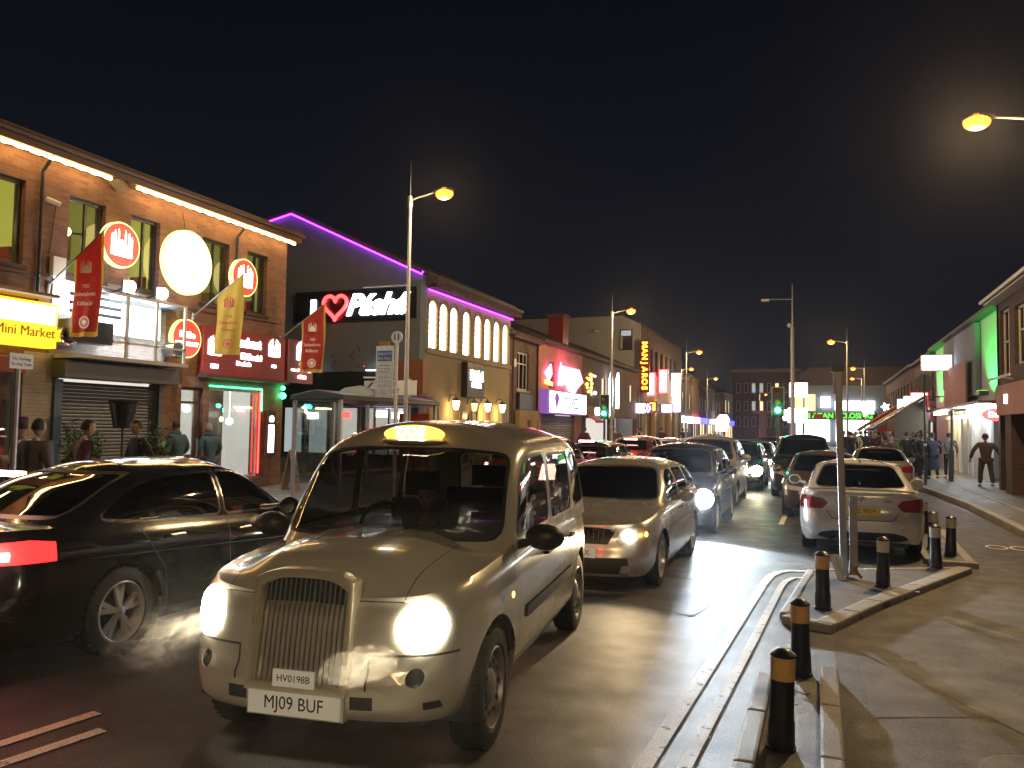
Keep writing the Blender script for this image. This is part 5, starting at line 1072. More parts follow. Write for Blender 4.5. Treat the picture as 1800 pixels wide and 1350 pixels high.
T = thing('low_restaurant', 'low dim restaurant front with red awning and gold lights before the white gable', 'building', (FX, 50, 0))
b = bmesh.new(); wallx(b, FX, 1, 50.02, 67.7, 0, 6.5, [(52, 53, 4, 5.4), (55, 56, 4, 5.4), (60, 61, 4, 5.4), (64, 65, 4, 5.4), (51, 57.8, .12, 2.5), (59, 66.5, .12, 2.6)], .3); obj('wall', b, 'brick_brown', T, world=True)
for y in (52, 55, 60, 64): windowx(T, FX, 1, y, y+1, 4, 5.4, 'window_white', 'warm_window', my=(y+.5,))
obj('interior', B(FX-2, FX-1.9, 50.5, 67, .1, 2.8), 'shop_glow', T, world=True)
b = bmesh.new(); box(b, FX+.01, FX+.2, 50.6, 58.2, 2.5, 3.3); obj('fascia', b, 'render_tan', T, world=True)
b = awning_shape(bmesh.new(), 50.2, 52.6, 2.3, .9, .5); obj('awning', b, 'awning_red', T, world=True)
F = sign('trinket_lights', 'small cluster of gold and white lamps above the red awning', 'lights', (FX+.1, 51.5, 4.5)); rr = random.Random(9)
for k in range(16):
    b = bmesh.new(); sphere(b, (FX+.15, 50.6+rr.uniform(0, 2.6), 3.9+rr.uniform(0, 1.6)), rr.uniform(.05, .13), u=8, v=6); obj('bulb', b, rr.choice(['neon_gold', 'letter_white', 'neon_gold']), F, world=True)
F = sign('shop_lettering', 'row of little pinkish lit letters on the low restaurant fascia', 'shop sign', (FX+.2, 54, 3)); emit_text(F, 'GRILL HOUSE', .7, 'letter_white', 54.6, 2.95, x=FX+.22)
F = sign('tusk_sign', 'pair of tall curved white neon shapes beside the traffic light', 'neon sign', (FX+.4, 56, 4))
for y0 in (56.2, 58.2):
    b = bmesh.new(); prism(b, [(FX+.3, y0-.25, 3.3), (FX+.3, y0+.35, 3.3), (FX+.3, y0+.5, 4.6), (FX+.3, y0+.25, 6.0), (FX+.3, y0-.3, 5.4)], (.12, 0, 0)); obj('blade', b, 'white_panel', F, world=True)

T = thing('white_gable_building', 'tall plain building with a broad pale gable wall, brown front and a vertical neon sign', 'building', (FX, 67.9, 0))
b = bmesh.new(); prism(b, [(FX, 67.8, 0), (FX, 67.8, 10.9), (-16.0, 67.8, 11.6), (-26.5, 67.8, 11.65), (-34, 67.8, 11.6), (-34, 67.8, 0)], (0, .35, 0)); obj('side_wall', b, 'render_white', T, world=True)
b = bmesh.new(); wallx(b, FX, 1, 68.15, 90, 0, 10.8, [(69.5+i*2.6, 71.0+i*2.6, 6.8, 9.2) for i in range(7)], .3); obj('front_wall', b, 'brick_brown', T, world=True)
for i in range(7): windowx(T, FX, 1, 69.5+i*2.6, 71.0+i*2.6, 6.8, 9.2, 'window_black', 'tinted_glass')
b = bmesh.new(); prism(b, [(FX+.1, 67.7, 10.85), (FX+.1, 67.7, 10.95), (-16.0, 67.7, 11.72), (-34, 67.7, 11.75), (-34, 67.7, 11.6), (-16.0, 67.7, 11.6)], (0, 22.4, 0)); obj('roof', b, 'roof_tile', T, world=True)
f = obj('gable_window', B(-16.1, -15.05, 67.7, 67.795, 8.6, 10.4), 'window_black', T, world=True); obj('pane', B(-16.02, -15.15, 67.66, 67.695, 9.85, 10.3), 'cool_window', f, world=True); obj('open_casement', B(-16.05, -15.9, 67.6, 67.68, 8.7, 9.8), 'window_white', f, world=True)
obj('stair_window', B(-16.05, -15.0, 67.7, 67.795, 4.0, 7.2), 'window_black', T, world=True)
b = bmesh.new(); sphere(b, (-18.3, 67.65, 10.3), .26, (1.3, .6, .6)); obj('wall_light', b, 'sign_white', T, world=True)
obj('ground_floor', B(FX+.02, FX+.3, 68.2, 89.5, 4.2, 5.2), 'render_tan', T, world=True)
for i in range(5): obj('uplit_column', B(FX+.02, FX+.35, 68.6+i*4.2, 69.4+i*4.2, .12, 4.2), 'render_tan', T, world=True)
for i in range(4): lamp('POINT', (FX+.8, 69.4+i*4.2, .6+3.2*(i % 2)), 70, (1, .62, .2), .15, None, name='column_light')
F = sign('vertical_sign', 'tall dark sign with glowing orange letters reading downward on the white gable building', 'neon sign', (FX+.6, 67.5, 6)); obj('case', B(FX+.1, FX+.95, 67.3, 67.6, 4.9, 9.3), 'sign_maroon', F, world=True)
for i, ch in enumerate('MANJAROS'): text('lettering', ch, .66, 'orange_letter', F, (FX+.52, 67.28, 9.0-i*.53), (0, 0, -1), (1, 0, 0), bold=.02)
F = sign('arrow_sign', 'white and purple lit fascia with arrow mark below the vertical neon sign', 'shop sign', (FX+.5, 66, 4)); obj('face', B(FX-1.0, FX+.7, 66.5, 66.6, 3.15, 3.95), 'sign_glow', F, world=True); obj('end', B(FX+.702, FX+1.4, 66.5, 66.6, 3.15, 3.95), 'letter_purple', F, world=True)
for k in range(2):
    b = bmesh.new(); tube(b, [(FX+.75+k*.25, 66.47, 3.9), (FX+.97+k*.25, 66.47, 3.55), (FX+.75+k*.25, 66.47, 3.2)], .035, 5); obj('chevron', b, 'letter_white', F, world=True)
# further lit signs, shopfronts and houses beyond
SG = [('red neon glyph sign on the brown front past the vertical sign', 70, .95, 4.7, 6.8, 'neon_red', 'letter_white'), ('tall white sign rimmed in red further along the left row', 76, 1.0, 5.2, 7.5, 'neon_red', 'white_panel'), ('white wavy upright neon sign beyond the red rimmed one', 83, 1.0, 3.6, 7.6, 'white_panel', 'letter_white'),
      ('orange lit projecting sign low on the left row', 71, .9, 3.3, 4.3, 'sign_maroon', 'orange_letter'), ('white and violet blob of a lit sign low on the left row', 77, 1.3, 3.3, 4.3, 'letter_purple', 'letter_white')]
for lab, y, w, z0, z1, rim, core in SG:
    F = sign('projecting_sign', lab, 'neon sign', (FX+.6, y, z0), 'projecting signs far down the left row'); obj('case', B(FX+.1, FX+w, y, y+.2, z0, z1), rim, F, world=True, bevel=.03); obj('face', B(FX+.25, FX+w-.15, y-.03, y-.002, z0+.15, z1-.15), core, F, world=True)
def shop_row(name, label, y0, y1, h, wall, sgn, lit, up=3, x=FX, s=1, cat='building', dark=False):
    T = thing(name, label, cat, (x, y0, 0)); n = up; W_ = (y1-y0)/n; ops = [(y0+(i+.3)*W_, y0+(i+.7)*W_, h*.58, h*.84) for i in range(n)]
    b = bmesh.new(); wallx(b, x, s, y0+.02, y1-.02, 0, h, ops+[(y0+.5, y1-.5, .15, 2.5)], .3); box(b, x-s*8, x-s*.31, y0+.02, y0+.3, 0, h); obj('wall', b, wall, T, world=True)
    for o in ops: windowx(T, x, s, *o, 'window_white', 'tinted_glass' if dark else random.choice(['tinted_glass', 'warm_window', 'cool_window']), my=((o[0]+o[1])/2,), w=.08)
    b = bmesh.new(); prism(b, [(x+s*.3, y0-.05, h-.05), (x+s*.3, y0-.05, h+.1), (x-s*4, y0-.05, h+2), (x-s*8, y0-.05, h)], (0, y1-y0+.1, 0)); obj('roof', b, 'roof_tile', T, world=True)
    obj('shop_window', B(x-s*.25, x-s*.2, y0+.5, y1-.5, .15, 2.5), lit, T, world=True)
    obj('fascia_sign', B(x+s*.02, x+s*.25, y0+.3, y1-.3, 2.55, 3.3), sgn, T, world=True)
    for i in range(n+1): obj('mullion', B(x+s*.0, x+s*.12, y0+.3+i*(y1-y0-.8)/n, y0+.5+i*(y1-y0-.8)/n, .12, 2.53), 'window_black', T, world=True)
    return T
ROW = [(90, 98, 7.2, 'brick_brown', 'sign_glow', 'shop_glow', 'brown brick shop with a white lit fascia past the white gable building'), (98, 104, 8.2, 'render_tan', 'neon_pink', 'shop_glow', 'tan rendered shop with a pink fascia far along the left row'), (104, 112, 7.0, 'brick_brown', 'blue_glow', 'warm_window', 'brick shop with deep blue lit fascia far along the left row'),
       (112, 121, 7.6, 'brick_pale', 'sign_maroon', 'warm_window', 'pale brick shop with maroon fascia far along the left row'), (121, 134, 7.2, 'brick_brown', 'neon_red', 'shop_glow', 'brick shop with a red lit fascia near the end of the left row'), (134, 148, 8, 'render_grey', 'blue_glow', 'warm_window', 'grey shop with blue lights closing the left row')]
for y0, y1, h, w, sg, li, lab in ROW: shop_row('shop_building', lab, y0, y1, h, w, sg, li, 3)
# the dark three-storey building closing the street
T = thing('office_building', 'dim three-storey brick building with small lit windows closing the street', 'building', (-9, 152, 0))
b = bmesh.new(); box(b, -15, -3.2, 152, 166, 0, 12.8); obj('wall', b, 'brick_brown', T, world=True)
b = bmesh.new(); box(b, -15.2, -3.0, 151.8, 152.2, 12.4, 13.0); obj('parapet', b, 'render_tan', T, world=True)
rr = random.Random(3)
for z in (2.4, 5.3, 8.6):
    for i in range(8):
        m = 'window_black' if rr.random() < .68 else rr.choice(['cool_window', 'warm_window', 'cool_window'])
        f = obj('window', B(-14.2+i*1.35, -13.5+i*1.35, 151.93, 151.99, z, z+1.8), 'window_white', T, world=True); obj('pane', B(-14.12+i*1.35, -13.58+i*1.35, 151.9, 151.92, z+.08, z+1.72), m, f, world=True)
F = sign('shining_sign', 'small burning-white sign blob at the foot of the dim three-storey building', 'sign', (-15, 120, 1)); b = bmesh.new(); prism(b, [(-14.2, 120, 1.6), (-12.6, 120, 1.6), (-12.2, 120, 3.3), (-12.6, 120, 4), (-13.6, 120, 4), (-14.2, 120, 3.2)], (0, .3, 0)); obj('face', b, 'white_panel', F, world=True)
F = sign('signboard_frame', 'pale T-shaped signboard before the three-storey building', 'sign', (-8.5, 140, 0)); b = B(-10.4, -7.4, 140, 140.2, 4.6, 5.1); box(b, -9.2, -8.3, 140, 140.15, 0, 4.6); obj('board', b, 'render_tan', F, world=True)
# ================================================================ right-hand side
T = thing('corner_brick_building', 'dark red brick building with white sash frames and overhanging upper floor at the right edge', 'building', (5.3, 20, 0))
b = bmesh.new(); wallx(b, 5.35, -1, 19.5, 29.4, 2.95, 6.05, [(20.6, 22.0, 3.9, 5.6), (23.0, 24.6, 3.9, 5.6), (25.6, 26.9, 3.9, 5.6), (27.6, 28.9, 3.7, 5.75)], .3); box(b, 5.35, 12, 29.1, 29.398, 0, 6.05); obj('wall', b, 'brick_dark', T, world=True)
for a, c in ((20.6, 22.0), (23.0, 24.6), (25.6, 26.9)): windowx(T, 5.35, -1, a, c, 3.9, 5.6, 'window_white', 'tinted_glass', my=((a+c)/2,), mz=(4.9,))
windowx(T, 5.35, -1, 27.6, 28.9, 3.7, 5.75, 'window_white', 'tinted_glass', my=(28.2,), mz=(4.75,)); obj('window_back', B(6.1, 6.2, 20, 29, 3.2, 6), 'window_black', T, world=True)
b = bmesh.new(); prism(b, [(4.95, 19, 6.1), (4.95, 19, 6.2), (9, 19, 8.0), (12.5, 19, 6.2), (12.5, 19, 6.05), (5.0, 19, 6.05)], (0, 10.5, 0)); obj('roof', b, 'roof_tile', T, world=True)
b = bmesh.new(); tube(b, [(4.92, 19, 6.12), (4.92, 29.5, 6.12)], .06, 6); box(b, 4.98, 5.34, 19.2, 29.4, 6.0, 6.04); obj('gutter', b, 'window_white', T, world=True)
obj('pier', B(5.22, 5.72, 26.9, 27.7, .12, 2.94), 'brick_dark', T, world=True); obj('pier', B(5.22, 5.72, 21.0, 21.8, .12, 2.94), 'brick_dark', T, world=True)
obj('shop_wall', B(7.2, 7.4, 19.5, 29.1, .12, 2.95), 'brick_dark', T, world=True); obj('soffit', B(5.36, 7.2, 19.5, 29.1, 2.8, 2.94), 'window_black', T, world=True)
F = sign('pink_fascia', 'pale pink fascia board with small white lettering over the right-hand pier', 'shop sign', (5.2, 24, 3)); obj('board', B(5.12, 5.34, 19.5, 28.4, 2.45, 3.35), 'render_pink', F, world=True); text('lettering', '101', .32, 'letter_white', F, (5.11, 27.0, 2.9), (0, -1, 0), (0, 0, 1), bold=.02)
b = bmesh.new(); tube(b, [(4.95, 28.6, 3.55), (4.95, 25.6, 3.55)], .04, 6); tube(b, [(5.3, 27, 3.5), (4.95, 27, 3.56)], .02, 5); obj('trough_light', b, 'window_white', F, world=True)
T = thing('green_lit_building', 'two-storey building whose upper wall is flooded with green light behind a white shopfront', 'building', (5.9, 30, 0))
b = bmesh.new(); wallx(b, 6.0, -1, 29.42, 49, 0, 6.35, [(31.2, 32.2, 4.2, 5.6), (37, 38.4, 4.1, 5.6), (41, 42.4, 4.1, 5.6), (45.6, 46.4, 4.1, 5.6), (30.0, 44.0, .13, 2.75)], .3); obj('wall', b, 'render_white', T, world=True)
for a, c in ((31.2, 32.2), (37, 38.4), (41, 42.4), (45.6, 46.4)): windowx(T, 6.0, -1, a, c, 4.2 if a < 32 else 4.1, 5.6, 'window_black', 'tinted_glass')
b = bmesh.new(); prism(b, [(5.6, 29.45, 6.35), (5.6, 29.45, 6.47), (10, 29.45, 8.2), (14, 29.45, 6.4), (14, 29.45, 6.3)], (0, 19.6, 0)); obj('roof', b, 'roof_tile', T, world=True)
obj('dark_cladding', B(5.80, 5.97, 36.0, 44.6, 3.4, 6.3), 'render_grey', T, world=True)
for y in (33.6, 47):
    lamp('SPOT', (5.0, y, 3.3), 700, (.03, 1, .12), .05, None, (.55, 0, 1), R(110), .6, name='green_floodlight')
F = sign('green_floodlight', 'slim floodlight on the wall throwing green light up the near bay', 'floodlight', (5.3, 31.4, 3.3)); obj('case', B(-.2, .1, -.3, .3, -.1, .05), 'dark_metal', F); obj('lens', B(-.18, .08, -.28, .28, .052, .07), 'neon_green', F)
# white walk-in front: lit canopy, white panels and glazed recess
F = thing('white_shopfront', 'bright white panelled shopfront under a lit canopy, behind the lone walking man', 'shopfront', (5.9, 33, 0))
b = bmesh.new(); box(b, 4.9, 5.98, 30.0, 44.5, 2.88, 2.98); obj('canopy', b, 'dark_metal', F, world=True, bevel=.01)
b = bmesh.new(); box(b, 5.6, 5.75, 30.2, 37.0, 2.68, 2.86); obj('tube_light', b, 'white_panel', F, world=True, bevel=.02)
b = bmesh.new(); box(b, 5.2, 5.4, 40.5, 43.5, 2.74, 2.84); obj('tube_light', b, 'bulb_warm', F, world=True)
for i, (a, c, m) in enumerate(((30.1, 31.6, 'render_white'), (33.6, 35.2, 'sign_white'), (35.4, 37.2, 'cream_post'), (37.4, 38.2, 'sign_white'), (38.6, 39.6, 'cream_post'), (40.2, 41.0, 'sign_white'), (41.6, 42.6, 'cream_post'), (43, 43.9, 'sign_white'))): obj('wall_panel', B(5.88, 5.96, a, c, .13, 2.5), m, F, world=True)
obj('glazing', B(6.2, 6.21, 30.0, 44, .13, 2.7), 'shop_glass', F, world=True); obj('back_wall', B(8.6, 8.7, 29.6, 44.4, .1, 2.9), 'shop_glow', F, world=True); obj('fascia', B(5.8, 5.97, 30.1, 44.3, 2.5, 2.68), 'sign_white', F, world=True)
obj('floor', B(5.97, 8.6, 29.5, 44.3, .10, .14), 'paving', F, world=True)
for y in (31, 33.5, 36.5, 41): lamp('POINT', (5.3, y, 2.6), 75, (.85, .95, 1) if y < 38 else (1, .8, .5), .2, None, name='canopy_light')
R_ = sign('oval_sign', 'red oval lit sign with white lettering hanging beside the brick pier', 'shop sign', (5.3, 29.6, 2.5)); b = bmesh.new(); sphere(b, (0, 0, 0), 1, (.38, .06, .2)); obj('oval', b, 'neon_red', R_, smooth=True); text('lettering', 'Deli', .24, 'letter_white', R_, (0, -.065, 0), (1, 0, 0), (0, 0, 1), world=False, bold=.01)
F = sign('blank_hoarding', 'plain pinkish board above the canopy of the white shopfront', 'sign', (5.5, 36, 3)); obj('board', B(5.55, 5.62, 36.8, 42.6, 3.1, 4.85), 'render_pink', F, world=True)
F = sign('square_lightbox', 'blank glowing white square lightbox projecting high from the green-lit building', 'sign', (5, 40, 5)); obj('case', B(4.45, 5.75, 41.4, 41.65, 4.75, 5.5), 'sign_white', F, world=True, bevel=.03); obj('face', B(4.5, 5.7, 41.36, 41.395, 4.8, 5.45), 'sign_glow', F, world=True)
b = bmesh.new(); tube(b, [(5.7, 41.5, 5.1), (6.0, 41.5, 5.1)], .03, 6); obj('bracket', b, 'dark_metal', F, world=True)
SG = [('leftmost of the three upright white lightboxes on the right row', 54.5, 4.5, 5.15), ('middle one of the three upright white lightboxes on the right row', 50.0, 4.45, 5.1), ('white lightbox with a red edge, rightmost of the three upright ones', 46.0, 4.45, 5.25)]
for lab, y, x0, x1 in SG:
    F = sign('upright_lightbox', lab, 'sign', (x0, y, 3), 'upright lightboxes on the right row'); obj('case', B(x0, x1, y, y+.2, 2.95, 3.95), 'neon_red' if 'red' in lab else 'sign_white', F, world=True, bevel=.03); obj('face', B(x0+.05, x1-.05, y-.03, y-.002, 3.0, 3.9), 'sign_glow', F, world=True); obj('bracket', B(x1, 6.2, y+.05, y+.12, 3.7, 3.76), 'dark_metal', F, world=True)
shop_row('dark_terrace', 'dark terrace with dim shutters just past the green-lit building', 49.2, 60, 6.3, 'brick_dark', 'sign_maroon', 'shop_glow', 5, 6.0, -1, dark=True); shop_row('dark_terrace', 'dark terrace furthest along the right row, fading out at its end', 60.2, 84, 6.4, 'brick_dark', 'sign_maroon', 'window_black', 10, 6.0, -1, dark=True)
# brightly lit market hall that closes the view
T = thing('market_hall', 'blazing white-fronted market shop with green lettering, far end of the street', 'building', (3, 100, 0))
b = bmesh.new(); box(b, -3.5, 12, 104, 112, 0, 7.4); obj('wall', b, 'render_grey', T, world=True); b = bmesh.new(); prism(b, [(-4, 103.8, 7.4), (-4, 103.8, 7.6), (-1, 103.8, 9.6), (9, 103.8, 9.6), (12.5, 103.8, 7.5)], (0, 9, 0)); obj('roof', b, 'roof_tile', T, world=True)
obj('lit_front', B(-2.6, 1.2, 103.7, 103.9, .6, 3.2), 'shop_white', T, world=True); obj('lit_front', B(1.9, 5.6, 103.7, 103.9, .6, 3.2), 'shop_white', T, world=True); obj('upper_screen', B(1.8, 6.2, 103.6, 103.9, 4.4, 5.5), 'shop_white', T, world=True)
obj('sign_board', B(-2.8, 6.4, 103.5, 103.7, 3.3, 4.1), 'sign_black', T, world=True); text('lettering', 'ASIAN   CLOSING', .85, 'neon_green', T, (2.6, 103.48, 3.7), (1, 0, 0), (0, 0, 1), bold=.03); obj('green_box', B(-2.7, -1.0, 103.4, 103.49, 3.4, 4.0), 'neon_green', T, world=True)
obj('yellow_upper', B(-2.8, -.4, 103.6, 103.9, 4.3, 6.3), 'warm_window', T, world=True); obj('awning', B(-.6, .5, 103.0, 103.3, 3.4, 3.9), 'awning_red', T, world=True); obj('blue_upper', B(.2, 1.3, 103.6, 103.9, 4.7, 6.0), 'sign_glow', T, world=True)
for x, y, z0, z1, w, lab in ((-1.9, 84, 5.2, 6.6, 1.7, 'white square lightbox high on a pole before the market hall'), (-1.9, 80, 2.6, 4.0, 1.7, 'white square lightbox lower down before the market hall')):
    F = sign('pole_sign', lab, 'sign', (x, y, 0), 'lit boxes before the market hall'); obj('face', B(x-w/2, x+w/2, y-.1, y+.1, z0, z1), 'sign_glow', F, world=True, bevel=.05); b = bmesh.new(); cyl(b, (x+.5, y, 0), (x+.5, y, z0), .08); obj('post', b, 'lamp_post_paint', F, world=True)
F = sign('oval_lightbox', 'small yellow oval light left of the market hall boxes', 'sign', (-3.2, 86, 3)); b = bmesh.new(); sphere(b, (0, 0, .4), 1, (.3, .1, .55)); obj('face', b, 'bulb_warm', F)
for x, z, lab in ((5.0, 3.9, 'blue-white star shaped light beside the market tarpaulins'), (6.9, 4.1, 'small blue-white light right of the star shaped one')):
    F = sign('star_light', lab, 'light', (x*.8, 78, z)); b = bmesh.new(); k = [(1 if i % 2 else .55) for i in range(10)]; s = .75 if x < 6 else .4; prism(b, [(s*r*math.cos(i*PI/5), 0, s*r*math.sin(i*PI/5)) for i, r in enumerate(k)], (0, .1, 0)); obj('face', b, 'white_panel', F)
# market stalls with slanted tarpaulins
mat('tarp_dark', (.03, .035, .05), .5, noise=.4, nscale=3); mat('tarp_stripe', (.25, .2, .14), .6, noise=.4, nscale=3); mat('tarp_red', (.35, .05, .05), .6)
for i, (x, y, m, lab) in enumerate(((4.0, 43.5, 'tarp_dark', 'dark slanted tarpaulin stall nearest on the right pavement'), (4.2, 51, 'tarp_stripe', 'brown striped slanted tarpaulin stall behind the dark one'), (4.0, 57, 'tarp_red', 'red slanted tarpaulin stall deepest in the market'))):
    F = thing('market_stall', lab, 'market stall', (x, y, .12), 0, 'market stalls on the right pavement')
    b = bmesh.new(); prism(b, [(-1.6, 0, 1.9), (.9, 0, 3.6), (1.0, 0, 3.55), (-1.5, 0, 1.8)], (0, 3, 0)); obj('tarpaulin', b, m, F)
    for yy in (.05, 2.95): obj('pole', Cy((-1.5, yy, 0), (-1.5, yy, 1.9), .03, n=6), 'steel', F); obj('pole', Cy((.9, yy, 0), (.9, yy, 3.55), .03, n=6), 'steel', F)
    b = bmesh.new(); prism(b, [(-.5, -.05, .9), (.95, -.05, .8), (.95, -.05, 3.5), (.2, -.05, 3.0), (-.5, -.05, 2.55)], (0, .03, 0)); obj('side_sheet', b, m, F); obj('table', B(-1.4, .4, .1, 2.9, .7, .85), 'tarp_stripe', F); rr = random.Random(i)
    for k in range(6): obj('crate', B(-1.3+.28*k, -1.08+.28*k, .2, .6, .851, 1.05), rr.choice(['tarp_red', 'tarp_stripe', 'wood_board']), F)
# ================================================================ street furniture
mat('post_black', (.012, .014, .02), .35, noise=.3, nscale=30); mat('band_white', (.62, .6, .55), .45, noise=.3, nscale=14); mat('band_amber', (.62, .38, .15), .4, noise=.3, nscale=14, rnoise=.15)
def bollard(kind):
    T = thing('bollard', '', 'bollard'); b = bmesh.new()
    lathe(b, [(.001, 0), (.088, 0), (.088, .02), (.079, .025), (.077, .16), (.071, .18), (.068, .405)], n=28); obj('post', b, 'post_black', T, smooth=True)
    b = bmesh.new(); lathe(b, [(.0685, .407), (.0710, .41), (.0710, .535), (.0685, .538)], n=28); obj('band', b, kind, T, smooth=True)
    b = bmesh.new(); lathe(b, [(.0685, .54), (.0745, .543), (.0745, .556), (.05, .572), (.03, .586), (.001, .588)], n=28); obj('cap', b, 'post_black', T, smooth=True)
    return T
BA, BW = bollard('band_amber'), None
spots = [(-.22, 5.1, .012, 'band_amber', 'nearest short black bollard with amber band, on the kerbed strip'), (-.14, 6.72, 0, 'band_amber', 'second black bollard with amber band, past the end of the kerbed strip'), (.03, 8.9, .07, 'band_amber', 'black bollard with amber band at the near corner of the triangular island'),
         (.70, 10.5, .07, 'band_white', 'bollard with a torn pale band in the middle of the triangular island'), (1.47, 12.25, .07, 'band_white', 'white-banded bollard at the far tip of the triangular island'), (1.83, 13.6, .07, 'band_white', 'white-banded bollard at the right front of the second island'),
         (1.68, 14.3, .07, 'band_white', 'white-banded bollard partly hidden behind the island-tip one'), (1.78, 16.3, .07, 'band_white', 'furthest white-banded bollard beside the parked white saloon')]
for i, (x, y, z, k, lab) in enumerate(spots):
    o = BA if i == 0 else copy_tree(BA); o.location = (x, y, z); o.rotation_euler = (R(1.2*math.sin(i*2)), R(1.5*math.cos(i*3)), R(40*i)); o['label'] = lab; o['group'] = 'black bollards guarding the islands'
    if k != 'band_amber': setmat(o, 'band_amber', k)
b = bmesh.new(); sphere(b, (.07, -.02, .48), .03, (1, .8, 1.3)); obj('torn_flap', b, 'band_white', [c for c in bpy.data.objects if c.name.startswith('bollard.003')][0])
# leaning sign post on the triangular island, broken boards at its foot
T = thing('sign_post', 'grey square post with a flat back plate standing on the triangular island', 'post', (.30, 10.95, .07))
b = bmesh.new(); prism(b, [(-.055, -.05, 0), (.03, -.05, 0), (.03, .04, 0), (-.055, .04, 0)], (-.06, 0, 2.62)); box(b, -.13, -.10, -.03, .03, 2.3, 2.6); obj('post', b, 'steel', T, bevel=.008)
obj('back_plate', B(.05, .145, .0, .03, .03, 1.02), 'steel', T); b = bmesh.new(); box(b, -.16, .0, -.06, .05, 2.58, 2.66); obj('bracket', b, 'dark_metal', T)
T = thing('broken_board', 'pale broken board leaning on the foot of the grey sign post', 'board', (.22, 10.8, .075)); b = bmesh.new(); prism(b, [(-.1, 0, .28), (.0, -.02, .30), (.06, -.05, .0), (-.02, -.06, -.0)], (.01, .02, 0)); obj('sheet', b, 'sign_white', T)
T = thing('broken_board', 'pale crossed stick of board sticking out right of the grey sign post foot', 'board', (.40, 10.82, .075)); b = bmesh.new(); prism(b, [(-.12, 0, 0), (.06, 0, .21), (.08, 0, .19), (-.09, 0, .0)], (0, .02, 0)); prism(b, [(-.02, .02, .18), (.10, .02, .02), (.07, .03, 0), (-.05, .03, .16)], (0, .015, 0)); obj('sheet', b, 'wood_board', T)
# traffic signals
mat('signal_black', (.012, .015, .015), .4)
def signal(x, y, z, lab, h=1.0):
    T = thing('traffic_light', lab, 'traffic light', (x, y, 0), 0, 'traffic lights showing green'); b = bmesh.new(); cyl(b, (0, 0, 0), (0, 0, z), .055, n=12); obj('pole', b, 'dark_metal', T)
    b = bmesh.new(); box(b, -.17, .17, -.14, .1, z-h, z); hd = obj('head', b, 'signal_black', T, bevel=.02); b = bmesh.new(); w = .23
    for a, c, d, e in ((-w, -w+.03, z-h-.06, z+.08), (w-.03, w, z-h-.06, z+.08), (-w+.03, w-.03, z+.05, z+.08)): box(b, a, c, -.02, .0, d, e)
    obj('backing_border', b, 'sign_white', T); obj('backing_board', B(-w+.03, w-.03, .0, .02, z-h-.06, z+.05), 'signal_black', T)
    for i, m in enumerate(('tail_off', 'indicator_off', 'green_light')):
        zz = z-.18-i*.31; b = bmesh.new(); lathe(b, [(.105, -.145), (.08, -.165), (.001, -.17)], (0, 0, zz), 'y', 20); obj('lens', b, m, hd, smooth=True); b = bmesh.new(); tube(b, [(.115*math.cos(a), -.2, zz+.115*math.sin(a)) for a in [PI*k/8 for k in range(9)]], .012, 5); obj('hood', b, 'signal_black', hd)
    lamp('POINT', (0, -.45, z-.8), 25, (.05, 1, .5), .1, T)
    return T
mat('indicator_off', (.2, .09, .01), .3)
signal(-9.35, 36.3, 3.35, 'green traffic light on the left pavement in front of the low restaurant'); signal(-1.45, 31.8, 3.45, 'green traffic light on the central refuge above the parked dark van')
T = thing('camera_pole', 'tall thin unlit grey camera pole with a short arm, centre of the road', 'pole', (-1.3, 44.9, 0)); b = bmesh.new(); cyl(b, (0, 0, 0), (0, 0, 7.4), .11, .1, 12); cyl(b, (0, 0, 7.4), (0, 0, 9.7), .05, .03, 8); tube(b, [(0, 0, 8.9), (-1.3, 0, 8.95)], .03, 6); obj('post', b, 'lamp_post_paint', T); b = bmesh.new(); box(b, -1.6, -1.2, -.1, .1, 8.86, 8.96); sphere(b, (-.15, 0, 7.5), .12); obj('camera', b, 'sign_white', T)
struct('refuge', B(-1.75, -.9, 31.2, 33.5, -.1, .11), 'kerbstone', bevel=.03); struct('refuge', B(-1.75, -.9, 44, 46, -.1, .11), 'kerbstone', bevel=.03)
# more lamps
LQ = [(-9.85, 39.6, 0, 2000, 'second sodium lamp on the left, before the white gable building'), (-9.6, 62.4, 0, 1600, 'third sodium lamp on the left, just right of the vertical neon sign'), (-12.8, 80.1, 0, 1200, 'fourth sodium lamp on the left, lower than the third'), (-12.3, 95.9, 0, 1000, 'fifth sodium lamp on the left, beside the blue lights'), (-9.3, 140, 0, 800, 'tiny far sodium lamp in front of the dim three-storey building'),
      (1.75, 56.9, PI, 1800, 'sodium lamp on the right just above the leaning sign post'), (4.0, 81.6, PI, 1000, 'upper one of the two far sodium lamps on the right'), (4.5, 97.5, PI, 900, 'lower one of the two far sodium lamps on the right')]
for x, y, rz, p, lab in LQ: street_lamp(x, y, rz, lab, p)
# no-parking plate pole, bus stop, shelter, street name sign
T = thing('parking_sign', 'slim pole with a small white parking plate at the left edge', 'sign', (-9.75, 7.35, .12)); b = bmesh.new(); cyl(b, (0, 0, 0), (0, 0, 2.6), .038, n=12); obj('pole', b, 'steel', T, smooth=True); pl = obj('plate', B(.04, .05, -.15, .18, 2.42, 2.62), 'sign_white', T)
text('lettering', 'No Parking', .055, 'sign_black', pl, (.051, .015, 2.55), (0, 1, 0), (0, 0, 1), world=False, ext=.001); text('lettering', 'At Any Time', .055, 'sign_black', pl, (.051, .015, 2.48), (0, 1, 0), (0, 0, 1), world=False, ext=.001)
T = thing('bus_stop', 'bus stop pole with round flag and pale timetable board beside the shelter', 'bus stop', (-9.55, 16.95, .12)); b = bmesh.new(); cyl(b, (0, 0, 0), (0, 0, 3.95), .04, n=12); obj('pole', b, 'sign_white', T, smooth=True)
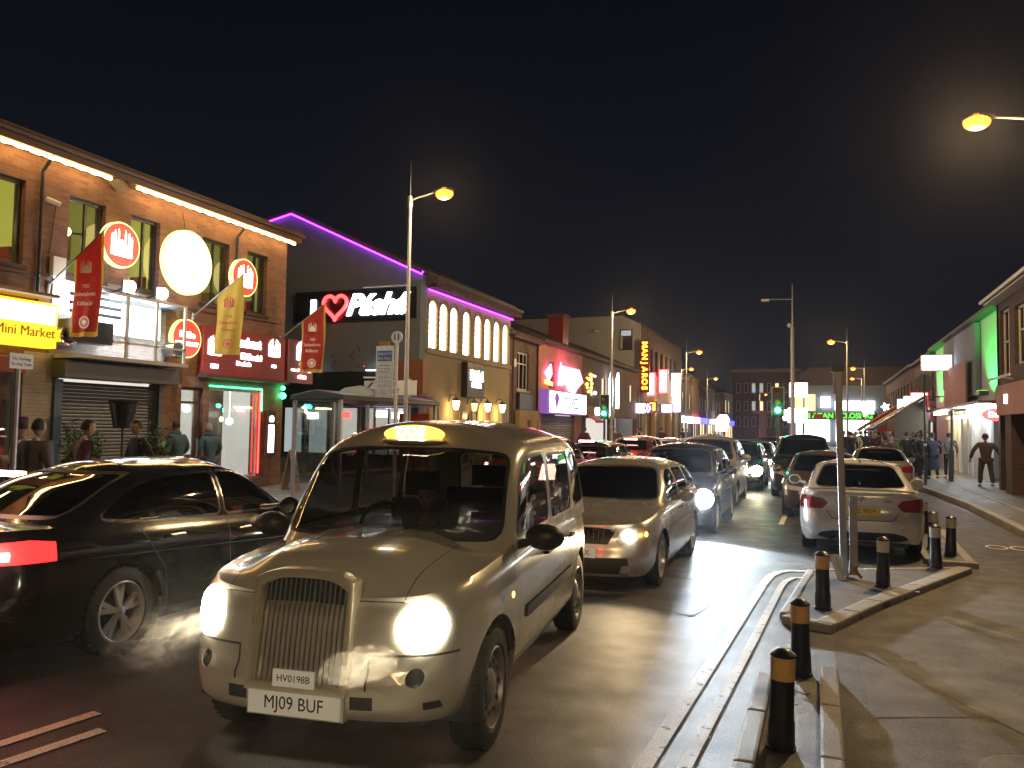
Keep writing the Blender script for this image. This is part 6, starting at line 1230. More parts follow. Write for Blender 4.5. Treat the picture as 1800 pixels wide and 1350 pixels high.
b = bmesh.new(); lathe(b, [(.001, -.02), (.15, -.02), (.15, .02), (.001, .02)], (0, 0, 3.88), 'y', 24); fl = obj('flag', b, 'sign_white', T); text('lettering', 'H', .2, 'sign_black', fl, (0, -.024, 3.88), (1, 0, 0), (0, 0, 1), world=False, ext=.002, bold=.008)
pn = obj('timetable_board', B(-.56, -.08, -.02, .02, 2.42, 3.68), 'band_white', T, bevel=.005); obj('dark_header', B(-.52, -.12, -.026, -.021, 3.3, 3.56), 'sign_blue', pn)
text('lettering', 'Ladypool Rd', .085, 'sign_white', pn, (-.32, -.029, 3.49), (1, 0, 0), (0, 0, 1), world=False, ext=.001, sx=.85); text('lettering', 'Bus Stop', .1, 'sign_white', pn, (-.32, -.029, 3.37), (1, 0, 0), (0, 0, 1), world=False, ext=.001)
for k, (s, z) in enumerate((('Passenger information', 3.2), ('services from this stop', 3.12), ('towards City Centre', 3.04), ('50   X3   8A   8C', 2.9), ('12   35   76   1A', 2.8), ('N5   11   91   45', 2.7), ('buses', 2.52))): text('lettering', s, .042 if k < 3 else .055, 'sign_black', pn, (-.32, -.022, z), (1, 0, 0), (0, 0, 1), world=False, ext=.001, sx=.8)
T = thing('bus_shelter', 'glass bus shelter with dark curved roof and grey posts on the left pavement', 'bus shelter', (-11.3, 18.75, .12))
b = bmesh.new(); prism(b, [(-.75, -2.6, 2.32), (-.7, -2.6, 2.44), (0, -2.6, 2.58), (.75, -2.6, 2.46), (.8, -2.6, 2.34)], (0, 5.2, 0)); obj('roof', b, 'dark_metal', T, bevel=.02)
b = bmesh.new(); lathe(b, [(.001, .28), (.5, .2), (.85, 0)], (0, 0, 0), 'z', 24)
for v in b.verts: v.co = Vector((v.co.x*.7, v.co.y*1.0-.6, v.co.z+2.5))
obj('roof_dome', b, 'render_grey', T, smooth=True)
for y in (-2.5, -.85, .85, 2.5):
    obj('post', B(-.68, -.60, y-.04, y+.04, 0, 2.35), 'lamp_post_paint', T)
obj('post', B(.62, .70, -2.54, -2.46, 0, 2.35), 'lamp_post_paint', T); obj('post', B(.62, .70, 2.46, 2.54, 0, 2.35), 'lamp_post_paint', T)
for y in (-2.46, -.81, .89): obj('glass_panel', B(-.645, -.635, y, y+1.61, .3, 2.25), 'shop_glass', T)
obj('end_panel', B(-.59, .6, -2.505, -2.495, .3, 2.25), 'shop_glass', T); obj('advert_panel', B(-.5, .5, 2.44, 2.5, .5, 2.1), 'cloth_red', T); obj('bench', B(-.55, -.2, -1.8, 1.8, .45, .5), 'counter_yellow', T)
T = thing('direction_sign', 'white direction sign with a left chevron, half hidden by the timetable board', 'sign', (-12.3, 20.6, .12)); b = bmesh.new(); cyl(b, (0, 0, 0), (0, 0, 3.1), .04); cyl(b, (1.15, 0, 0), (1.15, 0, 3.1), .04); obj('post', b, 'lamp_post_paint', T)
pl = obj('plate', B(-.35, 1.4, -.06, -.03, 2.62, 3.05), 'sign_white', T); b = bmesh.new(); prism(b, [(-.1, -.065, 3.0), (-.02, -.065, 3.0), (-.17, -.065, 2.835), (-.02, -.065, 2.67), (-.1, -.065, 2.67), (-.25, -.065, 2.835)], (0, .004, 0)); obj('chevron', b, 'sign_black', pl)
text('lettering', 'DEAN', .2, 'sign_black', pl, (.15, -.063, 2.94), (1, 0, 0), (0, 0, 1), world=False, ext=.001, align='LEFT', bold=.004); text('lettering', 'STREET', .2, 'sign_black', pl, (.2, -.063, 2.73), (1, 0, 0), (0, 0, 1), world=False, ext=.001, align='LEFT', bold=.004)
obj('lamp_bar', B(-.3, .5, -.2, -.05, 3.12, 3.16), 'sign_white', T)
T = thing('disc_sign', 'dark round road sign seen from behind on a thin pole, right pavement', 'road sign', (3.35, 30.3, .12)); b = bmesh.new(); cyl(b, (0, 0, 0), (0, 0, 3.75), .04, n=10); obj('pole', b, 'dark_metal', T); b = bmesh.new(); lathe(b, [(.001, -.02), (.3, -.02), (.3, .0), (.001, .0)], (0, 0, 3.45), 'y', 24); obj('disc', b, 'signal_black', T); b = bmesh.new(); sphere(b, (0, -.05, 1.35), .05); obj('clip', b, 'sign_white', T)
T = thing('thin_post', 'bare thin leaning post on the right pavement before the white shopfront', 'post', (4.5, 33.1, .12)); b = bmesh.new(); cyl(b, (0, 0, 0), (.06, 0, 2.6), .05, n=10); cyl(b, (0, 0, 0), (.03, 0, 1.15), .085, .085, 10); obj('pole', b, 'dark_metal', T)
# ================================================================ people
mat('skin', (.32, .19, .13), .55, noise=.1); mat('skin_dark', (.14, .075, .05), .55, noise=.1); mat('hair_dark', (.015, .012, .01), .7); mat('hair_grey', (.3, .29, .28), .8); mat('shoe', (.02, .02, .02), .5)
for n_, c_ in dict(cloth_teal=(.05, .10, .13), cloth_navy=(.025, .035, .06), cloth_black=(.012, .013, .016), cloth_brown=(.10, .065, .035), cloth_grey=(.10, .10, .11), cloth_white=(.5, .47, .42), cloth_plum=(.08, .02, .05), denim=(.05, .07, .12), cloth_khaki=(.14, .10, .05), cloth_olive=(.045, .04, .028)).items(): mat(n_, c_, .9, noise=.22, nscale=9, bump=.3, bscale=25)
def skinned(nodes, edges, root=0, sub=1):
    """grow one continuous surface round a skeleton of (point, radius) nodes"""
    me = bpy.data.meshes.new('k'); me.from_pydata([n[0] for n in nodes], edges, []); o = bpy.data.objects.new('k', me); COL.objects.link(o)
    sk = o.modifiers.new('s', 'SKIN'); sk.use_smooth_shade = True
    for v, n in zip(me.skin_vertices[0].data, nodes): r = n[1]; v.radius = (r, r) if not isinstance(r, tuple) else r; v.use_root = False
    me.skin_vertices[0].data[root].use_root = True
    sb = o.modifiers.new('u', 'SUBSURF'); sb.levels = sub; sb.render_levels = sub
    dg = bpy.context.evaluated_depsgraph_get(); dg.update(); r = bmesh.new(); m2 = bpy.data.meshes.new_from_object(o.evaluated_get(dg)); r.from_mesh(m2)
    bpy.data.objects.remove(o); bpy.data.meshes.remove(m2); bpy.data.meshes.remove(me); return r
def person(pose, name='person', coat=0, hood=False, hat=None):
    """pose: joints in metres, facing +X. legs/arms: (left, right) lists"""
    T = thing(name, '', 'person'); lean = pose.get('lean', 0); hz = pose.get('hip', .93)
    hip = Vector((0, 0, hz)); ch = hip+Vector((lean*.35, 0, .36)); nk = hip+Vector((lean*.52, 0, .55)); hd = nk+Vector((lean*.2+pose.get('nod', .02), 0, .17))
    N = [(hip, (.11, .08)), (hip+Vector((lean*.15, 0, .16)), (.105, .08)), (ch, (.12, .085)), (nk-Vector((0, 0, .03)), .05), (nk+Vector((.005, 0, .06)), .055)]; E = [(0, 1), (1, 2), (2, 3), (3, 4)]
    J = [(hip, (.155, .12)), (hip+Vector((lean*.15, 0, .16)), (.15, .115)), (ch, (.17, .125)), (nk-Vector((0, 0, .02)), .07)]; JE = [(0, 1), (1, 2), (2, 3)]; Tr = [(hip, (.155, .12))]; TE = []; hands = []; feet = []
    J += [(hip-Vector((0, 0, .09)), (.165, .135))]; JE += [(0, 4)]
    for s, (el, wr), (kn, an) in ((1, pose['armL'], pose['legL']), (-1, pose['armR'], pose['legR'])):
        sh = ch+Vector((0, s*.185, .12)); el = Vector(el); wr = Vector(wr); d = (wr-el).normalized(); i = len(N)
        N += [(sh, .05), (el, .04), (wr, .028), (wr+d*.07, (.036, .018))]; E += [(2, i), (i, i+1), (i+1, i+2), (i+2, i+3)]
        j = len(J); J += [(sh, .082), (sh.lerp(el, .5), .074), (el, .062), (wr-d*.02, .05)]; JE += [(2, j), (j, j+1), (j+1, j+2), (j+2, j+3)]
        hp = hip+Vector((0, s*.095, -.06)); kn = Vector(kn); an = Vector(an); i = len(N)
        N += [(hp, .075), (kn, .05), (an, .038)]; E += [(0, i), (i, i+1), (i+1, i+2)]
        j = len(Tr); Tr += [(hp, .105), (hp.lerp(kn, .5), .09), (kn, .072), (an+Vector((0, 0, .02)), .062)]; TE += [(0, j), (j, j+1), (j+1, j+2), (j+2, j+3)]
        hands.append((wr, d, s)); feet.append((an, s))
    b = skinned(N, E)
    for wr, d, s in hands:            # palm already grown; five bent fingers and a thumb set on its side
        side = d.cross(Vector((1, 0, 0))); side = side.normalized() if side.length > .1 else Vector((0, 1, 0)); pm = wr+d*.085; cu = Vector((.4, -s*.25, 0)).normalized()
        for k, ln in enumerate((.062, .072, .068, .052)):
            p = pm+side*(-.027+.018*k); tube(b, [p, p+d*ln*.5+cu*.008, p+d*ln*.85+cu*.03], [.009, .008, .007], 6)
        p = wr+d*.03+side*.03*(1 if s > 0 else -1)+cu*.012; tube(b, [p, p+d*.03+cu*.03, p+d*.055+cu*.035], [.011, .009, .008], 6)
    g = bmesh.ops.create_uvsphere(b, u_segments=20, v_segments=14, radius=1)   # head: jaw, nose, brow, ears
    for v in g['verts']:
        x, y, z = v.co; w = 1-.28*max(0, -z)**1.3; px = x*.098*(1-.12*max(0, -z)); 
        if x > .6: px += .006*math.exp(-((z+.15)/.12)**2)*math.exp(-(y/.2)**2)*3-.007*math.exp(-((z-.08)/.09)**2)*math.exp(-((abs(y)-.35)/.2)**2)
        v.co = hd+Vector((px, y*.077*w, z*.125))
    for s in (1, -1): sphere(b, hd+Vector((-.005, s*.078, -.01)), .03, (.6, .3, 1), 8, 6)
    body = obj('body', b, 'skin', T, smooth=True, ang=60)
    for s in (1, -1):
        e = bmesh.new(); sphere(e, hd+Vector((.087, s*.03, .012)), .009, u=8, v=6); obj('eye', e, 'hair_dark', body)
    b = skinned(J, JE); zz = min(v.co.z for v in b.verts)
    if coat:
        k = 20; r0 = [b.verts.new(hip+Vector((.12*math.cos(a), .165*math.sin(a), .12))) for a in [2*PI*i/k for i in range(k)]]
        for q in range(1, 6):
            r1 = [b.verts.new(hip+Vector(((.12+.1*q/5*coat)*math.cos(a)*(1+.05*math.sin(a*6)), (.165+.08*q/5*coat)*math.sin(a), .12-q/5*coat))) for a in [2*PI*i/k for i in range(k)]]
            for i in range(k): b.faces.new((r0[i], r1[i], r1[(i+1) % k], r0[(i+1) % k]))
            r0 = r1
    if hood: sphere(b, hd+Vector((-.025, 0, -.15 if hood == 'down' else 0)), .12, (.8, 1.05, .62 if hood == 'down' else 1.25), 14, 8)
    obj('jacket', b, 'cloth_navy', T, smooth=True, ang=60)
    obj('trousers', skinned(Tr, TE), 'cloth_black', T, smooth=True, ang=60)
    if hood != True:
        b = bmesh.new(); g = bmesh.ops.create_uvsphere(b, u_segments=20, v_segments=12, radius=1)
        for v in g['verts']:
            x, y, z = v.co; v.co = hd+Vector((x*.106-.008, y*.086, z*.13+.006))
        bmesh.ops.delete(b, geom=[v for v in b.verts if (v.co.z-hd.z) < (.045 if v.co.x-hd.x > .02 else -.05)], context='VERTS'); obj('hair', b, 'hair_dark', T, smooth=True)
    if hat:
        b = bmesh.new(); lathe(b, [(.105, 0), (.10, .09), (.001, .10)], hd+Vector((-.01, 0, .06)), 'z', 20); obj('hat', b, hat, T, smooth=True)
    for an, s in feet:
        b = bmesh.new(); sphere(b, an+Vector((.06, 0, -.045)), 1, (.135, .048, .045), 14, 8)
        for v in b.verts: v.co.z = max(v.co.z, an.z-.075)
        obj('shoe', b, 'shoe', T, smooth=True)
    return T
POSE = dict(
  stand=dict(armL=((-.02, .27, 1.16), (.14, .20, 1.0)), armR=((-.02, -.27, 1.16), (.14, -.20, 1.0)), legL=((.02, .11, .5), (0, .12, .08)), legR=((.03, -.11, .5), (.03, -.12, .08)), lean=.06, nod=.05),
  walk=dict(armL=((-.08, .29, 1.17), (-.10, .33, .92)), armR=((.05, -.29, 1.16), (.16, -.30, .94)), legL=((.14, .10, .51), (.16, .10, .08)), legR=((-.06, -.10, .49), (-.26, -.10, .13)), lean=.06),
  wide=dict(armL=((-.04, .33, 1.17), (.10, .37, .92)), armR=((-.04, -.32, 1.17), (-.08, -.39, .90)), legL=((.10, .12, .5), (.14, .13, .08)), legR=((-.02, -.12, .49), (-.16, -.13, .11)), lean=.05),
  phone=dict(armL=((.02, .25, 1.17), (.24, .10, 1.22)), armR=((-.03, -.27, 1.15), (.06, -.22, .93)), legL=((.0, .10, .5), (-.02, .11, .08)), legR=((.02, -.10, .5), (.02, -.13, .08)), lean=.04, nod=.05),
  sit=dict(armL=((.16, .27, .72), (.42, .17, .84)), armR=((.16, -.27, .72), (.42, -.17, .84)), legL=((.42, .12, .56), (.62, .12, .2)), legR=((.42, -.12, .56), (.62, -.12, .2)), lean=-.12, hip=.50))
PB = {k: None for k in ()}
def base(key, **k):
    if key not in PB: PB[key] = [person(POSE[k.pop('pose')], **k), False]
    r = PB[key]
    if not r[1]: r[1] = True; return r[0]
    return copy_tree(r[0])
def put(key, x, y, z, deg, label, jacket='cloth_navy', trousers='cloth_black', skin='skin', hair='hair_dark', scale=1, group=None, **k):
    o = base(key, **k); o.location = (x, y, z); o.rotation_euler = (0, 0, R(deg)); o.scale = (scale,)*3; o['label'] = label
    if group: o['group'] = group
    elif 'group' in o: del o['group']
    for a, b_ in (('cloth_navy', jacket), ('cloth_black', trousers), ('skin', skin), ('hair_dark', hair)):
        if a != b_:
            for c in o.children:
                if (a == 'cloth_black') == (c.name.startswith('trousers')) or a not in ('cloth_black',): 
                    if a == 'cloth_navy' and not c.name.startswith('jacket'): continue
                    if a == 'hair_dark' and not c.name.startswith('hair'): continue
                    if a == 'skin' and not c.name.startswith('body'): continue
                    if a == 'cloth_black' and not c.name.startswith('trousers'): continue
                    for s_ in c.material_slots: s_.link = 'OBJECT'; s_.material = M[b_]
    return o
put('hood', -13.3, 13.9, .12, 175, 'person in blue-green hooded top seen from behind, the left one of two facing the door', 'cloth_teal', 'denim', pose='stand', hood='down')
put('hood', -13.25, 14.85, .12, 160, 'person in grey-blue hooded coat seen from behind at the shop window', 'cloth_teal', 'cloth_black', hair='hair_grey', scale=.97)
put('hat', -10.6, 8.15, .12, 205, 'person in a pale jacket with reddish hat at the far left pavement edge', 'cloth_white', 'cloth_black', pose='phone', hat='cloth_plum')
put('stand', -10.2, 8.75, .12, 60, 'person in dark plum coat right behind the black saloon roof, beside the pale jacket', 'cloth_plum', 'cloth_black', pose='stand'); put('walk', -11.0, 10.6, .12, 250, 'person in black jacket walking past the slim shrub', 'cloth_black', 'cloth_black', pose='walk')
put('stand', -10.1, 7.9, .12, 100, 'person in grey top at the very left edge of the pavement', 'cloth_grey', 'cloth_black', 'skin')
put('wide', 5.18, 30.5, .12, 92, 'lone man with arms held out walking away past the white shopfront', 'cloth_olive', 'cloth_olive', 'skin_dark', pose='wide').scale = (1.12, 1.18, 1.0)
GR = 'people in the crowd on the right pavement'
for i, (k, x, y, deg, j, t, sk, co, lab) in enumerate((
  ('coat', 4.05, 34.2, 95, 'cloth_navy', 'cloth_black', 'skin', .7, 'person in a long navy coat, middle of the trio by the thin post'), ('walk', 4.75, 35.4, 88, 'cloth_grey', 'cloth_black', 'skin', 0, 'person in dark grey jacket, right one of the trio by the thin post'), ('walk', 3.75, 36.2, 80, 'cloth_black', 'cloth_black', 'skin_dark', 0, 'person in black jacket, left one of the trio by the thin post'),
  ('stand', 4.3, 38.6, 270, 'cloth_brown', 'denim', 'skin', 0, 'person in brown jacket facing this way behind the trio'), ('coat', 3.2, 34.6, 100, 'cloth_black', 'cloth_black', 'skin', .7, 'person in long black coat just left of the disc sign pole'), ('stand', 2.1, 29.5, 120, 'cloth_navy', 'cloth_navy', 'skin', 0, 'broad person in navy standing at the kerb right of the beige car'),
  ('walk', 2.55, 33.5, 250, 'cloth_brown', 'cloth_black', 'skin', 0, 'person in brown walking this way left of the long black coat'), ('stand', 2.9, 37.2, 80, 'cloth_khaki', 'cloth_black', 'skin', 0, 'person in tan jacket seen from behind near the stalls'), ('phone', 2.4, 40.5, 270, 'cloth_plum', 'cloth_black', 'skin', 0, 'person in plum coat looking at a phone in the market crowd'),
  ('walk', 3.3, 41.5, 265, 'cloth_grey', 'denim', 'skin_dark', 0, 'person in grey jacket and jeans coming from the market'), ('stand', 1.7, 43, 260, 'cloth_white', 'cloth_black', 'skin', 0, 'person in white top deep in the market crowd'), ('coat', 1.5, 47, 90, 'cloth_brown', 'cloth_black', 'skin', .7, 'person in long brown coat deep in the market crowd'),
  ('walk', 2.6, 48, 280, 'cloth_black', 'cloth_black', 'skin', 0, 'person in black deep in the market crowd, right of the long brown coat'), ('stand', 3.4, 50, 250, 'cloth_teal', 'cloth_black', 'skin', 0, 'person in teal jacket beside the dark tarpaulin stall'), ('walk', 2.1, 53, 90, 'cloth_khaki', 'cloth_black', 'skin', 0, 'person in khaki walking away beside the brown tarpaulin stall'))):
    put(k, x, y, .12 if x > 2.9 and y < 40 or y >= 40 else .0, deg, lab, j, t, sk, group=GR, pose=dict(coat='walk').get(k, k), **(dict(coat=.7) if k == 'coat' else {}))
GL = 'people on the far left pavement'
for i, (k, x, y, deg, j, t) in enumerate((('walk', -10.8, 38, 80, 'cloth_plum', 'cloth_black'), ('stand', -11.6, 41, 250, 'cloth_navy', 'cloth_black'), ('walk', -10.6, 44, 270, 'cloth_brown', 'denim'), ('stand', -11.4, 47, 90, 'cloth_grey', 'cloth_black'), ('phone', -10.6, 50, 200, 'cloth_black', 'cloth_black'), ('walk', -11.2, 53, 80, 'cloth_white', 'cloth_black'), ('stand', -10.4, 57, 270, 'cloth_navy', 'denim'), ('walk', -11.3, 61, 90, 'cloth_teal', 'cloth_black'), ('stand', -10.4, 66, 100, 'cloth_black', 'cloth_black'), ('walk', -11, 72, 270, 'cloth_brown', 'cloth_black'))):
    put(k, x, y, .12, deg, 'person in %s %s before the %s, left pavement' % (dict(cloth_plum='plum coat', cloth_navy='navy jacket', cloth_brown='brown jacket', cloth_grey='grey jacket', cloth_black='black jacket', cloth_white='white jacket', cloth_teal='teal jacket')[j], {'walk': 'walking', 'stand': 'standing', 'phone': 'reading a phone'}[k],
        'boarded house' if y < 42 else 'pink building' if y < 50 else 'low restaurant' if y < 67 else 'vertical neon sign'), j, t, group=GL, pose=k)
rr = random.Random(21); CJ = ['cloth_navy', 'cloth_black', 'cloth_brown', 'cloth_grey', 'cloth_plum', 'cloth_khaki', 'cloth_teal', 'cloth_black']
for i in range(14):
    k = rr.choice(['walk', 'stand', 'phone', 'coat']); j = rr.choice(CJ); y = 39+i*1.7
    put(k, 1.1+rr.uniform(0, 2.6), y, .12, rr.choice([80, 100, 260, 280, 200]), 'small distant figure somewhere in the packed crowd before the market hall', j, rr.choice(['cloth_black', 'denim']), rr.choice(['skin', 'skin_dark']), group=GR, scale=rr.uniform(.93, 1.05))
for i in range(8):
    put(rr.choice(['walk', 'stand', 'phone']), 2.75+rr.uniform(0, 1.3), 33.5+i*.95, .12, rr.choice([85, 95, 265, 275, 110]), 'dark distant figure in the group between the long coats and the dark stall', rr.choice(['cloth_navy', 'cloth_black', 'cloth_black', 'cloth_grey', 'cloth_brown']), 'cloth_black', rr.choice(['skin', 'skin_dark']), group=GR, scale=rr.uniform(.95, 1.05))
# ================================================================ other vehicles
def light_on(T, sp, power=120, col=(1, .86, .62), m='warm_headlight', beams=True):
    for c in T.children:
        if c.name.startswith('headlight'):
            for s in c.material_slots: s.link = 'OBJECT'; s.material = M[m]
    if beams:
        for s in (1, -1): lamp('SPOT', (sp['L']/2+.03, s*.66, .66), power, col, .05, T, (1, 0, -.08), R(110), .6, name='beam')
def brakes(T, on): 
    for c in T.children:
        if c.name.startswith('tail_light'):
            for s in c.material_slots: s.link = 'OBJECT'; s.material = M['tail_red' if on else 'tail_off']
saloon = build_car(SALOON, 'black_saloon', 'glossy black saloon with lit red tail lights, at the left edge beside the taxi', 'car', N=80)
place_nose(saloon, 4.9, -6.12, 8.7, 90); saloon.scale = (1, 1, 1.07)
b = bmesh.new(); prism(b, [(-1.70, y, 1.36) for y in (-.24, .24)]+[(-1.80, .24, 1.345), (-1.80, -.24, 1.345)], (0, 0, .02)); obj('brake_light', b, 'tail_core', saloon)
b = B(-2.47, -2.44, -.62, .62, .845, .895); obj('lamp_bar', b, 'tail_core', saloon)
for s in (1, -1): b = bmesh.new(); tube(b, [(-2.28, s*.86, .87), (-2.4, s*.74, .87), (-2.47, s*.45, .87)], .028, 8); obj('lamp_core', b, 'tail_core', saloon); b = bmesh.new(); sphere(b, (H_ := 4.9/2-1.85+.06, s*1.12, .97), .022, (1, 1.6, 1)); obj('side_repeater', b, 'indicator_amber', saloon)
plate(saloon, SALOON, '', 'rear', .62, 'plate_yellow', x=2.44)
b = bmesh.new()
for s in (1, -1): tube(b, [(1.25, s*.80, .955), (.35, s*.79, .985), (-1.1, s*.80, 1.0)], .012, 6)
obj('waist_trim', b, 'chrome', saloon)
for s in (1, -1): lamp('POINT', (-2.62, s*.7, .88), 6, (1, .04, .03), .1, saloon, name='tail_glow')

estate = build_car(ESTATE, 'silver_estate', 'silver estate with one glowing orange headlight right behind the taxi', 'car', N=72)
place_nose(estate, 4.57, -2.63, 8.85, -90)
plate(estate, ESTATE, 'BX13 EUX', 'front', .475, x=4.57/2+.012)
for c in list(estate.children):
    if c.name.startswith('headlight'): hl = c
b = bmesh.new(); sphere(b, (0, 0, 0), .078, (.6, 1, .9)); lo_ = obj('lit_headlight', b, 'warm_headlight', estate, smooth=True); lo_.location = (4.57/2-.16, .60, .665)
b = bmesh.new(); sphere(b, (0, 0, 0), .078, (.6, 1, .9)); lo_ = obj('lit_headlight', b, 'warm_headlight', estate, smooth=True); lo_.location = (4.57/2-.16, -.60, .665)
lamp('SPOT', (4.57/2+.02, .6, .66), 70, (1, .72, .4), .05, estate, (1, 0, -.15), R(115), .6, name='beam')
b = bmesh.new(); sphere(b, (4.57/2-.24, .79, .69), .03, (1.4, .6, 1)); obj('indicator', b, 'indicator_amber', estate, smooth=True)
b = bmesh.new(); tube(b, [(4.57/2-.02-.13*abs(y)**2*1.2, y, .745-.02*abs(y)) for y in [-.42+.084*i for i in range(11)]], .012, 6); lathe(b, [(.055, 4.57/2-.02), (.06, 4.57/2), (.001, 4.57/2+.005)], (0, 0, .80), 'x', 20); obj('grille_trim', b, 'chrome', estate, smooth=True)
for y in [-.33+.055*i for i in range(13)]: b = B(4.57/2-.09, 4.57/2-.045-.06*abs(y), y-.006, y+.006, .575, .735); obj('grille_bar', b, 'dark_metal', estate)
b = bmesh.new(); tube(b, [(4.57/2-.05-.16*abs(y)**2, y, .27) for y in [-.55+.11*i for i in range(11)]], .012, 6); obj('lower_trim', b, 'alloy', estate)
b = B(4.57/2-2.02, 4.57/2-1.99, -.13, .13, 1.25, 1.31); obj('rear_view_mirror', b, 'black_plastic', estate)
obj('licence_card', B(4.57/2+.01, 4.57/2+.02, -.32, -.12, .28, .40), 'plate_white', estate)
put('driver', -2.63-.34, 8.85+2.32, 0, -90, 'driver in dark clothes at the wheel of the silver estate', 'cloth_black', 'cloth_black', pose='sit', scale=.93)

bmw = build_car(BMW, 'white_saloon', 'parked pale silver-white saloon seen from behind, beside the sign post', 'car', N=76)
place_nose(bmw, 4.55, .60, 17.62, 90)
pl = plate(bmw, BMW, 'SNZ 9939', 'rear', .705, 'plate_yellow', x=4.55/2-.035, w=.50)
b = bmesh.new(); lathe(b, [(.001, -.008), (.042, -.008), (.045, 0), (.04, .006), (.001, .008)], (-4.55/2+.06, 0, .885), 'x', 24); bd = obj('badge', b, 'chrome', bmw, smooth=True)
for q in range(4):
    a = [q*PI/2+k*PI/16 for k in range(9)]; b = bmesh.new(); prism(b, [(-4.55/2+.050, 0, .885)]+[(-4.55/2+.050, .03*math.cos(t), .885+.03*math.sin(t)) for t in a], (-.006, 0, 0)); obj('badge_quarter', b, 'sign_blue' if q % 2 else 'sign_white', bd)
text('model_badge', '325i', .06, 'dark_metal', bmw, (-4.55/2+.045, -.36, .86), (0, -1, 0), (0, 0, 1), world=False, ext=.003)
b = bmesh.new(); lathe(b, [(.001, 0), (.03, 0), (.02, .05), (.001, .07)], (-1.3+.0, 0, 1.395), 'z', 10); obj('aerial_fin', b, 'paint_white', bmw)
b = bmesh.new(); tube(b, [(-4.55/2+.16, -.72, 1.0), (-4.55/2+.10, -.4, 1.015), (-4.55/2+.085, 0, 1.02), (-4.55/2+.10, .4, 1.015), (-4.55/2+.16, .72, 1.0)], .014, 6); obj('boot_lip', b, 'paint_white', bmw, smooth=True)
for s in (1, -1):
    b = bmesh.new(); cyl(b, (-4.55/2+.05, .40+s*.05, .27), (-4.55/2-.0, .40+s*.05, .27), .028, n=14); obj('exhaust_pipe', b, 'dark_metal', bmw)

MPV = stretchz(ESTATE, 1.13, paint='paint_dark', W=1.8); mpv = build_car(MPV, 'dark_people_carrier', 'dark people carrier with a dazzling blue-white headlight behind the silver estate', 'car', N=60)
place_nose(mpv, 4.57, -2.60, 14.15, -90); put('driver', -2.6-.34, 14.15+2.3, .1, -90, 'driver in grey at the wheel of the dark people carrier', 'cloth_grey', 'cloth_black', pose='sit', scale=.95); put('driver', -2.57-.21-.30, 3.58+2.42, .10, -83.5, 'taxi driver in dark jacket at the wheel of the lit taxi', 'cloth_black', 'cloth_black', pose='sit', scale=.97); setmat(mpv, 'lamp_off', 'white_headlight')
for s, p in ((1, 1050), (-1, 300)):
    b = bmesh.new(); sphere(b, (0, 0, 0), .17 if s > 0 else .12, (.5, 1, 1), 24, 14); l_ = obj('lit_headlight', b, 'white_headlight', mpv, smooth=True); l_.location = (4.57/2-.1, s*.72, .68)
    lamp('SPOT', (4.57/2+.05, s*.70, .68), p*2, (.75, .88, 1), .04, mpv, (1, 0, -.10), R(125), .5, name='beam')
VAN = stretchz(ESTATE, 1.30, paint='paint_dark')
hatch = build_car(variant(BMW, paint='paint_bronze', L=4.55), 'dark_saloon', 'dark bronze saloon parked nose towards the camera behind the white saloon', 'car', N=60); place_nose(hatch, 4.55, .10, 18.3, -90); plate(hatch, BMW, '', 'front', .42)
van = build_car(VAN, 'dark_van', 'tall dark van parked behind the bronze saloon under the centre traffic light', 'van', N=48); place_nose(van, 4.57, -.45, 23.6, -90)
# distant traffic: copies of the above with paint of their own
def traffic(src, x, y, deg, label, old, new, lit=None, power=0, brake=False, z=1.0, group='queueing traffic'):
    o = copy_plain2(src); o.location = (0, 0, 0); place_nose(o, 4.57, x, y, deg); o.scale = (1, 1, z); o['label'] = label; o['group'] = group; setmat(o, old, new)
    for c in [c for c in o.children if c.type == 'MESH']:
        if c.name.startswith(('headlight', 'lit_headlight')):
            for s in c.material_slots: s.link = 'OBJECT'; s.material = M[lit or 'lamp_off']
        if c.name.startswith('tail_light'):
            for s in c.material_slots: s.link = 'OBJECT'; s.material = M['tail_core' if brake else 'tail_off']
    if power: lamp('SPOT', (2.4, 0, .66), power, (1, .9, .72), .1, o, (1, 0, -.12), R(115), .6, name='beam')
    if brake: lamp('POINT', (-2.5, 0, .95), 16, (1, .05, .04), .2, o, name='brake_glow')
    return o
def copy_plain2(src):
    c = src.copy(); COL.objects.link(c)
    for ch in src.children:
        if ch.type != 'MESH': continue
        d = ch.copy(); COL.objects.link(d); d.parent = c
        for g in ch.children: e = g.copy(); COL.objects.link(e); e.parent = d
    return c
ON = 'oncoming cars queueing behind the people carrier'
traffic(van, -2.75, 19.6, -90, 'tall van with a yellow-lit roof edge right behind the dark people carrier', 'paint_dark', 'paint_beige', 'warm_headlight', 60, group=ON, z=.97)
traffic(mpv, -2.5, 25.4, -90, 'dark car with bright headlights, third in the oncoming queue behind the people carrier', 'paint_dark', 'paint_dark', 'warm_headlight', 150, group=ON, z=.95)
traffic(estate, -2.45, 31.2, -90, 'silver car with blazing headlights, fourth in the oncoming queue', 'paint_silver', 'paint_silver', 'white_headlight', 220, group=ON)
traffic(hatch, -2.5, 37.5, -90, 'bronze car with blazing headlights, fifth in the oncoming queue', 'paint_bronze', 'paint_blue', 'white_headlight', 200, group=ON)
traffic(mpv, -2.6, 45, -90, 'small red car in the oncoming queue near the camera pole', 'paint_dark', 'paint_red', 'warm_headlight', 100, group=ON, z=.95)
traffic(estate, -2.7, 53, -90, 'tiny pale car near the end of the oncoming queue', 'paint_silver', 'paint_beige', 'warm_headlight', 80, group=ON); traffic(hatch, -2.7, 62, -90, 'tiniest dark car at the end of the oncoming queue', 'paint_bronze', 'paint_dark', 'warm_headlight', 60, group=ON)
AW_ = 'cars braking in the lane heading away'
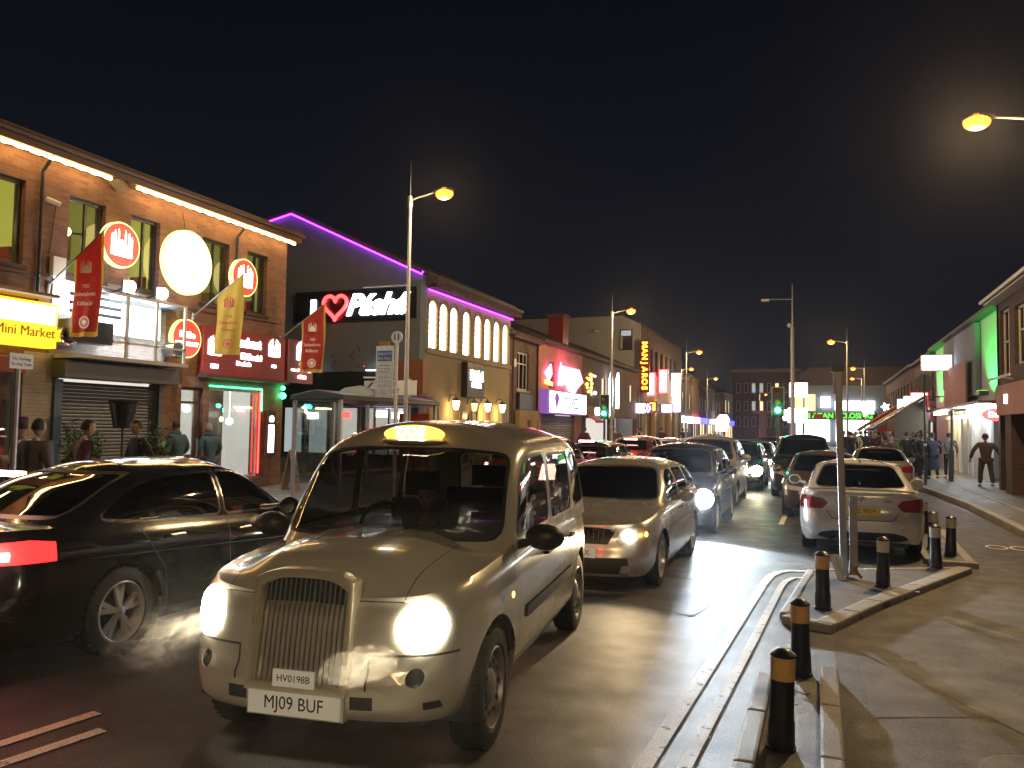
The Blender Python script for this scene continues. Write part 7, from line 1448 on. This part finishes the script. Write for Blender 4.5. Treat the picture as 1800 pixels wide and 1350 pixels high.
c1 = traffic(mpv, -6.3, 21.0, 90, 'red people carrier with bright brake lights just right of the taxi roof', 'paint_dark', 'paint_red', None, 0, True, 1.05, AW_); c2 = traffic(estate, -6.3, 26.8, 90, 'dark car with red brake lights, second in the lane heading away', 'paint_silver', 'paint_dark', None, 0, True, 1, AW_)
c3 = traffic(mpv, -6.3, 32.6, 90, 'maroon car with red brake lights, third in the lane heading away', 'paint_dark', 'paint_red', None, 0, True, 1, AW_); traffic(estate, -6.2, 38.6, 90, 'grey car, fourth in the lane heading away', 'paint_silver', 'paint_silver', None, 0, True, 1, AW_)
traffic(hatch, -6.2, 45, 90, 'blue saloon, fifth in the lane heading away', 'paint_bronze', 'paint_blue', None, 0, True, 1, AW_); traffic(mpv, -6.2, 53, 90, 'dark car, sixth and furthest in the lane heading away', 'paint_dark', 'paint_dark', None, 0, True, 1, AW_)
for c in (c1, c2, c3): b = B(-2.12, -2.06, -.22, .22, 1.47, 1.51); obj('high_brake_light', b, 'tail_core', c)
traffic(bmw, 1.75, 30.5, 90, 'beige saloon parked beyond the white one, its rear beside the navy figure', 'paint_white', 'paint_beige', None, 0, False, 1.0, 'cars parked in the right-hand bay')
for c in mpv.children: pass
for T_, on in ((saloon, True), (mpv, False), (van, False), (estate, False)): brakes(T_, on)
# ================================================================ volume added for lamp glow, and exhaust vapour lit by the taxi's lamps
m = bpy.data.materials.new('glow_haze_vol'); m.use_nodes = True; nt = m.node_tree; nt.nodes.clear(); o_ = _n(nt, 'ShaderNodeOutputMaterial'); v_ = _n(nt, 'ShaderNodeVolumePrincipled')
v_.inputs['Color'].default_value = (.9, .92, 1, 1); v_.inputs['Density'].default_value = .00022; v_.inputs['Anisotropy'].default_value = .85; nt.links.new(v_.outputs[0], o_.inputs['Volume']); M['glow_haze_vol'] = m
hz = obj('glow_haze', B(-60, 40, -30, 185, -1.6, 14.5), 'glow_haze_vol'); hz['kind'] = 'stuff'

m = bpy.data.materials.new('vapour'); m.use_nodes = True; nt = m.node_tree; nt.nodes.clear(); o_ = _n(nt, 'ShaderNodeOutputMaterial'); v_ = _n(nt, 'ShaderNodeVolumePrincipled'); M['vapour'] = m
v_.inputs['Color'].default_value = (1, .97, .9, 1); v_.inputs['Anisotropy'].default_value = .3; t = _n(nt, 'ShaderNodeTexCoord'); nz = _n(nt, 'ShaderNodeTexNoise'); nz.inputs['Scale'].default_value = 2.6; nz.inputs['Detail'].default_value = 5; nz.inputs['Distortion'].default_value = 1.6
nt.links.new(t.outputs['Object'], nz.inputs['Vector']); g_ = _n(nt, 'ShaderNodeTexGradient', gradient_type='SPHERICAL'); nt.links.new(t.outputs['Object'], g_.inputs[0])
r_ = _n(nt, 'ShaderNodeMapRange'); r_.inputs[1].default_value = .48; r_.inputs[2].default_value = .68; r_.inputs[4].default_value = 7; nt.links.new(nz.outputs[0], r_.inputs[0])
g2 = _n(nt, 'ShaderNodeMath', operation='MULTIPLY'); nt.links.new(r_.outputs[0], g2.inputs[0]); nt.links.new(g_.outputs['Fac'], g2.inputs[1]); nt.links.new(g2.outputs[0], v_.inputs['Density']); nt.links.new(v_.outputs[0], o_.inputs['Volume'])
for (x, y, z), sc, rz in (((-3.48, 3.55, .66), (.34, .2, .2), 20), ((-2.1, 3.4, .72), (.24, .12, .10), 0)):
    b = bmesh.new(); bmesh.ops.create_uvsphere(b, u_segments=20, v_segments=12, radius=1); e = obj('exhaust_vapour', b, 'vapour'); e.location = (x, y, z); e.scale = sc; e.rotation_euler = (0, R(-18), R(rz)); e['kind'] = 'stuff'
